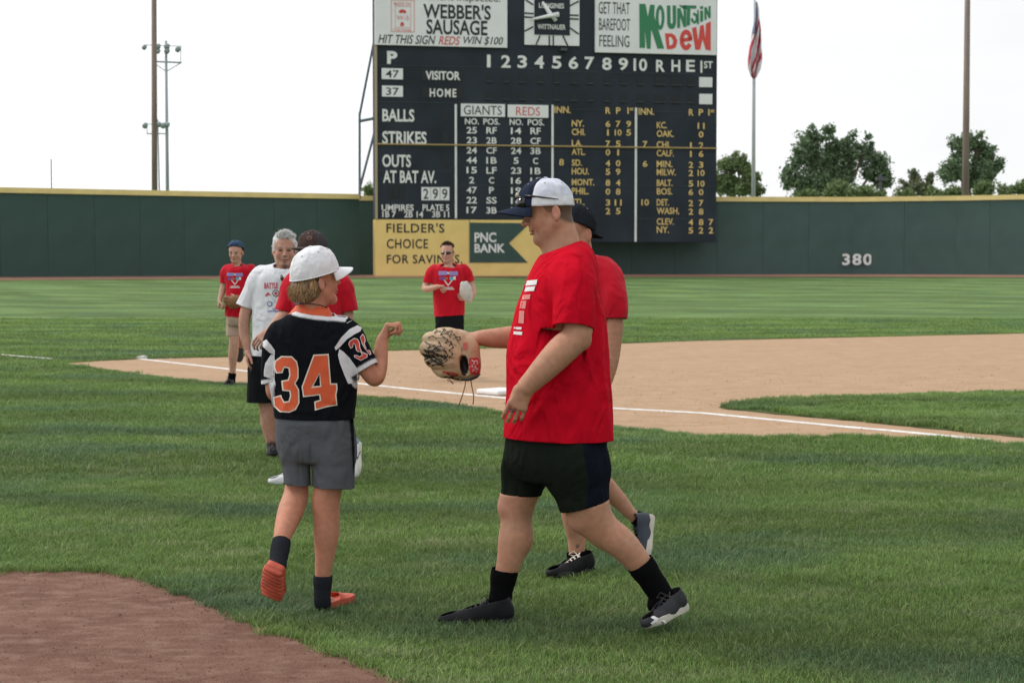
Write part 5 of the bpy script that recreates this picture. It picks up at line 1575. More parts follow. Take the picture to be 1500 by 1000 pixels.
# ================================================================== MAN IN RED, WALKING LEFT WITH A MITT
SK = (.50, .255, .165)
def man_a():
    D = 7.15
    P = Person(D, 'man in red t-shirt and white mesh cap striding left, holding out a tan mitt', 812)
    root = P.root; w = P.w; k = P.k
    root.location.x = w(812, 600)[0]
    fl = P.field(640, 255, 1025, 925, -.42, .42, .0085, [(750, 262, 860, 372, -.14, .14, .0036), (718, 548, 800, 625, -.38, -.16, .0036), (640, 462, 712, 516, .10, .34, .0042)])
    # torso and hips, kept inside the clothes
    tr = [(372, 806, 862, 0, .10), (390, 796, 866, 0, .19), (420, 782, 866, 0, .20), (470, 765, 874, 0, .19), (540, 758, 880, 0, .18), (600, 756, 882, 0, .175), (650, 752, 880, 0, .17), (690, 760, 872, 0, .14)]
    fl.loft(ring_px(tr, D), .03)
    # head and neck
    p, A = add_head(fl, w(811, 312.5), (-1, .08, -.14), (-.12, 0, 1), 1.06, 1.10)
    fl.cone(w(819, 328), w(829, 378), 21.5 * k, 27 * k, .03)
    fl.cone(w(803, 348), w(814, 372), 14 * k, 18 * k, .03)
    # near arm
    P.ch(fl, [(834, 402, -.17, 22), (846, 450, -.24, 21), (845, 490, -.27, 20), (822, 514, -.285, 21), (796, 541, -.29, 18), (772, 566, -.285, 13.5)], .03)
    fl.ell(w(855, 500, -.265), np.array((10, 11, 11)) * k, None, .02)
    add_hand(fl, w(770, 567, -.285), (-.40, .10, -.92), (.12, 1, .1), (-.9, 0, .4), (15, 28, 26), 1.08, (.95, .10, .6), .16, .034)
    # far arm
    P.ch(fl, [(826, 400, .18, 21), (806, 450, .24, 19), (790, 488, .25, 17.5), (760, 493, .24, 17.5), (728, 495, .23, 15), (704, 495, .22, 11.5)], .03)
    add_hand(fl, w(706, 494, .22), (-1, .0, .02), (0, .35, -1), (0, -1, .2), (38, 40, 25), 1.0, (.93, .45, .12), .05, .034)
    # far leg, planted in front
    P.ch(fl, [(790, 650, .09, 36), (766, 705, .09, 32), (758, 738, .08, 25.5), (755.5, 765, .08, 22.5), (752.5, 792, .07, 23), (746, 822, .06, 18.5), (738, 850, .06, 15), (732, 882, .06, 13.5)], .03)
    # near leg, trailing
    P.ch(fl, [(838, 655, -.09, 42), (853, 712, -.1, 38), (863, 748, -.1, 31), (883, 776, -.09, 25.5), (910, 795, -.09, 22.5), (937, 825, -.08, 18), (955, 848, -.07, 15), (964, 866, -.07, 14)], .03)
    # feet inside the shoes
    fl.ell(w(740, 742, .08), np.array((11, 15, 15)) * k, None, .025); fl.ell(w(766, 786, .07), np.array((15, 20, 24)) * k, None, .03)
    fl.ell(w(850, 764, -.10), np.array((17, 18, 14)) * k, None, .03)
    stub = (.33, .20, .155)
    paints = face_paint(p, A, 1.05, lips=(.42, .13, .12), brow=(.12, .075, .05), eyes=True)
    paints = [(p(.04, 0, -.085), (.085, .085, .05), A, stub, .7), (p(.07, .02, -.05), (.045, .05, .035), A, stub, .45)] + paints
    paints.append((p(-.055, 0, .02), (.078, .10, .075), A, (.105, .07, .05), 1.92)); paints.append((p(.012, .075, .03), (.020, .03, .028), A, (.14, .09, .065), 1.75)); paints.append((p(.012, -.075, .03), (.020, .03, .028), A, (.14, .09, .065), 1.75))
    for q in (-1, 1): paints.append((p(-.014, q * .086, -.002), (.024, .016, .036), A, (.56, .26, .19), 1.9))
    hw = w(745, 600, -.28)
    paints.append((w(853, 503, -.27), (.05, .05, .05), np.eye(3), (.50, .21, .15), .5)); paints.append((w(736, 742, .06), (.06, .07, .06), np.eye(3), (.55, .25, .19), .5)); paints.append((w(846, 768, -.12), (.05, .07, .05), np.eye(3), (.55, .25, .19), .5))
    paints.append((w(742, 600, -.3), (.06, .06, .05), np.eye(3), (.55, .25, .19), .45)); paints.append((p(.104, 0, -.0615), (.016, .027, .0085), A, (.20, .07, .06), 1.8)); paints.append((p(.104, 0, -.0605), (.016, .022, .0035), A, (.72, .68, .62), 1.85))
    # pale teeth of a smile
    # shirt
    sh = P.field(725, 345, 935, 665, -.42, .42, .0085)
    rings = [(356, 826, 856, 0, .06), (362, 812, 863, 0, .12), (372, 797, 869, 0, .175), (388, 785, 873, 0, .205), (405, 775, 874, 0, .215), (425, 767, 877, 0, .215), (450, 758, 883, 0, .215), (480, 751, 888, 0, .215), (510, 745, 891, 0, .215), (540, 743, 893, 0, .215), (575, 743, 895, 0, .22), (610, 741, 896.5, 0, .225), (655, 739, 898, 0, .23)]
    sh.loft(ring_px(rings, D), .02, 2.25)
    S = lambda pts, kk=.035: P.ch(sh, pts, kk)
    S([(836, 392, -.14, 24), (840, 425, -.215, 28), (841, 460, -.255, 27.5), (840, 488, -.27, 27)])
    S([(828, 392, .14, 24), (815, 430, .21, 27), (805, 465, .25, 26)])
    cuts = [(w(838, 480, -.265), (-.08, -.25, -1), .17, lambda V: V[:, 1] < D - .205), (w(800, 462, .25), (-.4, .1, -.9), .17, lambda V: V[:, 1] > D + .21), (w(819, 640), (-.03, 0, -1), 1.0),
            (w(826, 361), nrm((-.36, 0, 1)), .16)]
    cr = [(w(775, 440, -.2), w(850, 520, -.23), .018, .007), (w(860, 500, -.2), w(790, 600, -.23), .022, .008), (w(880, 520, -.15), w(830, 640, -.23), .02, -.007), (w(845, 540, -.22), w(770, 625, -.2), .018, .006),
          (w(870, 480, -.2), w(885, 600, -.15), .016, -.006), (w(825, 405, -.22), w(822, 470, -.28), .012, .006), (w(848, 410, -.22), w(852, 470, -.28), .012, .006), (w(838, 395, -.2), w(870, 440, -.2), .014, .005)]
    so = garment('shirt', sh, root, M_red, cuts, .0080, (6, 6, 2.2), [(a_, b_, c_, d_ * 1.7) for a_, b_, c_, d_ in cr], seed=1, fold2=.0065)
    # white print on the chest, seen edge-on
    bv = bvh_of(so)
    for box, t in (((764, 408, 782, 418), 'BATTLE'), ((760, 455, 768, 459), 'CHARITY')):
        pass
    def blk(pts, m): decal('print', pts, m, so, so, .004, 3, bvh=bv)
    blk([(772, 411), (787, 409.5), (785.5, 417), (769.5, 418.5)], M_prw)
    blk([(770, 420.5), (784, 419), (782, 426), (768, 427)], M_prw)
    prp = mat('print_pinkish', (.68, .22, .20), .7)
    blk([(766, 432), (777, 431), (776, 438), (764, 439)], prp); blk([(763, 441), (771, 440.5), (769.5, 452), (761, 452)], prp); blk([(761, 455), (768, 455), (767, 474), (759, 473)], mat('print_pinkish', (.68, .22, .20), .7))
    blk([(753, 478.5), (764, 479), (763.5, 482.5), (752.5, 482)], M_prw); blk([(752.5, 485), (765, 486), (764.5, 490.5), (752, 489.5)], M_prw)
    # hem seam lines
    # shorts
    st = P.field(715, 625, 910, 765, -.4, .4, .0085)
    hip = [(628, 742, 890, 0, .20), (650, 740, 888, 0, .205), (675, 741, 887, 0, .20), (700, 757, 883, 0, .185)]
    st.loft(ring_px(hip, D), .03)
    P.ch(st, [(786, 660, .09, 40), (771, 695, .09, 31.5), (761, 735, .09, 26.5)], .02, )
    P.ch(st, [(831, 665, -.10, 47), (847, 705, -.10, 39.5), (857, 745, -.10, 35)], .02)
    P.ch(st, [(870, 660, -.08, 16), (876, 700, -.09, 15), (878, 730, -.09, 14)], .03)
    P.ch(st, [(755, 660, .05, 13), (750, 700, .07, 13), (747, 730, .08, 11)], .03)
    far_ = lambda V: (V[:, 1] > D - .012) | (PX(V)[:, 0] < 797)
    cuts = [(w(758, 723, .09), (-.06, 0, -1), .6, far_), (w(856, 740, -.10), (.28, 0, -1), .6, lambda V: ~far_(V))]
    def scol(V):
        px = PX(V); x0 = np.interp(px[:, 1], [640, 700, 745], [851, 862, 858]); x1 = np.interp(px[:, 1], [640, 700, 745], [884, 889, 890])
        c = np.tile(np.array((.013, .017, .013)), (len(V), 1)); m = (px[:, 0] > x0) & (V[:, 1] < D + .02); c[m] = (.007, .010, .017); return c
    sho = garment('shorts', st, root, M_dkgreen, cuts, .006, (6, 6, 3), [(w(800, 650, -.18), w(770, 700, -.05), .02, .008), (w(820, 660, -.2), w(850, 735, -.2), .02, .007), (w(790, 660, -.15), w(812, 730, -.05), .02, -.01)], colour=scol, seed=2, covers=[so])
    # socks and shoes
    k1 = add_sock(root, [w(739.5, 834, .06), w(736, 855, .06), w(732, 880, .06), w(730, 892, .06), w(718, 898, .06)], np.array([19.5, 17, 16.5, 17, 14]) * k, M_sockb)
    k2 = add_sock(root, [w(937, 824, -.08), w(948, 840, -.075), (w(960, 858, -.07)), w(968, 872, -.07), w(962, 885, -.07)], np.array([19.5, 18.5, 18, 17, 14]) * k, M_sockb)
    finish_body(fl, root, SK, paints, covers=[so, sho, k1, k2])
    so1, pp = add_shoe(root, (*w(751, 905, .03)[:2], -.008), (*w(641, 914, .0)[:2], -.014), (0, 0, 1), .315, M_shoeb, M_sole_b, .95, laces=M_dkplast)
    so2, pp = add_shoe(root, w(1004, 893, -.07), w(949, 920, -.26), (-.34, -.05, .9), .275, M_shoeg, M_sole_t, 1.0, laces=M_dkplast)
    # white emblem on the outer side of the rear shoe
    A3 = nrm(w(946, 921, -.16) - w(1007, 893, -.12))
    f_, u_, r_ = frame(A3, (-.45, -.05, .9)); sidev = r_ if r_[1] < 0 else -r_
    c0 = w(966, 905, -.14) + sidev * .0
    return P, so2, (f_, u_, sidev)
PA, shoeA, axA = man_a()

def emblem_on(shoe, shapes, m, px0):
    bv = BVHTree.FromPolygons([tuple(np.array(v.co) + wloc(shoe)) for v in shoe.data.vertices], [tuple(p.vertices) for p in shoe.data.polygons])
    for s in shapes: decal('emblem', s, m, None, shoe, .005, 2.0, bvh=bv)
emblem_on(shoeA, [[(956, 900), (961, 903), (965.5, 905), (970, 902), (976, 900), (978, 903), (972, 907), (977, 911), (974, 914), (967, 909), (960, 911), (956, 915), (953, 912), (959, 907), (953.5, 904)]], M_prw, None)

def cap_a():
    P = PA; w = P.w; nv = (.022, .030, .055); wh = (.66, .68, .78); wb = (.78, .79, .83)
    f = nrm((-1, .06, -.03)); 
    def colour(az, el):
        a = math.cos(az)
        if el < .0001 and a < .45: return wb
        if a > .45 + .0 * el or (el > 1.35 and a > -.2): return nv
        if a > .36: return (.74, .75, .80)
        if el < .32: return wb
        if abs(math.cos(az) + .52) < .07: return (.74, .75, .82)
        return wh
    o = cap_obj(P.root, w(799, 302.5), f, (-.02, 0, 1), .119, .092, .119, colour, brim=(.082, .08, .034), brim_col=nv, sidec=.028, lean=-.03)
    # small front mark
    sg = bpy.data.objects
    D = P.D
    s = empty('sunglasses', w(770, 296, -.05), 'black sunglasses with a pale painted glint resting on the front of the mesh cap', 'sunglasses')
    mb = MB()
    for q in (-1, 1):
        mb.tube([w(817, 293, .0) + [0, q * .092, 0], w(798, 290.5) + [0, q * .094, 0], w(780, 288.5) + [0, q * .080, 0], w(769, 288) + [0, q * .062, 0]], [.002, .003, .0045, .006], 8)
    mb.build('temple', M_dkplast, s, smooth=True)
    V = []; Fc = []
    n = 28
    for i in range(n + 1):
        t = -1 + 2 * i / n; az = t * .80
        e = (1 - abs(abs(t) - .48) ** 2 * 1.6) * (1 if abs(t) > .1 else .62)
        c = w(800.5, 296) + f * .121 * math.cos(az) * 1.05 + np.array([0, 1, 0]) * .098 * math.sin(az)
        V += [c + np.array([0, 0, 6.0 * .0040 * e]), c - np.array([0, 0, .030 * e])]
        if i: Fc.append((2 * i - 2, 2 * i - 1, 2 * i + 1, 2 * i))
    lo = mesh_obj('lens', V, Fc, M_glass, s, smooth=True); md = lo.modifiers.new('t', 'SOLIDIFY'); md.thickness = .008; md.offset = 0
    mb = MB(); mb.tube([V[2 * i] + np.array([-.004, 0, 0]) for i in range(2, n - 1)], .0028, 6); mb.build('frame', M_dkplast, s, smooth=True)
    pale = mat('lens_glint', (.62, .58, .45), .35)
    c = w(757.5, 286.5, -.055); mb = MB(); mb.tube([c + [0, -.008, .008], c, c + [.002, .006, -.006]], [.005, .0085, .005], 8); mb.build('painted_glint', pale, s, smooth=True)  # small cream blob painted in as the highlight on the lens edge
cap_a()

def ring_band():
    P = PA; c = P.w(749.5, 601, -.292); 
    d = nrm((-.3, .35, -.88)); a = nrm(np.cross(d, (0, 1, .2))); b = np.cross(d, a); mb = MB()
    mb.tube([c + (a * math.cos(t) + b * math.sin(t)) * .0108 for t in np.linspace(0, 2 * math.pi, 25)], .0025, 6, cap=False)
    mb.build('ring', mat('ring_dark', (.02, .025, .05), .3), P.root, smooth=True)
ring_band()

# ------------------------------------------------------------------ mitts
def mitt_mesh(name, D, centre_off, pts_fingers, palm, wrist, opening, tan, label, cat, h=.0042, scr=True, kf=.005, ridge=12, dk=(.02, .018, .018)):
    """fingers: list of chains in px; palm: ells; all at depth D"""
    k = D / F; allp = [q for ch in pts_fingers for q in ch] + palm + wrist
    x = [q[0] for q in allp]; y = [q[1] for q in allp]; R = 30 if k < .004 else 14
    lo = W(min(x) - R, max(y) + R, D); hi = W(max(x) + R, min(y) - R, D)
    fl = Field((lo[0], D - .14, lo[2]), (hi[0], D + .14, hi[2]), h)
    for ch in pts_fingers: fl.chain([W(a, b, D + o) for a, b, o, r in ch], [r * k for a, b, o, r in ch], kf, 3)
    for (a, b, o, rx, ry, rd) in palm: fl.ell(W(a, b, D + o), (rx * k, rd, ry * k), None, .015)
    for (a, b, o, rx, ry, rd) in wrist: fl.ell(W(a, b, D + o), (rx * k, rd, ry * k), None, .012)
    for (a, b, o, rx, ry, rd) in opening: fl.ell(W(a, b, D + o), (rx * k, rd, ry * k), (nrm((1, 0, .25)), (0, 1, 0), nrm((-.25, 0, 1))), .004, True)
    V, Fq = fl.mesh(); V = relax(V, Fq, 1)
    C = np.tile(np.array(tan), (len(V), 1)); C *= (1 + .25 * perlin(V * 14)[:, None] + .12 * perlin(V * 50)[:, None])
    px = PX(V)
    for (a, b, o, rx, ry, rd) in opening:
        dd = ((px[:, 0] - a) / (rx * 1.0)) ** 2 + ((px[:, 1] - b) / (ry * 1.0)) ** 2; m = (dd < 1.05) & (V[:, 1] < D + .0); C[m] = dk
    o = mesh_obj(name, V, Fq, M_leather, None, loc=W(np.mean(x), np.mean(y), D), smooth=True, col=np.clip(C, 0, 1)); tag(o, label, cat)
    GEO[o.name] = (V, Fq)
    return o

def ribbon_px(name, pts, wd, m, D_obj, parent, off=.003):
    """inked stroke following a surface"""
    bv = bvh_of(D_obj); cp = Vector((0, 0, CAMZ)); Q, _ = cr_up(np.array([(a, b, 0) for a, b in pts]), np.ones(len(pts)), 4); V = []; Fc = []; n = 0
    for i in range(len(Q)):
        t = Q[min(i + 1, len(Q) - 1)] - Q[max(i - 1, 0)]; t = t[:2] / (np.linalg.norm(t[:2]) + 1e-9); nn = np.array([-t[1], t[0]]) * wd * (.6 + .4 * math.sin(i * 1.7))
        pr = []
        for s in (-1, 1):
            d = Vector(ray(*(Q[i, :2] + nn * s))).normalized(); h = bv.ray_cast(cp, d)
            if h[0] is None: pr = None; break
            pr.append(cp + d * ((h[0] - cp).length - off))
        if pr is None: n = 0; continue
        V += [tuple(q) for q in pr]; n += 1
        if n > 1: q = len(V); Fc.append((q - 4, q - 3, q - 1, q - 2))
    return V, Fc

def mitt_a():
    D = 7.33
    tan = (.52, .37, .225)
    fing = [[(684, 512, .0, 17), (664, 494, -.01, 13), (648, 489, 0, 9.5), (640, 490, .01, 8)],
            [(682, 518, .0, 18), (654, 502, -.02, 14), (634, 497, -.01, 11.5), (628, 497, 0, 10)],
            [(680, 524, .0, 18), (650, 513, -.03, 15), (630, 511, -.02, 13), (626, 511, 0, 12)],
            [(678, 530, .0, 18), (652, 528, -.02, 15), (636, 527, -.01, 12.5), (631, 525, 0, 10)],
            [(680, 534, .0, 16), (660, 540, -.01, 13.5), (648, 542, 0, 11), (641, 538, .01, 9)]]
    palm = [(656, 517, .025, 32, 33, .055), (674, 520, .015, 24, 35, .055), (668, 500, .03, 27, 18, .045), (676, 542, .01, 23, 16, .045)]
    wrist = [(690, 534, 0, 15, 23, .055), (686, 518, .0, 17, 26, .05)]
    o = mitt_mesh('baseball_mitt', D, 0, fing, palm, wrist, [(680, 535, -.058, 6.2, 15, .045)], tan, "scribbled tan leather baseball mitt with red label held by the man walking left", 'baseball mitt')
    root = o
    # red label on the wrist strap
    decal('label', [(687, 524), (700, 523.5), (703, 527), (704, 545), (701, 548), (690, 548.5), (686.5, 540)], mat('label_red', (.55, .035, .04), .5), o, o, .004, 3)
    for pts in ([(691, 527), (695, 531), (691, 536), (697, 539), (692, 544)], [(697, 527), (700, 531), (696, 536), (700, 540), (697, 545)], [(693, 529), (700, 529)], [(692, 541), (700, 540)]):
        V, Fc = ribbon_px('print', pts, .8, M_prw, o, o, .006)
        if Fc: mesh_obj('print', V, Fc, M_prw, o)
    decal('patch', [(678, 502), (684, 501), (686, 508), (683, 513), (678, 511)], mat('label_pink', (.55, .12, .10), .5), o, o, .004, 3)
    decal('stripe', [(648, 543), (663, 545), (672, 548), (672, 550.5), (660, 549), (648, 546)], mat('label_red2', (.45, .07, .04), .5), o, o, .004, 3)
    # black ink drawing on the back
    r = np.random.default_rng(4); Vt = []; Ft = []
    strokes = [[(634, 478), (640, 482), (636, 487), (644, 485), (648, 490)], [(642, 478), (650, 483), (645, 490), (654, 488), (660, 494)], [(650, 480), (655, 486), (662, 484), (660, 491)], [(648, 493), (656, 497), (652, 502), (661, 500), (658, 507)],
               [(622, 500), (630, 506), (626, 510), (636, 506), (640, 510)], [(620, 512), (630, 514), (640, 511), (652, 512)], [(618, 518), (628, 521), (638, 518), (648, 521)], [(620, 524), (632, 520), (642, 526), (652, 520)],
               [(624, 531), (634, 527), (644, 531), (654, 524)], [(628, 512), (624, 520), (632, 524), (626, 532)], [(638, 508), (634, 516), (642, 520), (638, 528)], [(660, 502), (664, 508), (658, 513), (663, 518), (658, 524)], [(652, 515), (656, 520), (651, 526)],
               [(627, 495), (633, 492), (640, 496)], [(632, 536), (640, 533), (650, 537)], [(650, 552), (660, 553), (672, 555)], [(655, 546), (662, 551), (670, 550)], [(642, 500), (646, 506), (640, 508)], [(664, 489), (668, 493), (664, 497)], [(668, 494), (673, 493), (674, 497), (669, 498)]]
    for s in strokes:
        for jj in range(2 if s[0][1] > 508 and s[0][0] < 632 else 1):
            V, Fc = ribbon_px('ink', [(a + jj * 1.6, b + jj * 2.4) for a, b in s], 1.0 if s[0][1] < 500 else 1.2, M_ink, o, o, .003 + r.uniform(0, .002)); n = len(Vt); Vt += V; Ft += [tuple(q + n for q in f) for f in Fc]
    t = mesh_obj('ink_drawing', Vt, Ft, M_ink, o); t['kind'] = 'stuff'
    # lacing
    mb = MB()
    mb.tube([W(683, 552, D - .03), W(681, 566, D - .04), W(677, 580, D - .04), W(672, 594, D - .03)], .0028, 6); mb.build('lace', M_lace, o, smooth=True)
    mb = MB(); mb.tube([W(689, 551, D - .03), W(691, 565, D - .04), W(694, 580, D - .03), W(693, 592, D - .04)], .0028, 6); mb.build('lace', M_lace, o, smooth=True)
    mb = MB(); mb.tube([W(652, 548, D - .02), W(664, 562, D - .03), W(655, 556, D - .03)], .003, 6); mb.build('lace', M_lace, o, smooth=True)
    mb = MB(); mb.tube([W(676, 556, D - .06), W(686, 556, D - .055), W(698, 552, D - .05), W(703, 548, D - .03)], [.005, .006, .006, .004], 8); mb.build('lace', M_ink, o, smooth=True)
    # seams between the fingers
    Vt = []; Ft = []
    for s in ([(640, 494), (652, 497), (668, 506)], [(626, 503), (645, 507), (664, 514)], [(625, 519), (645, 521), (664, 524)], [(632, 534), (648, 535), (664, 533)], [(668, 494), (676, 510), (676, 521)], [(672, 552), (684, 552), (698, 545)]):
        V, Fc = ribbon_px('seam', s, .5, M_lace, o, o, .002); n = len(Vt); Vt += V; Ft += [tuple(q + n for q in f) for f in Fc]
    mesh_obj('seam', Vt, Ft, mat('seam_brown', (.14, .085, .045), .7), o)
mitt_a()

# ================================================================== BOY IN THE BLACK 34 JERSEY
def boy():
    D = 7.36
    P = Person(D, 'boy seen from behind in black number 34 jersey, grey shorts and white cap', 465)
    root = P.root; w = P.w; k = P.k
    fl = P.field(372, 355, 592, 895, -.45, .38, .0080, [(425, 380, 500, 460, -.12, .14, .0036), (540, 460, 592, 510, -.02, .16, .0036)])
    fl.loft(ring_px([(462, 432, 482, 0, .055), (474, 418, 500, 0, .07), (490, 406, 510, 0, .085), (530, 408, 514, 0, .09), (570, 412, 512, 0, .085), (610, 412, 510, 0, .085), (650, 412, 510, 0, .09), (672, 420, 504, 0, .07)], D), .03)
    f = (math.sin(math.radians(52)) * .975, math.cos(math.radians(52)) * .975, .20)
    p, A = add_head(fl, w(461, 414), f, (-.16, -.12, 1), .95, .92)
    fl.cone(w(459, 425, -.01), w(457, 468, 0), 17 * k, 20 * k, .03)
    # raised right arm
    P.ch(fl, [(498, 482, 0, 15), (519, 512, -.02, 14), (538, 541, -.02, 13), (549.5, 553.5, -.01, 12.2), (556, 538, .02, 11.2), (558, 515, .045, 10.2), (560, 498, .06, 8.8)], .02)
    add_hand(fl, w(560, 499, .06), (.30, .1, .95), (.95, .1, -.30), (0, 1, 0), (58, 68, 45), .92, (.85, .15, .75), .04, .027)
    # left arm, forearm hidden in front
    P.ch(fl, [(413, 487, 0, 14), (401, 525, -.01, 11.5), (398, 560, -.01, 9.5), (400, 577, 0, 8.8), (408, 578, .1, 8.5), (416, 572, .21, 7)], .02)
    add_hand(fl, w(416, 572, .21), (.3, .9, .1), (1, -.3, 0), (0, 0, 1), (30, 35, 30), .8, (.6, .5, .4))
    # standing right leg
    P.ch(fl, [(488, 650, 0, 24), (484, 690, 0, 21), (481, 712, 0, 21), (477.5, 735, 0, 20.3), (478.5, 762, 0, 19), (478, 785, 0, 18), (476, 812, 0, 14.5), (473, 842, 0, 11.8), (471, 875, 0, 10.5)], .02)
    # lifted left leg
    P.ch(fl, [(430, 650, 0, 20), (434, 690, .03, 16),  (434, 722, .03, 18), (427, 745, -.03, 19), (419, 768, -.10, 16), (412, 792, -.18, 11.8), (407, 826, -.26, 9.5)], .02)
    P.ch(fl, [(471, 882, 0, 10), (484, 884, .10, 9), (496, 886, .17, 7)], .02)
    paints = face_paint(p, A, .95, lips=(.42, .16, .14), brow=(.30, .19, .11), eyes=True)
    paints.append((p(-.055, 0, .01), (.07, .09, .085), A, (.22, .13, .07), 1.9))
    for q in (-1, 1): paints.append((p(-.014, q * .086, -.002), (.024, .016, .036), A, (.56, .26, .19), 1.9))
    # shorts
    st = P.field(395, 598, 530, 730, -.3, .3, .0075)
    st.loft(ring_px([(600, 407, 515, 0, .110), (620, 405, 516.5, 0, .116), (645, 406, 518, 0, .104), (662, 410, 518.5, 0, .094), (676, 416, 517, 0, .080)], D), .02)
    P.ch(st, [(432, 640, 0, 26), (433.5, 675, 0, 20.5), (436.5, 725, 0, 17.8)], .012)
    P.ch(st, [(487, 640, 0, 31), (487.5, 675, 0, 31), (488, 728, 0, 30)], .016)
    so_ = lambda jc: garment('shorts', st, root, M_grey, [(w(462, 710.5), (-.06, 0, -1), 1.0)], .0045, (7, 7, 4),
            [(w(456, 640, -.1), w(455.5, 700, -.08), .008, -.008), (w(430, 700, -.1), w(448, 660, -.12), .012, .007), (w(465, 650, -.12), w(505, 690, -.1), .016, .006), (w(462, 660, -.1), w(490, 705, -.1), .013, .005), (w(440, 650, -.1), w(420, 690, -.08), .012, .005), (w(420, 625, -.12), w(450, 622, -.12), .012, .004)], seed=3, covers=[jc])
    # jersey
    js = P.field(375, 440, 560, 632, -.3, .3, .0052)
    js.loft(ring_px([(452, 436, 478, .01, .060), (459, 424, 487, .0, .075), (468, 412, 497, 0, .088), (480, 402, 509, 0, .098), (495, 399, 516, 0, .105), (520, 400, 520, 0, .108), (550, 400, 522, 0, .110), (580, 402, 521, 0, .112), (600, 403, 519, 0, .116), (625, 404, 518, 0, .120)], D), .015, 2.3)
    P.ch(js, [(500, 480, 0, 17), (516, 503, -.005, 19), (528, 525, -.02, 19), (541, 546, -.02, 17.5)], .03)
    P.ch(js, [(411, 486, 0, 16), (402, 510, 0, 16), (398, 535, -.005, 13.5), (395, 566, -.01, 10)], .025)
    def jcol(V):
        C = np.tile(np.array((.0085, .0095, .0125)), (len(V), 1)); W_ = np.array((.72, .73, .76))
        def soft(t, cond):
            nonlocal C
            q = (np.clip(.5 + t / .006, 0, 1) * cond)[:, None]; C = C * (1 - q) + W_ * q
        ax = nrm(w(541, 546, -.02) - w(516, 503, -.005)); t = (V - w(536.5, 538.5, -.02)) @ ax
        soft(t + .014, np.linalg.norm(V - w(536, 538, -.02), axis=1) < .10)
        t = (V - w(395, 560, -.01)) @ nrm((.22, 0, -1)); soft(t + .016, (np.linalg.norm(V - w(395, 560), axis=1) < .07) & (PX(V)[:, 0] < 404.5))
        n = nrm((.15, -.15, 1)); t = (V - w(453, 459.5, -.06)) @ n
        soft(t + .014, np.linalg.norm(V - w(456, 458), axis=1) < .16)
        return C
    co = garment('jersey', js, root, M_jersey, [(w(461, 611, 0), (-.02, .02, -1), .6), (w(538, 540, -.02), nrm(w(541, 546, -.02) - w(518, 507, -.005)), .085), (w(395, 560, -.01), (0.22, 0, -1), .12, lambda V: PX(V)[:, 0] < 402.5), (w(453, 459.5, -.06), nrm((.15, -.15, 1)), .22)], .0060, (8, 8, 3.2),
                 [(w(450, 475, -.11), w(440, 560, -.12), .014, -.004), (w(505, 560, -.08), w(480, 605, -.11), .016, .006), (w(515, 555, -.05), w(500, 600, -.1), .013, .006), (w(405, 555, -.08), w(430, 595, -.12), .015, .005), (w(470, 590, -.12), w(510, 600, -.09), .012, -.005), (w(500, 515, -.1), w(520, 560, -.06), .012, .006), (w(420, 600, -.11), w(470, 604, -.12), .012, .005)], colour=jcol, seed=4, it=2, fold2=.005)
    so_ = so_(co)
    decal('stripe', [(512.5, 612), (518, 614), (519.5, 660), (519, 700), (516.5, 668), (515, 640)], M_blk, None, so_, .006, 3, bvh=bvh_of(so_))
    # orange lining
    ln = P.field(415, 432, 495, 480, -.2, .2, .005)
    ln.loft(ring_px([(443, 437, 477, .0, .054), (450, 432, 481, .0, .058), (458, 425, 485, .0, .066), (466, 417, 489, .0, .074), (474, 412, 497, 0, .080)], D), .012, 2.2)
    garment('collar_lining', ln, root, M_pro, [(w(456, 447, -.04), nrm((.12, -.05, 1)), .2), (w(456, 470), (0, 0, -1), .3)], .001, (8, 8, 8), thick=.003, fold2=.001, seed=5)
    bv = bvh_of(co)
    z6 = lambda L: [(370 + x / 3.57, 340 + y / 3.57) for x, y in L]
    three = z6([(110, 705), (116, 672), (150, 647), (205, 648), (232, 675), (240, 712), (240, 762), (224, 790), (243, 822), (245, 892), (226, 928), (192, 943), (142, 940), (110, 910), (107, 862), (150, 850), (152, 862), (165, 885), (188, 882), (196, 855), (192, 832), (155, 828), (150, 776), (184, 770), (192, 745), (188, 712), (166, 708), (156, 736), (122, 738)])
    four_o = z6([(318, 640), (398, 636), (410, 790), (442, 790), (444, 820), (438, 852), (444, 905), (388, 914), (326, 932), (322, 885), (352, 876), (348, 852), (264, 862), (256, 808)])
    hole = z6([(350, 740), (353, 802), (316, 806)])
    decal('number', three, M_prcream, co, co, .0035, 3, bvh=bv); decal('number', inset(three, 1.9), M_pro, co, co, .0055, 3, bvh=bv)
    decal('number', four_o, M_prcream, co, co, .0035, 3, holes=[hole], bvh=bv)
    decal('number', inset(four_o, 1.9), M_pro, co, co, .0055, 3, holes=[inset(hole, -1.9)], bvh=bv)
    z8 = lambda L: [(500 + x / 6.25, 440 + y / 6.25) for x, y in L]
    st3 = z8([(64, 400), (72, 372), (118, 342), (150, 352), (168, 385), (172, 430), (190, 470), (215, 480), (240, 490), (238, 520), (180, 552), (120, 520), (114, 500), (140, 498), (165, 512), (190, 498), (175, 470), (150, 470), (135, 455), (125, 405), (112, 395), (104, 430), (84, 440)])
    st8 = z8([(170, 335), (196, 303), (216, 330), (222, 372), (212, 395), (226, 430), (232, 452), (262, 456), (276, 490), (262, 500), (236, 470), (214, 440), (190, 400)])
    for q in (st3, st8):
        decal('number', q, M_prw, co, co, .0035, 2.5, bvh=bv); decal('number', inset(q, 1.0), mat('print_redorange', (.55, .05, .03), .65), co, co, .005, 2.5, bvh=bv)
    M_pan = cloth('panel_white', (.72, .73, .76))
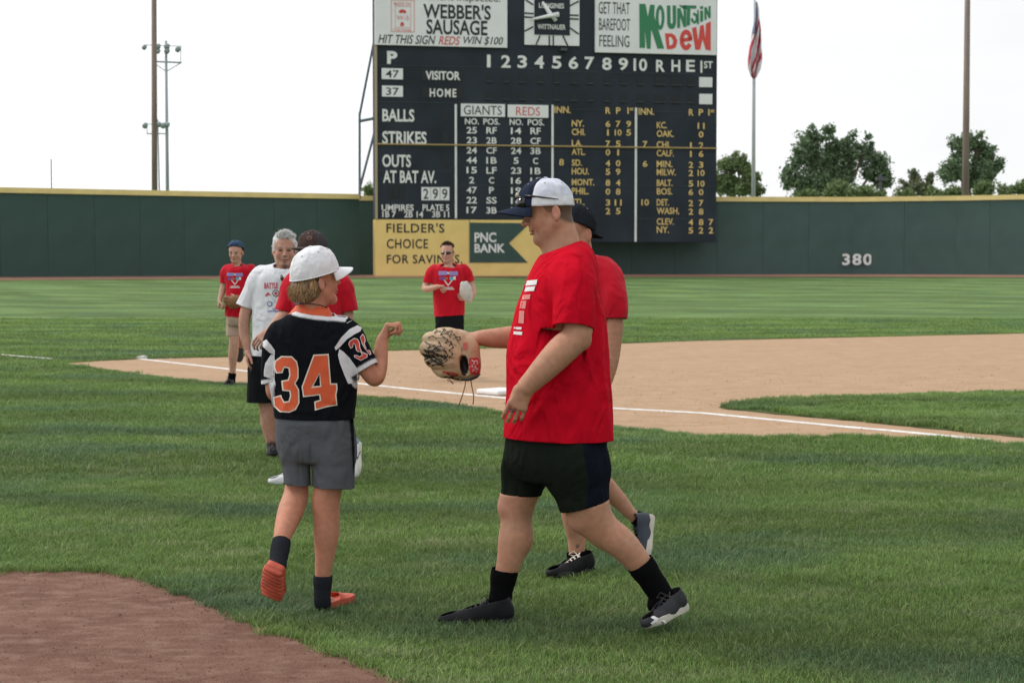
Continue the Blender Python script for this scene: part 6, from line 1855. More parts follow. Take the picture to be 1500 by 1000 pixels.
    for poly in ([(497, 511), (503, 515), (512, 524), (522, 538), (527, 549), (526, 556), (517, 561), (510, 562), (504, 548), (498, 532), (495, 520)], [(388.5, 532), (397, 519), (402, 520), (402.5, 540), (402, 556), (386.5, 551), (386.5, 543)],
                 [(490, 509), (500, 494), (512, 482), (524, 476), (530, 480), (528, 485), (520, 489), (508, 497), (498, 508), (492, 513)], [(385, 500), (390, 497), (397, 505), (402.5, 513), (402.5, 520), (394, 516), (384.5, 507)]):
        decal('panel', poly, M_pan, co, co, .0022, 2.5, bvh=bv)
    # small pale mark high on the shoulder
    V, Fc = ribbon_px('print', [(508, 473), (511, 471.5), (515, 469.5)], .5, M_prw, co, co, .004)
    if Fc: mesh_obj('print', V, Fc, M_prw, co)
    # necklace cord
    mb = MB(); mb.tube([w(432, 447, -.05), w(440, 445, -.075), w(455, 444.5, -.075), (w(470, 447, -.06)), w(479, 450, -.03), w(482, 452, .02)], .0022, 6); mb.build('necklace', M_dkplast, root, smooth=True)
    # cap
    fc = nrm((math.sin(math.radians(52)), math.cos(math.radians(52)), .26)); wh = (.76, .77, .80)
    def colour(az, el): return wh if el < 1.4 else (.74, .75, .78)
    cc = w(460.5, 402)
    cp = cap_obj(root, cc, fc, (-.20, -.14, 1), .112, .092, .120, colour, brim=(.074, .075, .034), brim_col=(.80, .81, .83), sidec=.026, lean=.10)
    bvc = BVHTree.FromPolygons([tuple(np.array(v.co) + wloc(cp)) for v in cp.data.vertices], [tuple(p_.vertices) for p_ in cp.data.polygons])
    decal('emblem', [(431, 411.2), (433, 412.5), (438.5, 410.8), (433.5, 413.6), (431.2, 413)], M_ink, None, cp, .004, 2, bvh=bvc)
    # rim binding of the cap
    f_, u_, r_ = frame(fc, (-.20, -.14, 1))
    mb = MB(); mb.tube([cc + f_ * (.112 * (1 + .05 * max(0, math.cos(t)))) * math.cos(t) + r_ * .092 * math.sin(t) for t in np.linspace(.9, 2 * math.pi - .9, 40)], .0035, 6); rb = mb.build('band', mat('cap_white', (.78, .79, .82), .8), cp, smooth=True)
    # hair
    r = np.random.default_rng(21); n = 5200
    az = r.uniform(math.radians(112), math.radians(262), n); el = r.uniform(-.95, .30, n)
    o_ = w(461, 414); s = .95; fA, rA, uA = A[0], A[1], A[2]
    P0 = []; D0 = []; L = []
    for a, e in zip(az, el):
        q = o_ + (fA * (-.004 + .094 * math.cos(a) * math.cos(e)) + rA * .078 * math.sin(a) * math.cos(e) + uA * (.02 + .075 * math.sin(e))) * s
        out = nrm(fA * math.cos(a) + rA * math.sin(a))
        back = max(0, -math.cos(a))
        P0.append(q); D0.append(out * .38 + np.array([0, 0, -1.0]) + r.normal(0, .13, 3)); L.append((.026 + .030 * back) * r.uniform(.7, 1.2) * (1 if e > -.5 else .75))
    ho = hair_tufts(root, P0, D0, L, (.31, .19, .085), r, .0016, .35, .10, var=.65)
    ho['kind'] = 'stuff'
    hb = P.field(415, 395, 490, 450, -.2, .1, .005)
    hb.ell(o_ - fA * .032 - uA * .010, (.085, .076, .062), (fA, rA, uA), .02)
    hb.ell(o_ - fA * .056 - uA * .045, (.040, .058, .036), (fA, rA, uA), .02)
    V, Fq = hb.mesh(); V = relax(V, Fq, 1); V = V + vnormals(V, Fq) * (.005 * perlin(V * np.array([90, 90, 14])))[:, None]
    mesh_obj('hair', V, Fq, M_hair, root, smooth=True, col=np.tile(np.array((.20, .125, .062)), (len(V), 1)) * (1 + .5 * perlin(V * np.array([80, 80, 12]))[:, None]))
    # socks and slides
    k1 = add_sock(root, [w(473, 842, 0), w(472.5, 860, 0), w(472, 880, .0), w(474, 886, .03)], np.array([12.8, 12.2, 12.0, 11]) * k, M_sockg)
    k2 = add_sock(root, [w(412.5, 791, -.175), w(409, 812, -.22), w(406, 832, -.27)], np.array([12.6, 12.6, 12]) * k, M_sockg)
    add_shoe(root, (*w(470, 885, .02)[:2], .006), (*w(506, 885, .20)[:2], .004), (0, 0, 1), .235, M_orange, M_orsole, 1.1, 'slide', open_back=True, lugs=False, sole_t=.03)
    finish_body(fl, root, (.52, .238, .152), paints, covers=[co, so_, k1, k2])
    hl = w(400.5, 833, -.33); tl = w(398, 874, -.175)
    add_shoe(root, hl, tl, (.02, .80, -.35), .215, M_orange, M_orsole, 1.35, 'slide', open_back=True, lugs=True, sole_t=.028)
    return P
PB = boy()


# ================================================================== the other five people, built from one set of measurements each
def GW(x, y, Y): q = W(x, y, Y); q[2] = .006; return q
def lt(x): return lambda V: PX(V)[:, 0] < x
def gt(x): return lambda V: PX(V)[:, 0] > x

def figure(D, label, fx, head, neck, torso, arms, hands, legs, shirt, shorts, socks, shoes, skin, group=None, hb=.0055, hf=.0036, cap=None, paints_extra=None, stubble=None, brow=(.10, .07, .05),
           face_s=1.0, jaw=1.0, lean=None):
    P = Person(D, label, fx, group); root = P.root; w = P.w; k = P.k
    xs = [q[0] for c in arms + legs for q in c]; ys = [q[1] for c in arms + legs for q in c]
    offs = [q[2] for c in arms + legs for q in c]
    hx, hy, hf_, hu, hs = head
    x0, x1 = min(xs) - 30, max(xs) + 30; y0, y1 = hy - .17 / k, max(ys) + .06 / k
    fine = [(hx - .14 / k, hy - .16 / k, hx + .14 / k, hy + .13 / k, -.16, .16, hf)]
    for h in hands: fine.append((h[0] - .12 / k, h[1] - .12 / k, h[0] + .12 / k, h[1] + .16 / k, h[2] - .14, h[2] + .14, hf))
    fl = P.field(x0, y0, x1, y1, min(offs + [-.2]) - .22, max(offs + [.2]) + .22, .0095, fine)
    fl.loft(ring_px(torso, D), .03)
    p, A = add_head(fl, w(hx, hy), hf_, hu, hs, jaw)
    (nx0, ny0, nr0), (nx1, ny1, nr1) = neck
    fl.cone(w(nx0, ny0), w(nx1, ny1), nr0 * k, nr1 * k, .025)
    for c in arms: P.ch(fl, c, .025)
    for c in legs: P.ch(fl, c, .02)
    for h in hands: add_hand(fl, w(*h[:3]), *h[3:])
    covers = []; out = {}
    rings, sleeves, cuts, m, opts = shirt
    sy = [r[0] for r in rings]; sx = [r[1] for r in rings] + [r[2] for r in rings] + [q[0] for c in sleeves for q in c]
    sh = P.field(min(sx) - .09 / k, min(sy) - .05 / k, max(sx) + .09 / k, max(sy) + .06 / k, -.45, .45, .0085)
    sh.loft(ring_px(rings, D), .02, 2.3)
    for c in sleeves: P.ch(sh, c, .03)
    so = garment('shirt', sh, root, m, [(w(*c[0]),) + tuple(c[1:]) for c in cuts], **opts); out['shirt'] = so
    hip, lg, cuts, m, opts = shorts
    st = P.field(min(r[1] for r in hip) - .12 / k, min(r[0] for r in hip) - .05 / k, max(r[2] for r in hip) + .12 / k, max(q[1] for c in lg for q in c) + .08 / k, -.4, .45, .0085)
    st.loft(ring_px(hip, D), .02)
    for c in lg: P.ch(st, c, .012)
    sho = garment('shorts', st, root, m, [(w(*c[0]),) + tuple(c[1:]) for c in cuts], covers=[so], **opts); out['shorts'] = sho
    ks = []
    for (pts, R, m) in socks: ks.append(add_sock(root, [w(*q) for q in pts], np.array(R) * k, m))
    for (hl, tl, up, L, mu, ms, wd, lc) in shoes:
        hl = hl if isinstance(hl, np.ndarray) else w(*hl); tl = tl if isinstance(tl, np.ndarray) else w(*tl)
        add_shoe(root, hl, tl, up, L, mu, ms, wd, laces=lc)
    pts = face_paint(p, A, hs, brow=brow)
    if stubble: pts = [(p(.05, 0, -.09), (.07, .07, .045), A, stubble, .5)] + pts
    for q in (-1, 1): pts.append((p(-.014, q * .086, -.002), (.024 * hs, .016 * hs, .036 * hs), A, tuple(np.array(skin) * (1.08, .95, .95)), 1.9))
    if paints_extra: pts += paints_extra(P, p, A)
    finish_body(fl, root, skin, pts, covers=[so, sho] + ks)
    return P, p, A, out

SKD = (.47, .255, .175)
# ---- second man in red, walking behind the first
def man_b():
    D = 8.35
    P, p, A, out = figure(D, 'man in red t-shirt and backwards black cap, mostly hidden behind the mitt holder', 845,
        (841, 343, (-.72, -.70, -.05), (0, 0, 1), 1.02), ((848, 350, 17), (851, 385, 19)),
        [(382, 830, 878, 0, .10), (400, 818, 880, 0, .12), (450, 818, 872, 0, .11), (540, 815, 868, 0, .11), (620, 815, 868, 0, .12), (660, 818, 866, 0, .11)],
        [[(882, 398, -.05, 16), (895, 435, -.12, 13.5), (900, 470, -.16, 12.5), (898, 503, -.17, 12), (893, 535, -.18, 11.5), (884, 570, -.2, 8.5)],
         [(828, 398, .12, 15), (815, 450, .18, 13), (806, 500, .2, 12), (790, 540, .15, 9)]],
        [(883, 573, -.2, (-.25, -.1, -1), (-.2, 1, 0), (-1, 0, .2), (20, 25, 20), 1.0), (788, 543, .15, (-.6, 0, -.7), (0, 1, 0), (-1, 0, 0), (20, 25, 20), 1.0)],
        [[(832, 640, -.06, 28), (836, 690, -.07, 24), (838, 735, -.07, 18.5), (841, 760, -.06, 17), (844, 785, -.05, 13.5), (845, 808, -.05, 11.5), (846, 822, -.05, 11)],
         [(852, 640, .08, 28), (866, 690, .10, 19), (884, 710, .12, 16), (906, 732, .14, 12.5), (928, 756, .14, 8.5), (940, 765, .14, 9)]],
        ([(372, 838, 866, 0, .07), (380, 826, 880, 0, .12), (392, 816, 890, 0, .14), (420, 812, 892, 0, .15), (460, 812, 884, 0, .14), (560, 808, 880, 0, .14), (640, 806, 880, 0, .15)],
         [[(882, 394, -.03, 19), (892, 420, -.10, 22), (899, 450, -.15, 20), (901, 478, -.16, 17)], [(828, 396, .1, 18), (818, 450, .17, 16)]],
         [((901, 467, -.15), (.0, -.1, -1), .3, gt(884)), ((817, 452, .17), (-.1, .1, -1), .2, lambda V: V[:, 1] > 8.35 + .145), ((845, 632), (0, 0, -1), .6), ((849, 375), (-.1, 0, 1), .14)], M_redB, dict(fold=.008, fold2=.0055, fs=(7, 7, 3), seed=7)),
        ([(622, 810, 874, 0, .14), (650, 808, 876, 0, .15), (675, 812, 876, 0, .14)], [[(832, 655, -.06, 27), (835, 725, -.07, 24)], [(855, 655, .08, 26), (868, 700, .1, 22)]],
         [((842, 712, 0), (.1, 0, -1), .7)], M_blk, dict(fold=.006, fs=(7, 7, 4), seed=8)),
        [([(844.5, 807, -.05), (846, 815, -.05), (847, 826, -.05)], [14, 14, 14], M_sockb), ([(930, 757, .14), (941, 764, .14), (946, 772, .14)], [10.5, 11, 10], M_sockb)],
        [(GW(867, 828, D - .05), GW(806, 834, D - .22), (0, 0, 1), .285, M_shoeb, M_sole_b, .95, M_prcream),
         ((957, 757, .13), (951, 808, .02), (-1, -.3, .05), .27, mat('shoe_navy', (.022, .032, .05), .6), M_sole_t, 1.0, M_dkplast)],
        (.48, .245, .16), paints_extra=lambda P, p, A: [(p(-.05, 0, .02), (.07, .09, .07), A, (.16, .10, .07), 1.8), (P.w(846, 799.5, -.10), (.0095, .04, .0095), np.eye(3), (.045, .055, .06), 1.85), (P.w(846, 799.5, -.10), (.004, .04, .004), np.eye(3), (.30, .18, .13), 1.7)])
    bk = (.018, .021, .027)
    cap_obj(P.root, P.w(842, 331), (.74, .52, -.30), (.25, .15, 1), .108, .090, .110, lambda az, el: bk, brim=(.060, .065, .012), brim_col=(.010, .011, .014))
man_b()

# ---- grey haired man in the white t-shirt
def man_white():
    D = 13.25
    fx = nrm((.16, -.98, -.06))
    P, p, A, out = figure(D, 'grey haired man with goatee in white printed t-shirt and black shorts', 408,
        (416.5, 367, fx, (0, 0, 1), 1.08), ((416, 378, 11), (414, 400, 15)),
        [(394, 392, 438, 0, .07), (404, 378, 456, 0, .10), (430, 376, 458, 0, .12), (470, 376, 458, 0, .13), (510, 374, 458, 0, .12), (545, 376, 456, 0, .11)],
        [[(380, 404, 0, 10), (368, 435, 0, 9.2), (359, 462, -.02, 8.6), (358, 488, -.03, 7.8), (361, 502, -.05, 6.2), (362.5, 512, -.06, 5)],
         [(453, 404, 0, 10), (465, 435, 0, 9.2), (472, 462, -.02, 8.6), (474, 488, -.03, 7.8), (471, 512, -.06, 5)]],
        [(362.5, 513, -.06, (.05, -.1, -1), (1, 0, 0), (0, -1, 0), (12, 22, 20), 1.0, (.7, .4, .4)), (471, 513, -.06, (-.05, -.1, -1), (-1, 0, 0), (0, -1, 0), (12, 22, 20), 1.0, (.7, .4, .4))],
        [[(392, 540, 0, 17), (390, 580, 0, 13), (392, 600, .01, 11.3), (393, 620, .02, 11), (395, 637, .02, 8.2), (398, 656, .02, 5.8)],
         [(434, 540, 0, 17), (436, 580, 0, 13), (436, 600, .01, 11.3), (437, 620, .02, 11), (436, 637, .02, 8.2), (434, 656, .02, 5.8)]],
        ([(386, 402, 430, 0, .065), (390, 391, 441, 0, .09), (397, 379, 453, 0, .115), (410, 371, 462, 0, .14), (435, 369, 464, 0, .15), (470, 368, 465, 0, .16), (500, 367, 466, 0, .165), (528, 367, 467, 0, .165)],
         [[(383, 401, 0, 11.5), (372, 422, 0, 13.3), (361, 445, 0, 13), (355, 458, 0, 13)], [(450, 401, 0, 11.5), (461, 422, 0, 13.3), (472, 445, 0, 13), (478, 458, 0, 13)]],
         [((359.5, 449, 0), (-.40, 0, -1), .3, lt(369)), ((473.5, 449, 0), (.40, 0, -1), .3, gt(464.5)), ((416, 521), (-.02, 0, -1), 1.0), ((414, 392.5, -.10), nrm((.05, -.70, 1)), .18)], M_tee, dict(fold=.008, fold2=.0055, fs=(7, 7, 3), seed=9,
          creases=[(W(383, 440, 13.1), W(400, 500, 13.05), .02, -.01), (W(372, 470, 13.1), W(420, 515, 13.05), .025, .010), (W(430, 400, 13.1), W(410, 440, 13.05), .015, .006)])),
        ([(512, 368, 462, 0, .15), (535, 366, 464, 0, .16), (552, 367, 463, 0, .14)], [[(387, 545, 0, 23), (384, 596, 0, 21)], [(441, 545, 0, 23), (444, 596, 0, 21)]],
         [((410, 588.5), (0, 0, -1), 1.0)], M_blk, dict(fold=.008, fold2=.0055, fs=(7, 7, 3), seed=10)),
        [([(397.5, 653, .02), (398.5, 658, .02), (399, 662, .02)], [6.8, 7, 7], M_sockw), ([(434.5, 653, .02), (434, 658, .02), (434, 662, .02)], [6.8, 7, 7], M_sockw)],
        [(GW(398, 660, 13.32), GW(401, 665, 13.02), (0, 0, 1), .30, M_shoeb, M_sole_b, 1.05, M_dkplast), (GW(434, 660, 13.32), GW(437, 665, 13.02), (0, 0, 1), .30, M_shoeb, M_sole_b, 1.05, M_dkplast)],
        (.50, .27, .20), brow=(.35, .29, .25), jaw=1.12,
        paints_extra=lambda P, p, A: [(p(.086, 0, -.108), (.035, .018, .030), A, (.20, .15, .12), 1.85), (p(.102, 0, -.047), (.02, .03, .007), A, (.45, .36, .31), 1.5), (p(-.03, 0, .03), (.085, .10, .08), A, (.42, .42, .42), 1.95)])
    # grey hair swept over the forehead
    f, r_, u = A; r = np.random.default_rng(8); n = 2600; o_ = p(0, 0, 0); s = 1.08
    az = r.uniform(0, 2 * math.pi, n); el = r.uniform(-.25, 1.5, n); P0 = []; D0 = []; L = []
    for a, e in zip(az, el):
        if abs(math.atan2(math.sin(a), math.cos(a))) < 1.15 and e < .62: e = r.uniform(.62, 1.4)
        dirv = f * math.cos(a) * math.cos(e) + r_ * math.sin(a) * math.cos(e) + u * math.sin(e)
        q = o_ + (f * (.004 + .088 * math.cos(a) * math.cos(e)) + r_ * .078 * math.sin(a) * math.cos(e) + u * (.045 + .083 * math.sin(e))) * s
        P0.append(q); D0.append(dirv * .55 + f * .55 - r_ * .35 + u * (.35 if e > .6 else -.8) + r.normal(0, .12, 3)); L.append(r.uniform(.022, .045))
    h = hair_tufts(P.root, P0, D0, L, (.80, .80, .79), r, .0032, .9, .25, var=.22, segs=4); h['kind'] = 'stuff'
    hb = P.field(392, 330, 442, 385, -.2, .2, .006)
    hb.ell(o_ + (f * -.004 + u * .052) * s, np.array((.094, .084, .086)) * s, A and (f, r_, u), .02)
    hb.ell(o_ + (f * .085 + u * -.005) * s, np.array((.060, .085, .060)) * s, (f, r_, u), .015, True)
    V, Fq = hb.mesh(); V = relax(V, Fq, 1); V = V + vnormals(V, Fq) * (.007 * perlin(V * np.array([60, 60, 30])))[:, None]
    mesh_obj('hair', V, Fq, M_hair, P.root, smooth=True, col=np.tile(np.array((.62, .62, .61)), (len(V), 1)) * (1 + .5 * perlin(V * np.array([70, 70, 25]))[:, None]))
    so = out['shirt']; bv = bvh_of(so)
    decal_text('print', 'BATTLE', (387, 414, 407, 422.5), M_prr, so, so, .004, .03, bvh=bv)
    decal('print', [(388, 433), (392, 428), (395, 430), (398, 433.5), (394, 431.5), (390, 434)], M_prr, so, so, .004, 2, bvh=bv)
    circ = lambda x, y, r0, n=18: [(x + r0 * math.cos(t), y + r0 * math.sin(t)) for t in np.linspace(0, 2 * math.pi, n, endpoint=False)]
    decal('print', circ(404, 429.5, 5.2), M_ink, so, so, .003, 2, bvh=bv); decal('print', circ(404, 429.5, 3.9), M_prw, so, so, .0045, 2, bvh=bv); decal('print', circ(404, 429.5, 2.6), M_prr, so, so, .006, 2, bvh=bv)
    decal('print', circ(395, 445, 3.9), M_prb, so, so, .003, 2, bvh=bv); decal('print', circ(395, 445, 2.7), M_prw, so, so, .0045, 2, bvh=bv); decal('print', [(396, 444), (399.5, 441.5), (398.5, 446)], M_prc, so, so, .006, 2, bvh=bv)
    decal('print', circ(414.5, 431, 3.4), M_prc, so, so, .003, 2, bvh=bv)
    decal('print', [(397, 435), (408, 448), (416, 438), (415, 437), (408, 446.5), (398, 434.2)], mat('print_grey', (.5, .52, .56), .7), so, so, .003, 2, bvh=bv)
    decal_text('print', 'CHARITY', (399, 450.5, 415, 453.5), M_prb, so, so, .004, .02, bvh=bv); decal_text('print', 'SOFTBALL', (392, 454, 411, 457), M_prb, so, so, .004, .02, bvh=bv)
    # sunglasses hooked on the neckline
    s_ = empty('sunglasses', P.w(414, 415, -.2), "brown sunglasses hanging folded from the neckline of the white t-shirt", 'sunglasses')
    h0 = bv.ray_cast(Vector((0, 0, CAMZ)), Vector(ray(413, 410)).normalized()); Y = (h0[0].y if h0[0] is not None else 13.05) - .025
    mb = MB(); mb.tube([W(411, 403, Y), W(414, 412, Y - .01), W(417, 424, Y - .005)], [.004, .006, .004], 6); mb.build('temple', mat('frame_brown', (.10, .06, .045), .35), s_, smooth=True)
    for (x, y) in ((413.2, 407.5), (416.6, 420)):
        mb = MB(); mb.tube([W(x - .9, y - 4, Y), W(x, y, Y - .015), W(x + 1, y + 4, Y)], [.008, .016, .009], 8); mb.build('lens', mat('lens_brown', (.05, .025, .018), .15, spec=.6), s_, smooth=True)
man_white()

# ---- man in red with the dark cap, behind the boy
def man_e():
    D = 11.65
    P, p, A, out = figure(D, 'man in red t-shirt and charcoal cap half hidden behind the boy', 465,
        (459, 372, (-.55, -.83, -.05), (0, 0, 1), 1.0), ((461, 382, 12), (463, 404, 14)),
        [(402, 440, 486, 0, .08), (414, 432, 494, 0, .10), (460, 432, 496, 0, .11), (520, 434, 494, 0, .11), (570, 436, 492, 0, .11), (600, 438, 490, 0, .1)],
        [[(436, 414, 0, 11), (424, 436, -.03, 10), (417, 458, -.05, 9), (408, 470, -.12, 8.3), (396, 484, -.18, 6)],
         [(492, 414, 0, 11), (503, 440, 0, 10), (509, 465, 0, 9.2), (506, 490, -.05, 8), (498, 515, -.1, 6)]],
        [(395, 485, -.18, (-.75, -.2, -.65), (0, .8, -.6), (-.3, -.8, .5), (20, 30, 25), 1.0), (497, 517, -.1, (-.2, 0, -1), (-1, .3, 0), (0, -1, 0), (20, 30, 25), 1.0)],
        [[(452, 590, 0, 19), (450, 630, -.02, 15), (446, 665, .0, 12.5), (442, 690, .0, 8), (441, 698, 0, 7.5)],
         [(480, 590, 0, 19), (492, 625, 0, 14.5), (504, 640, .05, 12), (515, 648, .10, 8), (520, 652, .12, 7)]],
        ([(394, 446, 478, 0, .07), (400, 434, 490, 0, .10), (409, 426, 500, 0, .125), (425, 424, 503, 0, .14), (470, 425, 504, 0, .15), (530, 425, 504, 0, .15), (585, 425, 504, 0, .15)],
         [[(434, 410, 0, 12.5), (425, 430, -.02, 13.5), (417, 452, -.04, 13), (413, 466, -.04, 12)], [(494, 410, 0, 12.5), (503, 430, 0, 14.5), (509, 454, 0, 14.5), (511, 468, 0, 14)]],
         [((418, 455, -.04), (-.2, 0, -1), .3, lt(424.5)), ((508, 456, 0), (.12, 0, -1), .3, gt(502)), ((464, 575), (0, 0, -1), 1.0), ((462, 399, -.02), (0, -.35, 1), .14)], M_redB, dict(fold=.008, fold2=.0055, fs=(7, 7, 3), seed=12)),
        ([(572, 430, 498, 0, .13), (592, 430, 499, 0, .14), (606, 433, 497, 0, .13)], [[(450, 600, 0, 20), (449, 645, 0, 18.5)], [(482, 600, 0, 20), (494, 632, 0, 17)]],
         [((468, 636), (.1, 0, -1), 1.0)], M_denim, dict(fold=.006, fs=(7, 7, 4), seed=13)),
        [([(441.5, 686, 0), (441, 692, 0), (441, 698, 0)], [9, 9, 9], M_sockw), ([(512, 646, .08), (518, 651, .11), (521, 655, .12)], [10.2, 9.5, 9], mat('sock_blue', (.20, .27, .45), .8))],
        [(GW(446, 700, D), GW(404, 704, D - .15), (0, 0, 1), .285, M_shoew, M_shoew, 1.0, M_prw), ((528, 648, .12), (526, 694, .04), (-.85, -.45, .05), .25, M_shoew, mat('sole_cream', (.60, .58, .50), .6), 1.0, M_prw)],
        (.47, .26, .19), stubble=(.3, .2, .16))
    ch = (.065, .058, .062)
    o = cap_obj(P.root, P.w(458, 361), (-.62, -.78, -.05), (0, 0, 1), .110, .092, .112, lambda az, el: ch if math.cos(az) < .35 else (.075, .050, .046), brim=(.062, .07, .012), brim_col=(.085, .072, .066))
    bv = BVHTree.FromPolygons([tuple(np.array(v.co) + wloc(o)) for v in o.data.vertices], [tuple(q.vertices) for q in o.data.polygons])
    circ = lambda x, y, r0, n=16: [(x + r0 * math.cos(t), y + r0 * .8 * math.sin(t)) for t in np.linspace(0, 2 * math.pi, n, endpoint=False)]
    decal('emblem', circ(453, 348.5, 4.2), mat('patch_brown', (.16, .075, .055), .7), None, o, .004, 2, bvh=bv); decal('emblem', circ(453, 348.5, 2.2), mat('patch_dark', (.05, .035, .03), .7), None, o, .006, 2, bvh=bv)
    # dark tick on the raised white shoe
    so = out['shirt']; bv = bvh_of(so)
    decal('print', [(434, 440), (442, 440), (441, 452), (433, 451)], M_prb, so, so, .004, 2, bvh=bv)
    for ob in P.root.children:
        if ob.name.startswith('shoe'):
            b2 = BVHTree.FromPolygons([tuple(np.array(v.co) + wloc(ob)) for v in ob.data.vertices], [tuple(q.vertices) for q in ob.data.polygons]); h = b2.ray_cast(Vector((0, 0, CAMZ)), Vector(ray(524, 668)).normalized())
            if h[0] is not None: decal('emblem', [(522, 670), (524, 673), (527, 664), (529.5, 660), (526.5, 662), (524.5, 668)], M_ink, None, ob, .004, 2, bvh=b2)
man_e()

def chest_print(so, cx, y0, sc, bv):
    """small blue, white and red print on a red shirt"""
    b = lambda x, y, w_, h_: [(cx + (x - w_ / 2) * sc, y0 + y * sc), (cx + (x + w_ / 2) * sc, y0 + y * sc), (cx + (x + w_ / 2) * sc, y0 + (y + h_) * sc), (cx + (x - w_ / 2) * sc, y0 + (y + h_) * sc)]
    lil = mat('print_lilac', (.28, .25, .55), .7)
    decal('print', b(-8, 0, 13, 6), lil, so, so, .004, 2, bvh=bv); decal('print', b(8, .5, 13, 6), lil, so, so, .004, 2, bvh=bv); decal('print', b(0, 1.5, 2.6, 3), M_prw, so, so, .005, 2, bvh=bv)
    decal('print', b(-9, 8.5, 8, 5), mat('print_violet', (.20, .06, .25), .7), so, so, .004, 2, bvh=bv); decal('print', b(-2.5, 9, 4, 4), mat('print_rust', (.45, .12, .06), .7), so, so, .004, 2, bvh=bv)
    decal('print', b(5, 8.5, 6, 5), M_prc, so, so, .004, 2, bvh=bv); decal('print', b(9.5, 8, 3.5, 5), M_prw, so, so, .0045, 2, bvh=bv)
    q = lambda L: [(cx + x * sc, y0 + y * sc) for x, y in L]
    decal('print', q([(-7, 13), (-5.6, 12.6), (0, 20), (5.5, 13), (6.8, 13.6), (.6, 22), (-.8, 22)]), M_prw, so, so, .005, 2, bvh=bv)
    decal('print', b(0, 24, 14, 1.3), M_prw, so, so, .004, 2, bvh=bv); decal('print', b(0, 26.2, 18, 1.5), M_prw, so, so, .004, 2, bvh=bv)

# ---- far runner on the left, backwards blue cap and brown mitt
def man_f():
    D = 20.4
    P, p, A, out = figure(D, 'far man in red t-shirt, beige shorts and backwards blue cap carrying a brown mitt', 341,
        (345.5, 370.5, (-.12, -.98, -.12), (0, -.05, 1), 1.0), ((346, 378, 6), (347, 390, 7.5)),
        [(391, 334, 366, 0, .07), (400, 332, 368, 0, .10), (430, 334, 364, 0, .11), (460, 334, 362, 0, .11), (475, 335, 361, 0, .1)],
        [[(333, 398, 0, 5.6), (329, 414, 0, 5.2), (326, 426, -.02, 4.8), (323, 436, -.06, 3.8), (322, 440, -.08, 3.3)], [(366, 398, 0, 5.6), (369, 414, 0, 5.2), (368, 428, -.08, 4.6), (358, 436, -.2, 4), (350, 439, -.24, 3.5)]],
        [(322, 440, -.08, (-.1, -.3, -1), (1, 0, 0), (0, -1, 0), (60, 60, 40), 1.0), (349, 439, -.24, (-1, 0, 0), (0, 1, 0), (0, 0, 1), (20, 20, 20), 1.0)],
        [[(341, 470, 0, 10), (342.5, 490, -.05, 8), (343, 502, -.06, 7.2), (341.5, 518, -.04, 7.2), (341, 532, -.02, 5.5), (340.5, 548, 0, 4)],
         [(355, 470, 0, 10), (354, 492, .08, 8), (354, 503, .14, 7), (353, 500, .32, 6), (352, 497, .50, 4.5)]],
        ([(387, 339, 354, 0, .065), (390, 333, 362, 0, .09), (395, 328.5, 371, 0, .12), (404, 328, 371, 0, .13), (425, 330, 367, 0, .14), (466, 331, 366, 0, .14), (475, 331, 366, 0, .14)],
         [[(332.5, 395, 0, 6.5), (330, 406, 0, 7), (327.5, 420, 0, 7)], [(367, 395, 0, 6.5), (370, 406, 0, 7), (371, 420, 0, 7)]],
         [((328.5, 414.5, 0), (-.15, 0, -1), .3, lt(330.7)), ((370.5, 414.5, 0), (.15, 0, -1), .3, gt(367.5)), ((348, 464), (-.1, 0, -1), .6), ((346, 391, -.1), (0, -.6, 1), .14)], M_redB, dict(fold=.009, fold2=.006, fs=(7, 7, 3), seed=15)),
        ([(458, 333, 364, 0, .13), (468, 332, 364, 0, .14), (476, 333, 363, 0, .13)], [[(341.5, 474, 0, 10.5), (341, 497, -.04, 10)], [(355, 474, 0, 10.5), (354, 497, .06, 9.8)]],
         [((348, 491), (0, 0, -1), .6)], M_beige, dict(fold=.008, fold2=.0055, fs=(7, 7, 3), seed=16)),
        [([(340.5, 546, 0), (340, 550, 0), (339, 556, 0)], [5, 5.4, 5.4], M_sockb)],
        [(GW(340, 556, 20.5), GW(334, 562, 20.22), (0, 0, 1), .30, M_shoeb, M_sole_b, 1.25, M_dkplast), ((352, 496, .52), (351, 512, .52), (0, 1, .1), .29, M_shoeb, M_sole_b, 1.0, M_dkplast)],
        (.52, .30, .22), hb=.007, hf=.0055)
    bl = (.045, .085, .15)
    cap_obj(P.root, P.w(345.5, 363.5, 0), (.1, 1, -.25), (0, .05, 1), .104, .096, .095, lambda az, el: bl if not (abs(math.cos(az) + 1) < .16 and el < .35) else (.03, .05, .09), brim=(.06, .07, .012), brim_col=bl)
    chest_print(out['shirt'], 344, 399.5, .80, bvh_of(out['shirt']))
    mitt_mesh('baseball_mitt', D - .28, 0, [[(343, 440, 0, 5.5), (334, 437, 0, 3.8), (330, 436.5, 0, 3)], [(343, 442, 0, 5.5), (334, 441, 0, 4), (329.5, 440.5, 0, 3)], [(344, 444, 0, 5.5), (337, 445.5, 0, 4), (332, 444.5, 0, 3)], [(345, 447, 0, 5), (340, 449, 0, 3.5)]],
              [(344, 441, 0, 9, 9, .05)], [(349, 441, 0, 6, 9, .05)], [], (.22, .105, .045), 'brown leather baseball mitt carried by the far runner on the left', 'baseball mitt', h=.007)
man_f()

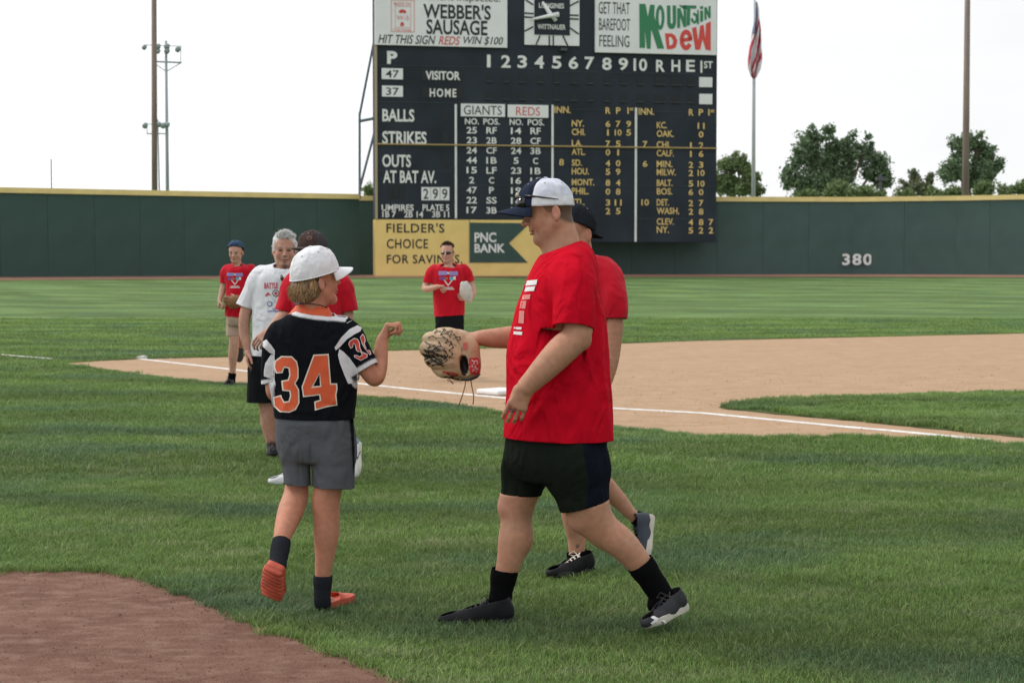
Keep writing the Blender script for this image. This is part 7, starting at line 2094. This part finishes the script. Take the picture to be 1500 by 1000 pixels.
# ---- centre runner with sunglasses and a pale glove
def man_g():
    D = 21.2
    P, p, A, out = figure(D, 'man jogging in red t-shirt and black sunglasses before the yellow bank sign', 658,
        (655.5, 371, (-.22, -.97, -.05), (0, 0, 1), 1.0), ((656, 378, 6.3), (657, 391, 7.6)),
        [(390, 642, 674, 0, .07), (400, 637, 678, 0, .10), (430, 638, 676, 0, .11), (460, 640, 675, 0, .11), (478, 641, 676, 0, .1)],
        [[(637, 396, 0, 6), (629, 408, 0, 5.4), (622.5, 422, -.03, 4.8), (631, 422.5, -.14, 4.4), (640, 420, -.22, 3.5)], [(679, 396, 0, 6), (687, 409, 0, 5.4), (693, 425, -.03, 4.8), (691, 434, -.1, 4.2), (686, 439, -.16, 3.4)]],
        [(640.5, 420, -.22, (1, -.2, .12), (0, 0, -1), (0, 1, .2), (60, 60, 40), 1.0), (686, 438, -.16, (-.8, -.3, .2), (0, 1, 0), (0, 0, 1), (40, 30, 30), 1.0)],
        [[(650, 478, 0, 11), (649, 497, -.12, 8.5), (649, 505, -.14, 7.4), (651, 519, -.10, 6.8), (652, 533, -.05, 4.2), (652, 538, -.05, 4)],
         [(668, 478, 0, 11), (668, 500, .04, 8.5), (668, 510, .08, 7.4), (668, 514, .28, 6.4), (667, 512, .48, 4.4)]],
        ([(386, 648, 663, 0, .065), (388.5, 641, 671, 0, .09), (393, 634, 680, 0, .12), (402, 633, 682, 0, .135), (430, 634.5, 680.5, 0, .14), (462, 636, 679.5, 0, .14), (475, 636, 679.5, 0, .14)],
         [[(637, 394, 0, 7), (631, 404, 0, 7.4), (626, 418, 0, 7.4)], [(679, 394, 0, 7), (685, 404, 0, 7.4), (689, 418, 0, 7.4)]],
         [((627.8, 414.5, 0), (-.25, 0, -1), .3, lt(634)), ((688, 412.5, 0), (.3, 0, -1), .3, gt(681.5)), ((658, 462), (.06, 0, -1), .6), ((656.5, 390.5, -.1), (0, -.6, 1), .14)], M_redB, dict(fold=.009, fold2=.006, fs=(7, 7, 3), seed=17)),
        ([(458, 638, 679, 0, .13), (470, 638, 679.5, 0, .14), (482, 639, 679, 0, .13)], [[(649, 480, 0, 11), (649, 508, -.04, 10.5)], [(668, 480, 0, 11), (668, 506, .04, 10.5)]],
         [((658, 501), (0, 0, -1), .6)], M_blk, dict(fold=.008, fold2=.0055, fs=(7, 7, 3), seed=18)),
        [([(652, 533, -.05), (652, 537, -.05), (652, 541, -.05)], [5, 5.4, 5.4], M_sockb)],
        [((652, 544, .0), (650, 547, -.27), (0, 0, 1), .30, M_shoeb, M_sole_b, 1.1, M_dkplast), ((667, 511, .50), (666, 530, .52), (0, 1, .1), .29, M_shoeb, M_sole_b, 1.0, M_dkplast)],
        (.53, .31, .235), hb=.007, hf=.0055, paints_extra=lambda P, p, A: [(p(-.03, 0, .045), (.085, .10, .065), A, (.075, .05, .04), 1.95)])
    f, r_, u = A; r = np.random.default_rng(9); n = 700; P0 = []; D0 = []; L = []
    for _ in range(n):
        a = r.uniform(0, 2 * math.pi); e = r.uniform(.35, 1.5)
        if math.cos(a) > .2: e = r.uniform(.72, 1.5)
        dv = f * math.cos(a) * math.cos(e) + r_ * math.sin(a) * math.cos(e) + u * math.sin(e)
        P0.append(p(.004 + .086 * math.cos(a) * math.cos(e), .077 * math.sin(a) * math.cos(e), .045 + .082 * math.sin(e))); D0.append(dv + f * .3 + r.normal(0, .2, 3)); L.append(r.uniform(.018, .032))
    h = hair_tufts(P.root, P0, D0, L, (.085, .058, .042), r, .0045, .1, .2, segs=3); h['kind'] = 'stuff'
    # sunglasses worn
    V = []; Fc = []; n = 20
    for i in range(n + 1):
        t = -1 + 2 * i / n; hgt = .019 * (1 - .5 * abs(t) ** 3) * (1 if abs(t) > .1 else .5); q = p(.104 - .026 * t * t, t * .064, .008)
        V += [q + u * hgt * .9, q - u * hgt]
        if i: Fc.append((2 * i - 2, 2 * i - 1, 2 * i + 1, 2 * i))
    g = mesh_obj('sunglasses', V, Fc, M_glass, P.root, smooth=True); md = g.modifiers.new('t', 'SOLIDIFY'); md.thickness = .006; md.offset = 0
    mb = MB(); [mb.tube([p(.078, q * .064, .012), p(-.01, q * .080, .010)], .004, 5) for q in (-1, 1)]; mb.build('temple', M_dkplast, g)
    chest_print(out['shirt'], 656.5, 397, .98, bvh_of(out['shirt']))
    mitt_mesh('glove', D - .22, 0, [[(684, 424, 0, 7), (679, 418, 0, 5), (678, 415.5, 0, 3.5)], [(684, 424, 0, 7), (683, 417, 0, 4.5), (683, 414.5, 0, 3)], [(685, 430, 0, 7), (680, 430, 0, 6)], [(686, 436, 0, 5), (688, 441, 0, 3)]],
              [(682, 425, 0, 9, 10.5, .06), (685, 434, 0, 7.5, 8, .05)], [(687, 438, 0, 4, 5, .04)], [], (.52, .51, .47), 'pale grey baseball glove tucked under the jogging man\'s arm', 'baseball glove', h=.007)
man_g()

# lace and pocket shadows are left to the light; nothing follows below this line
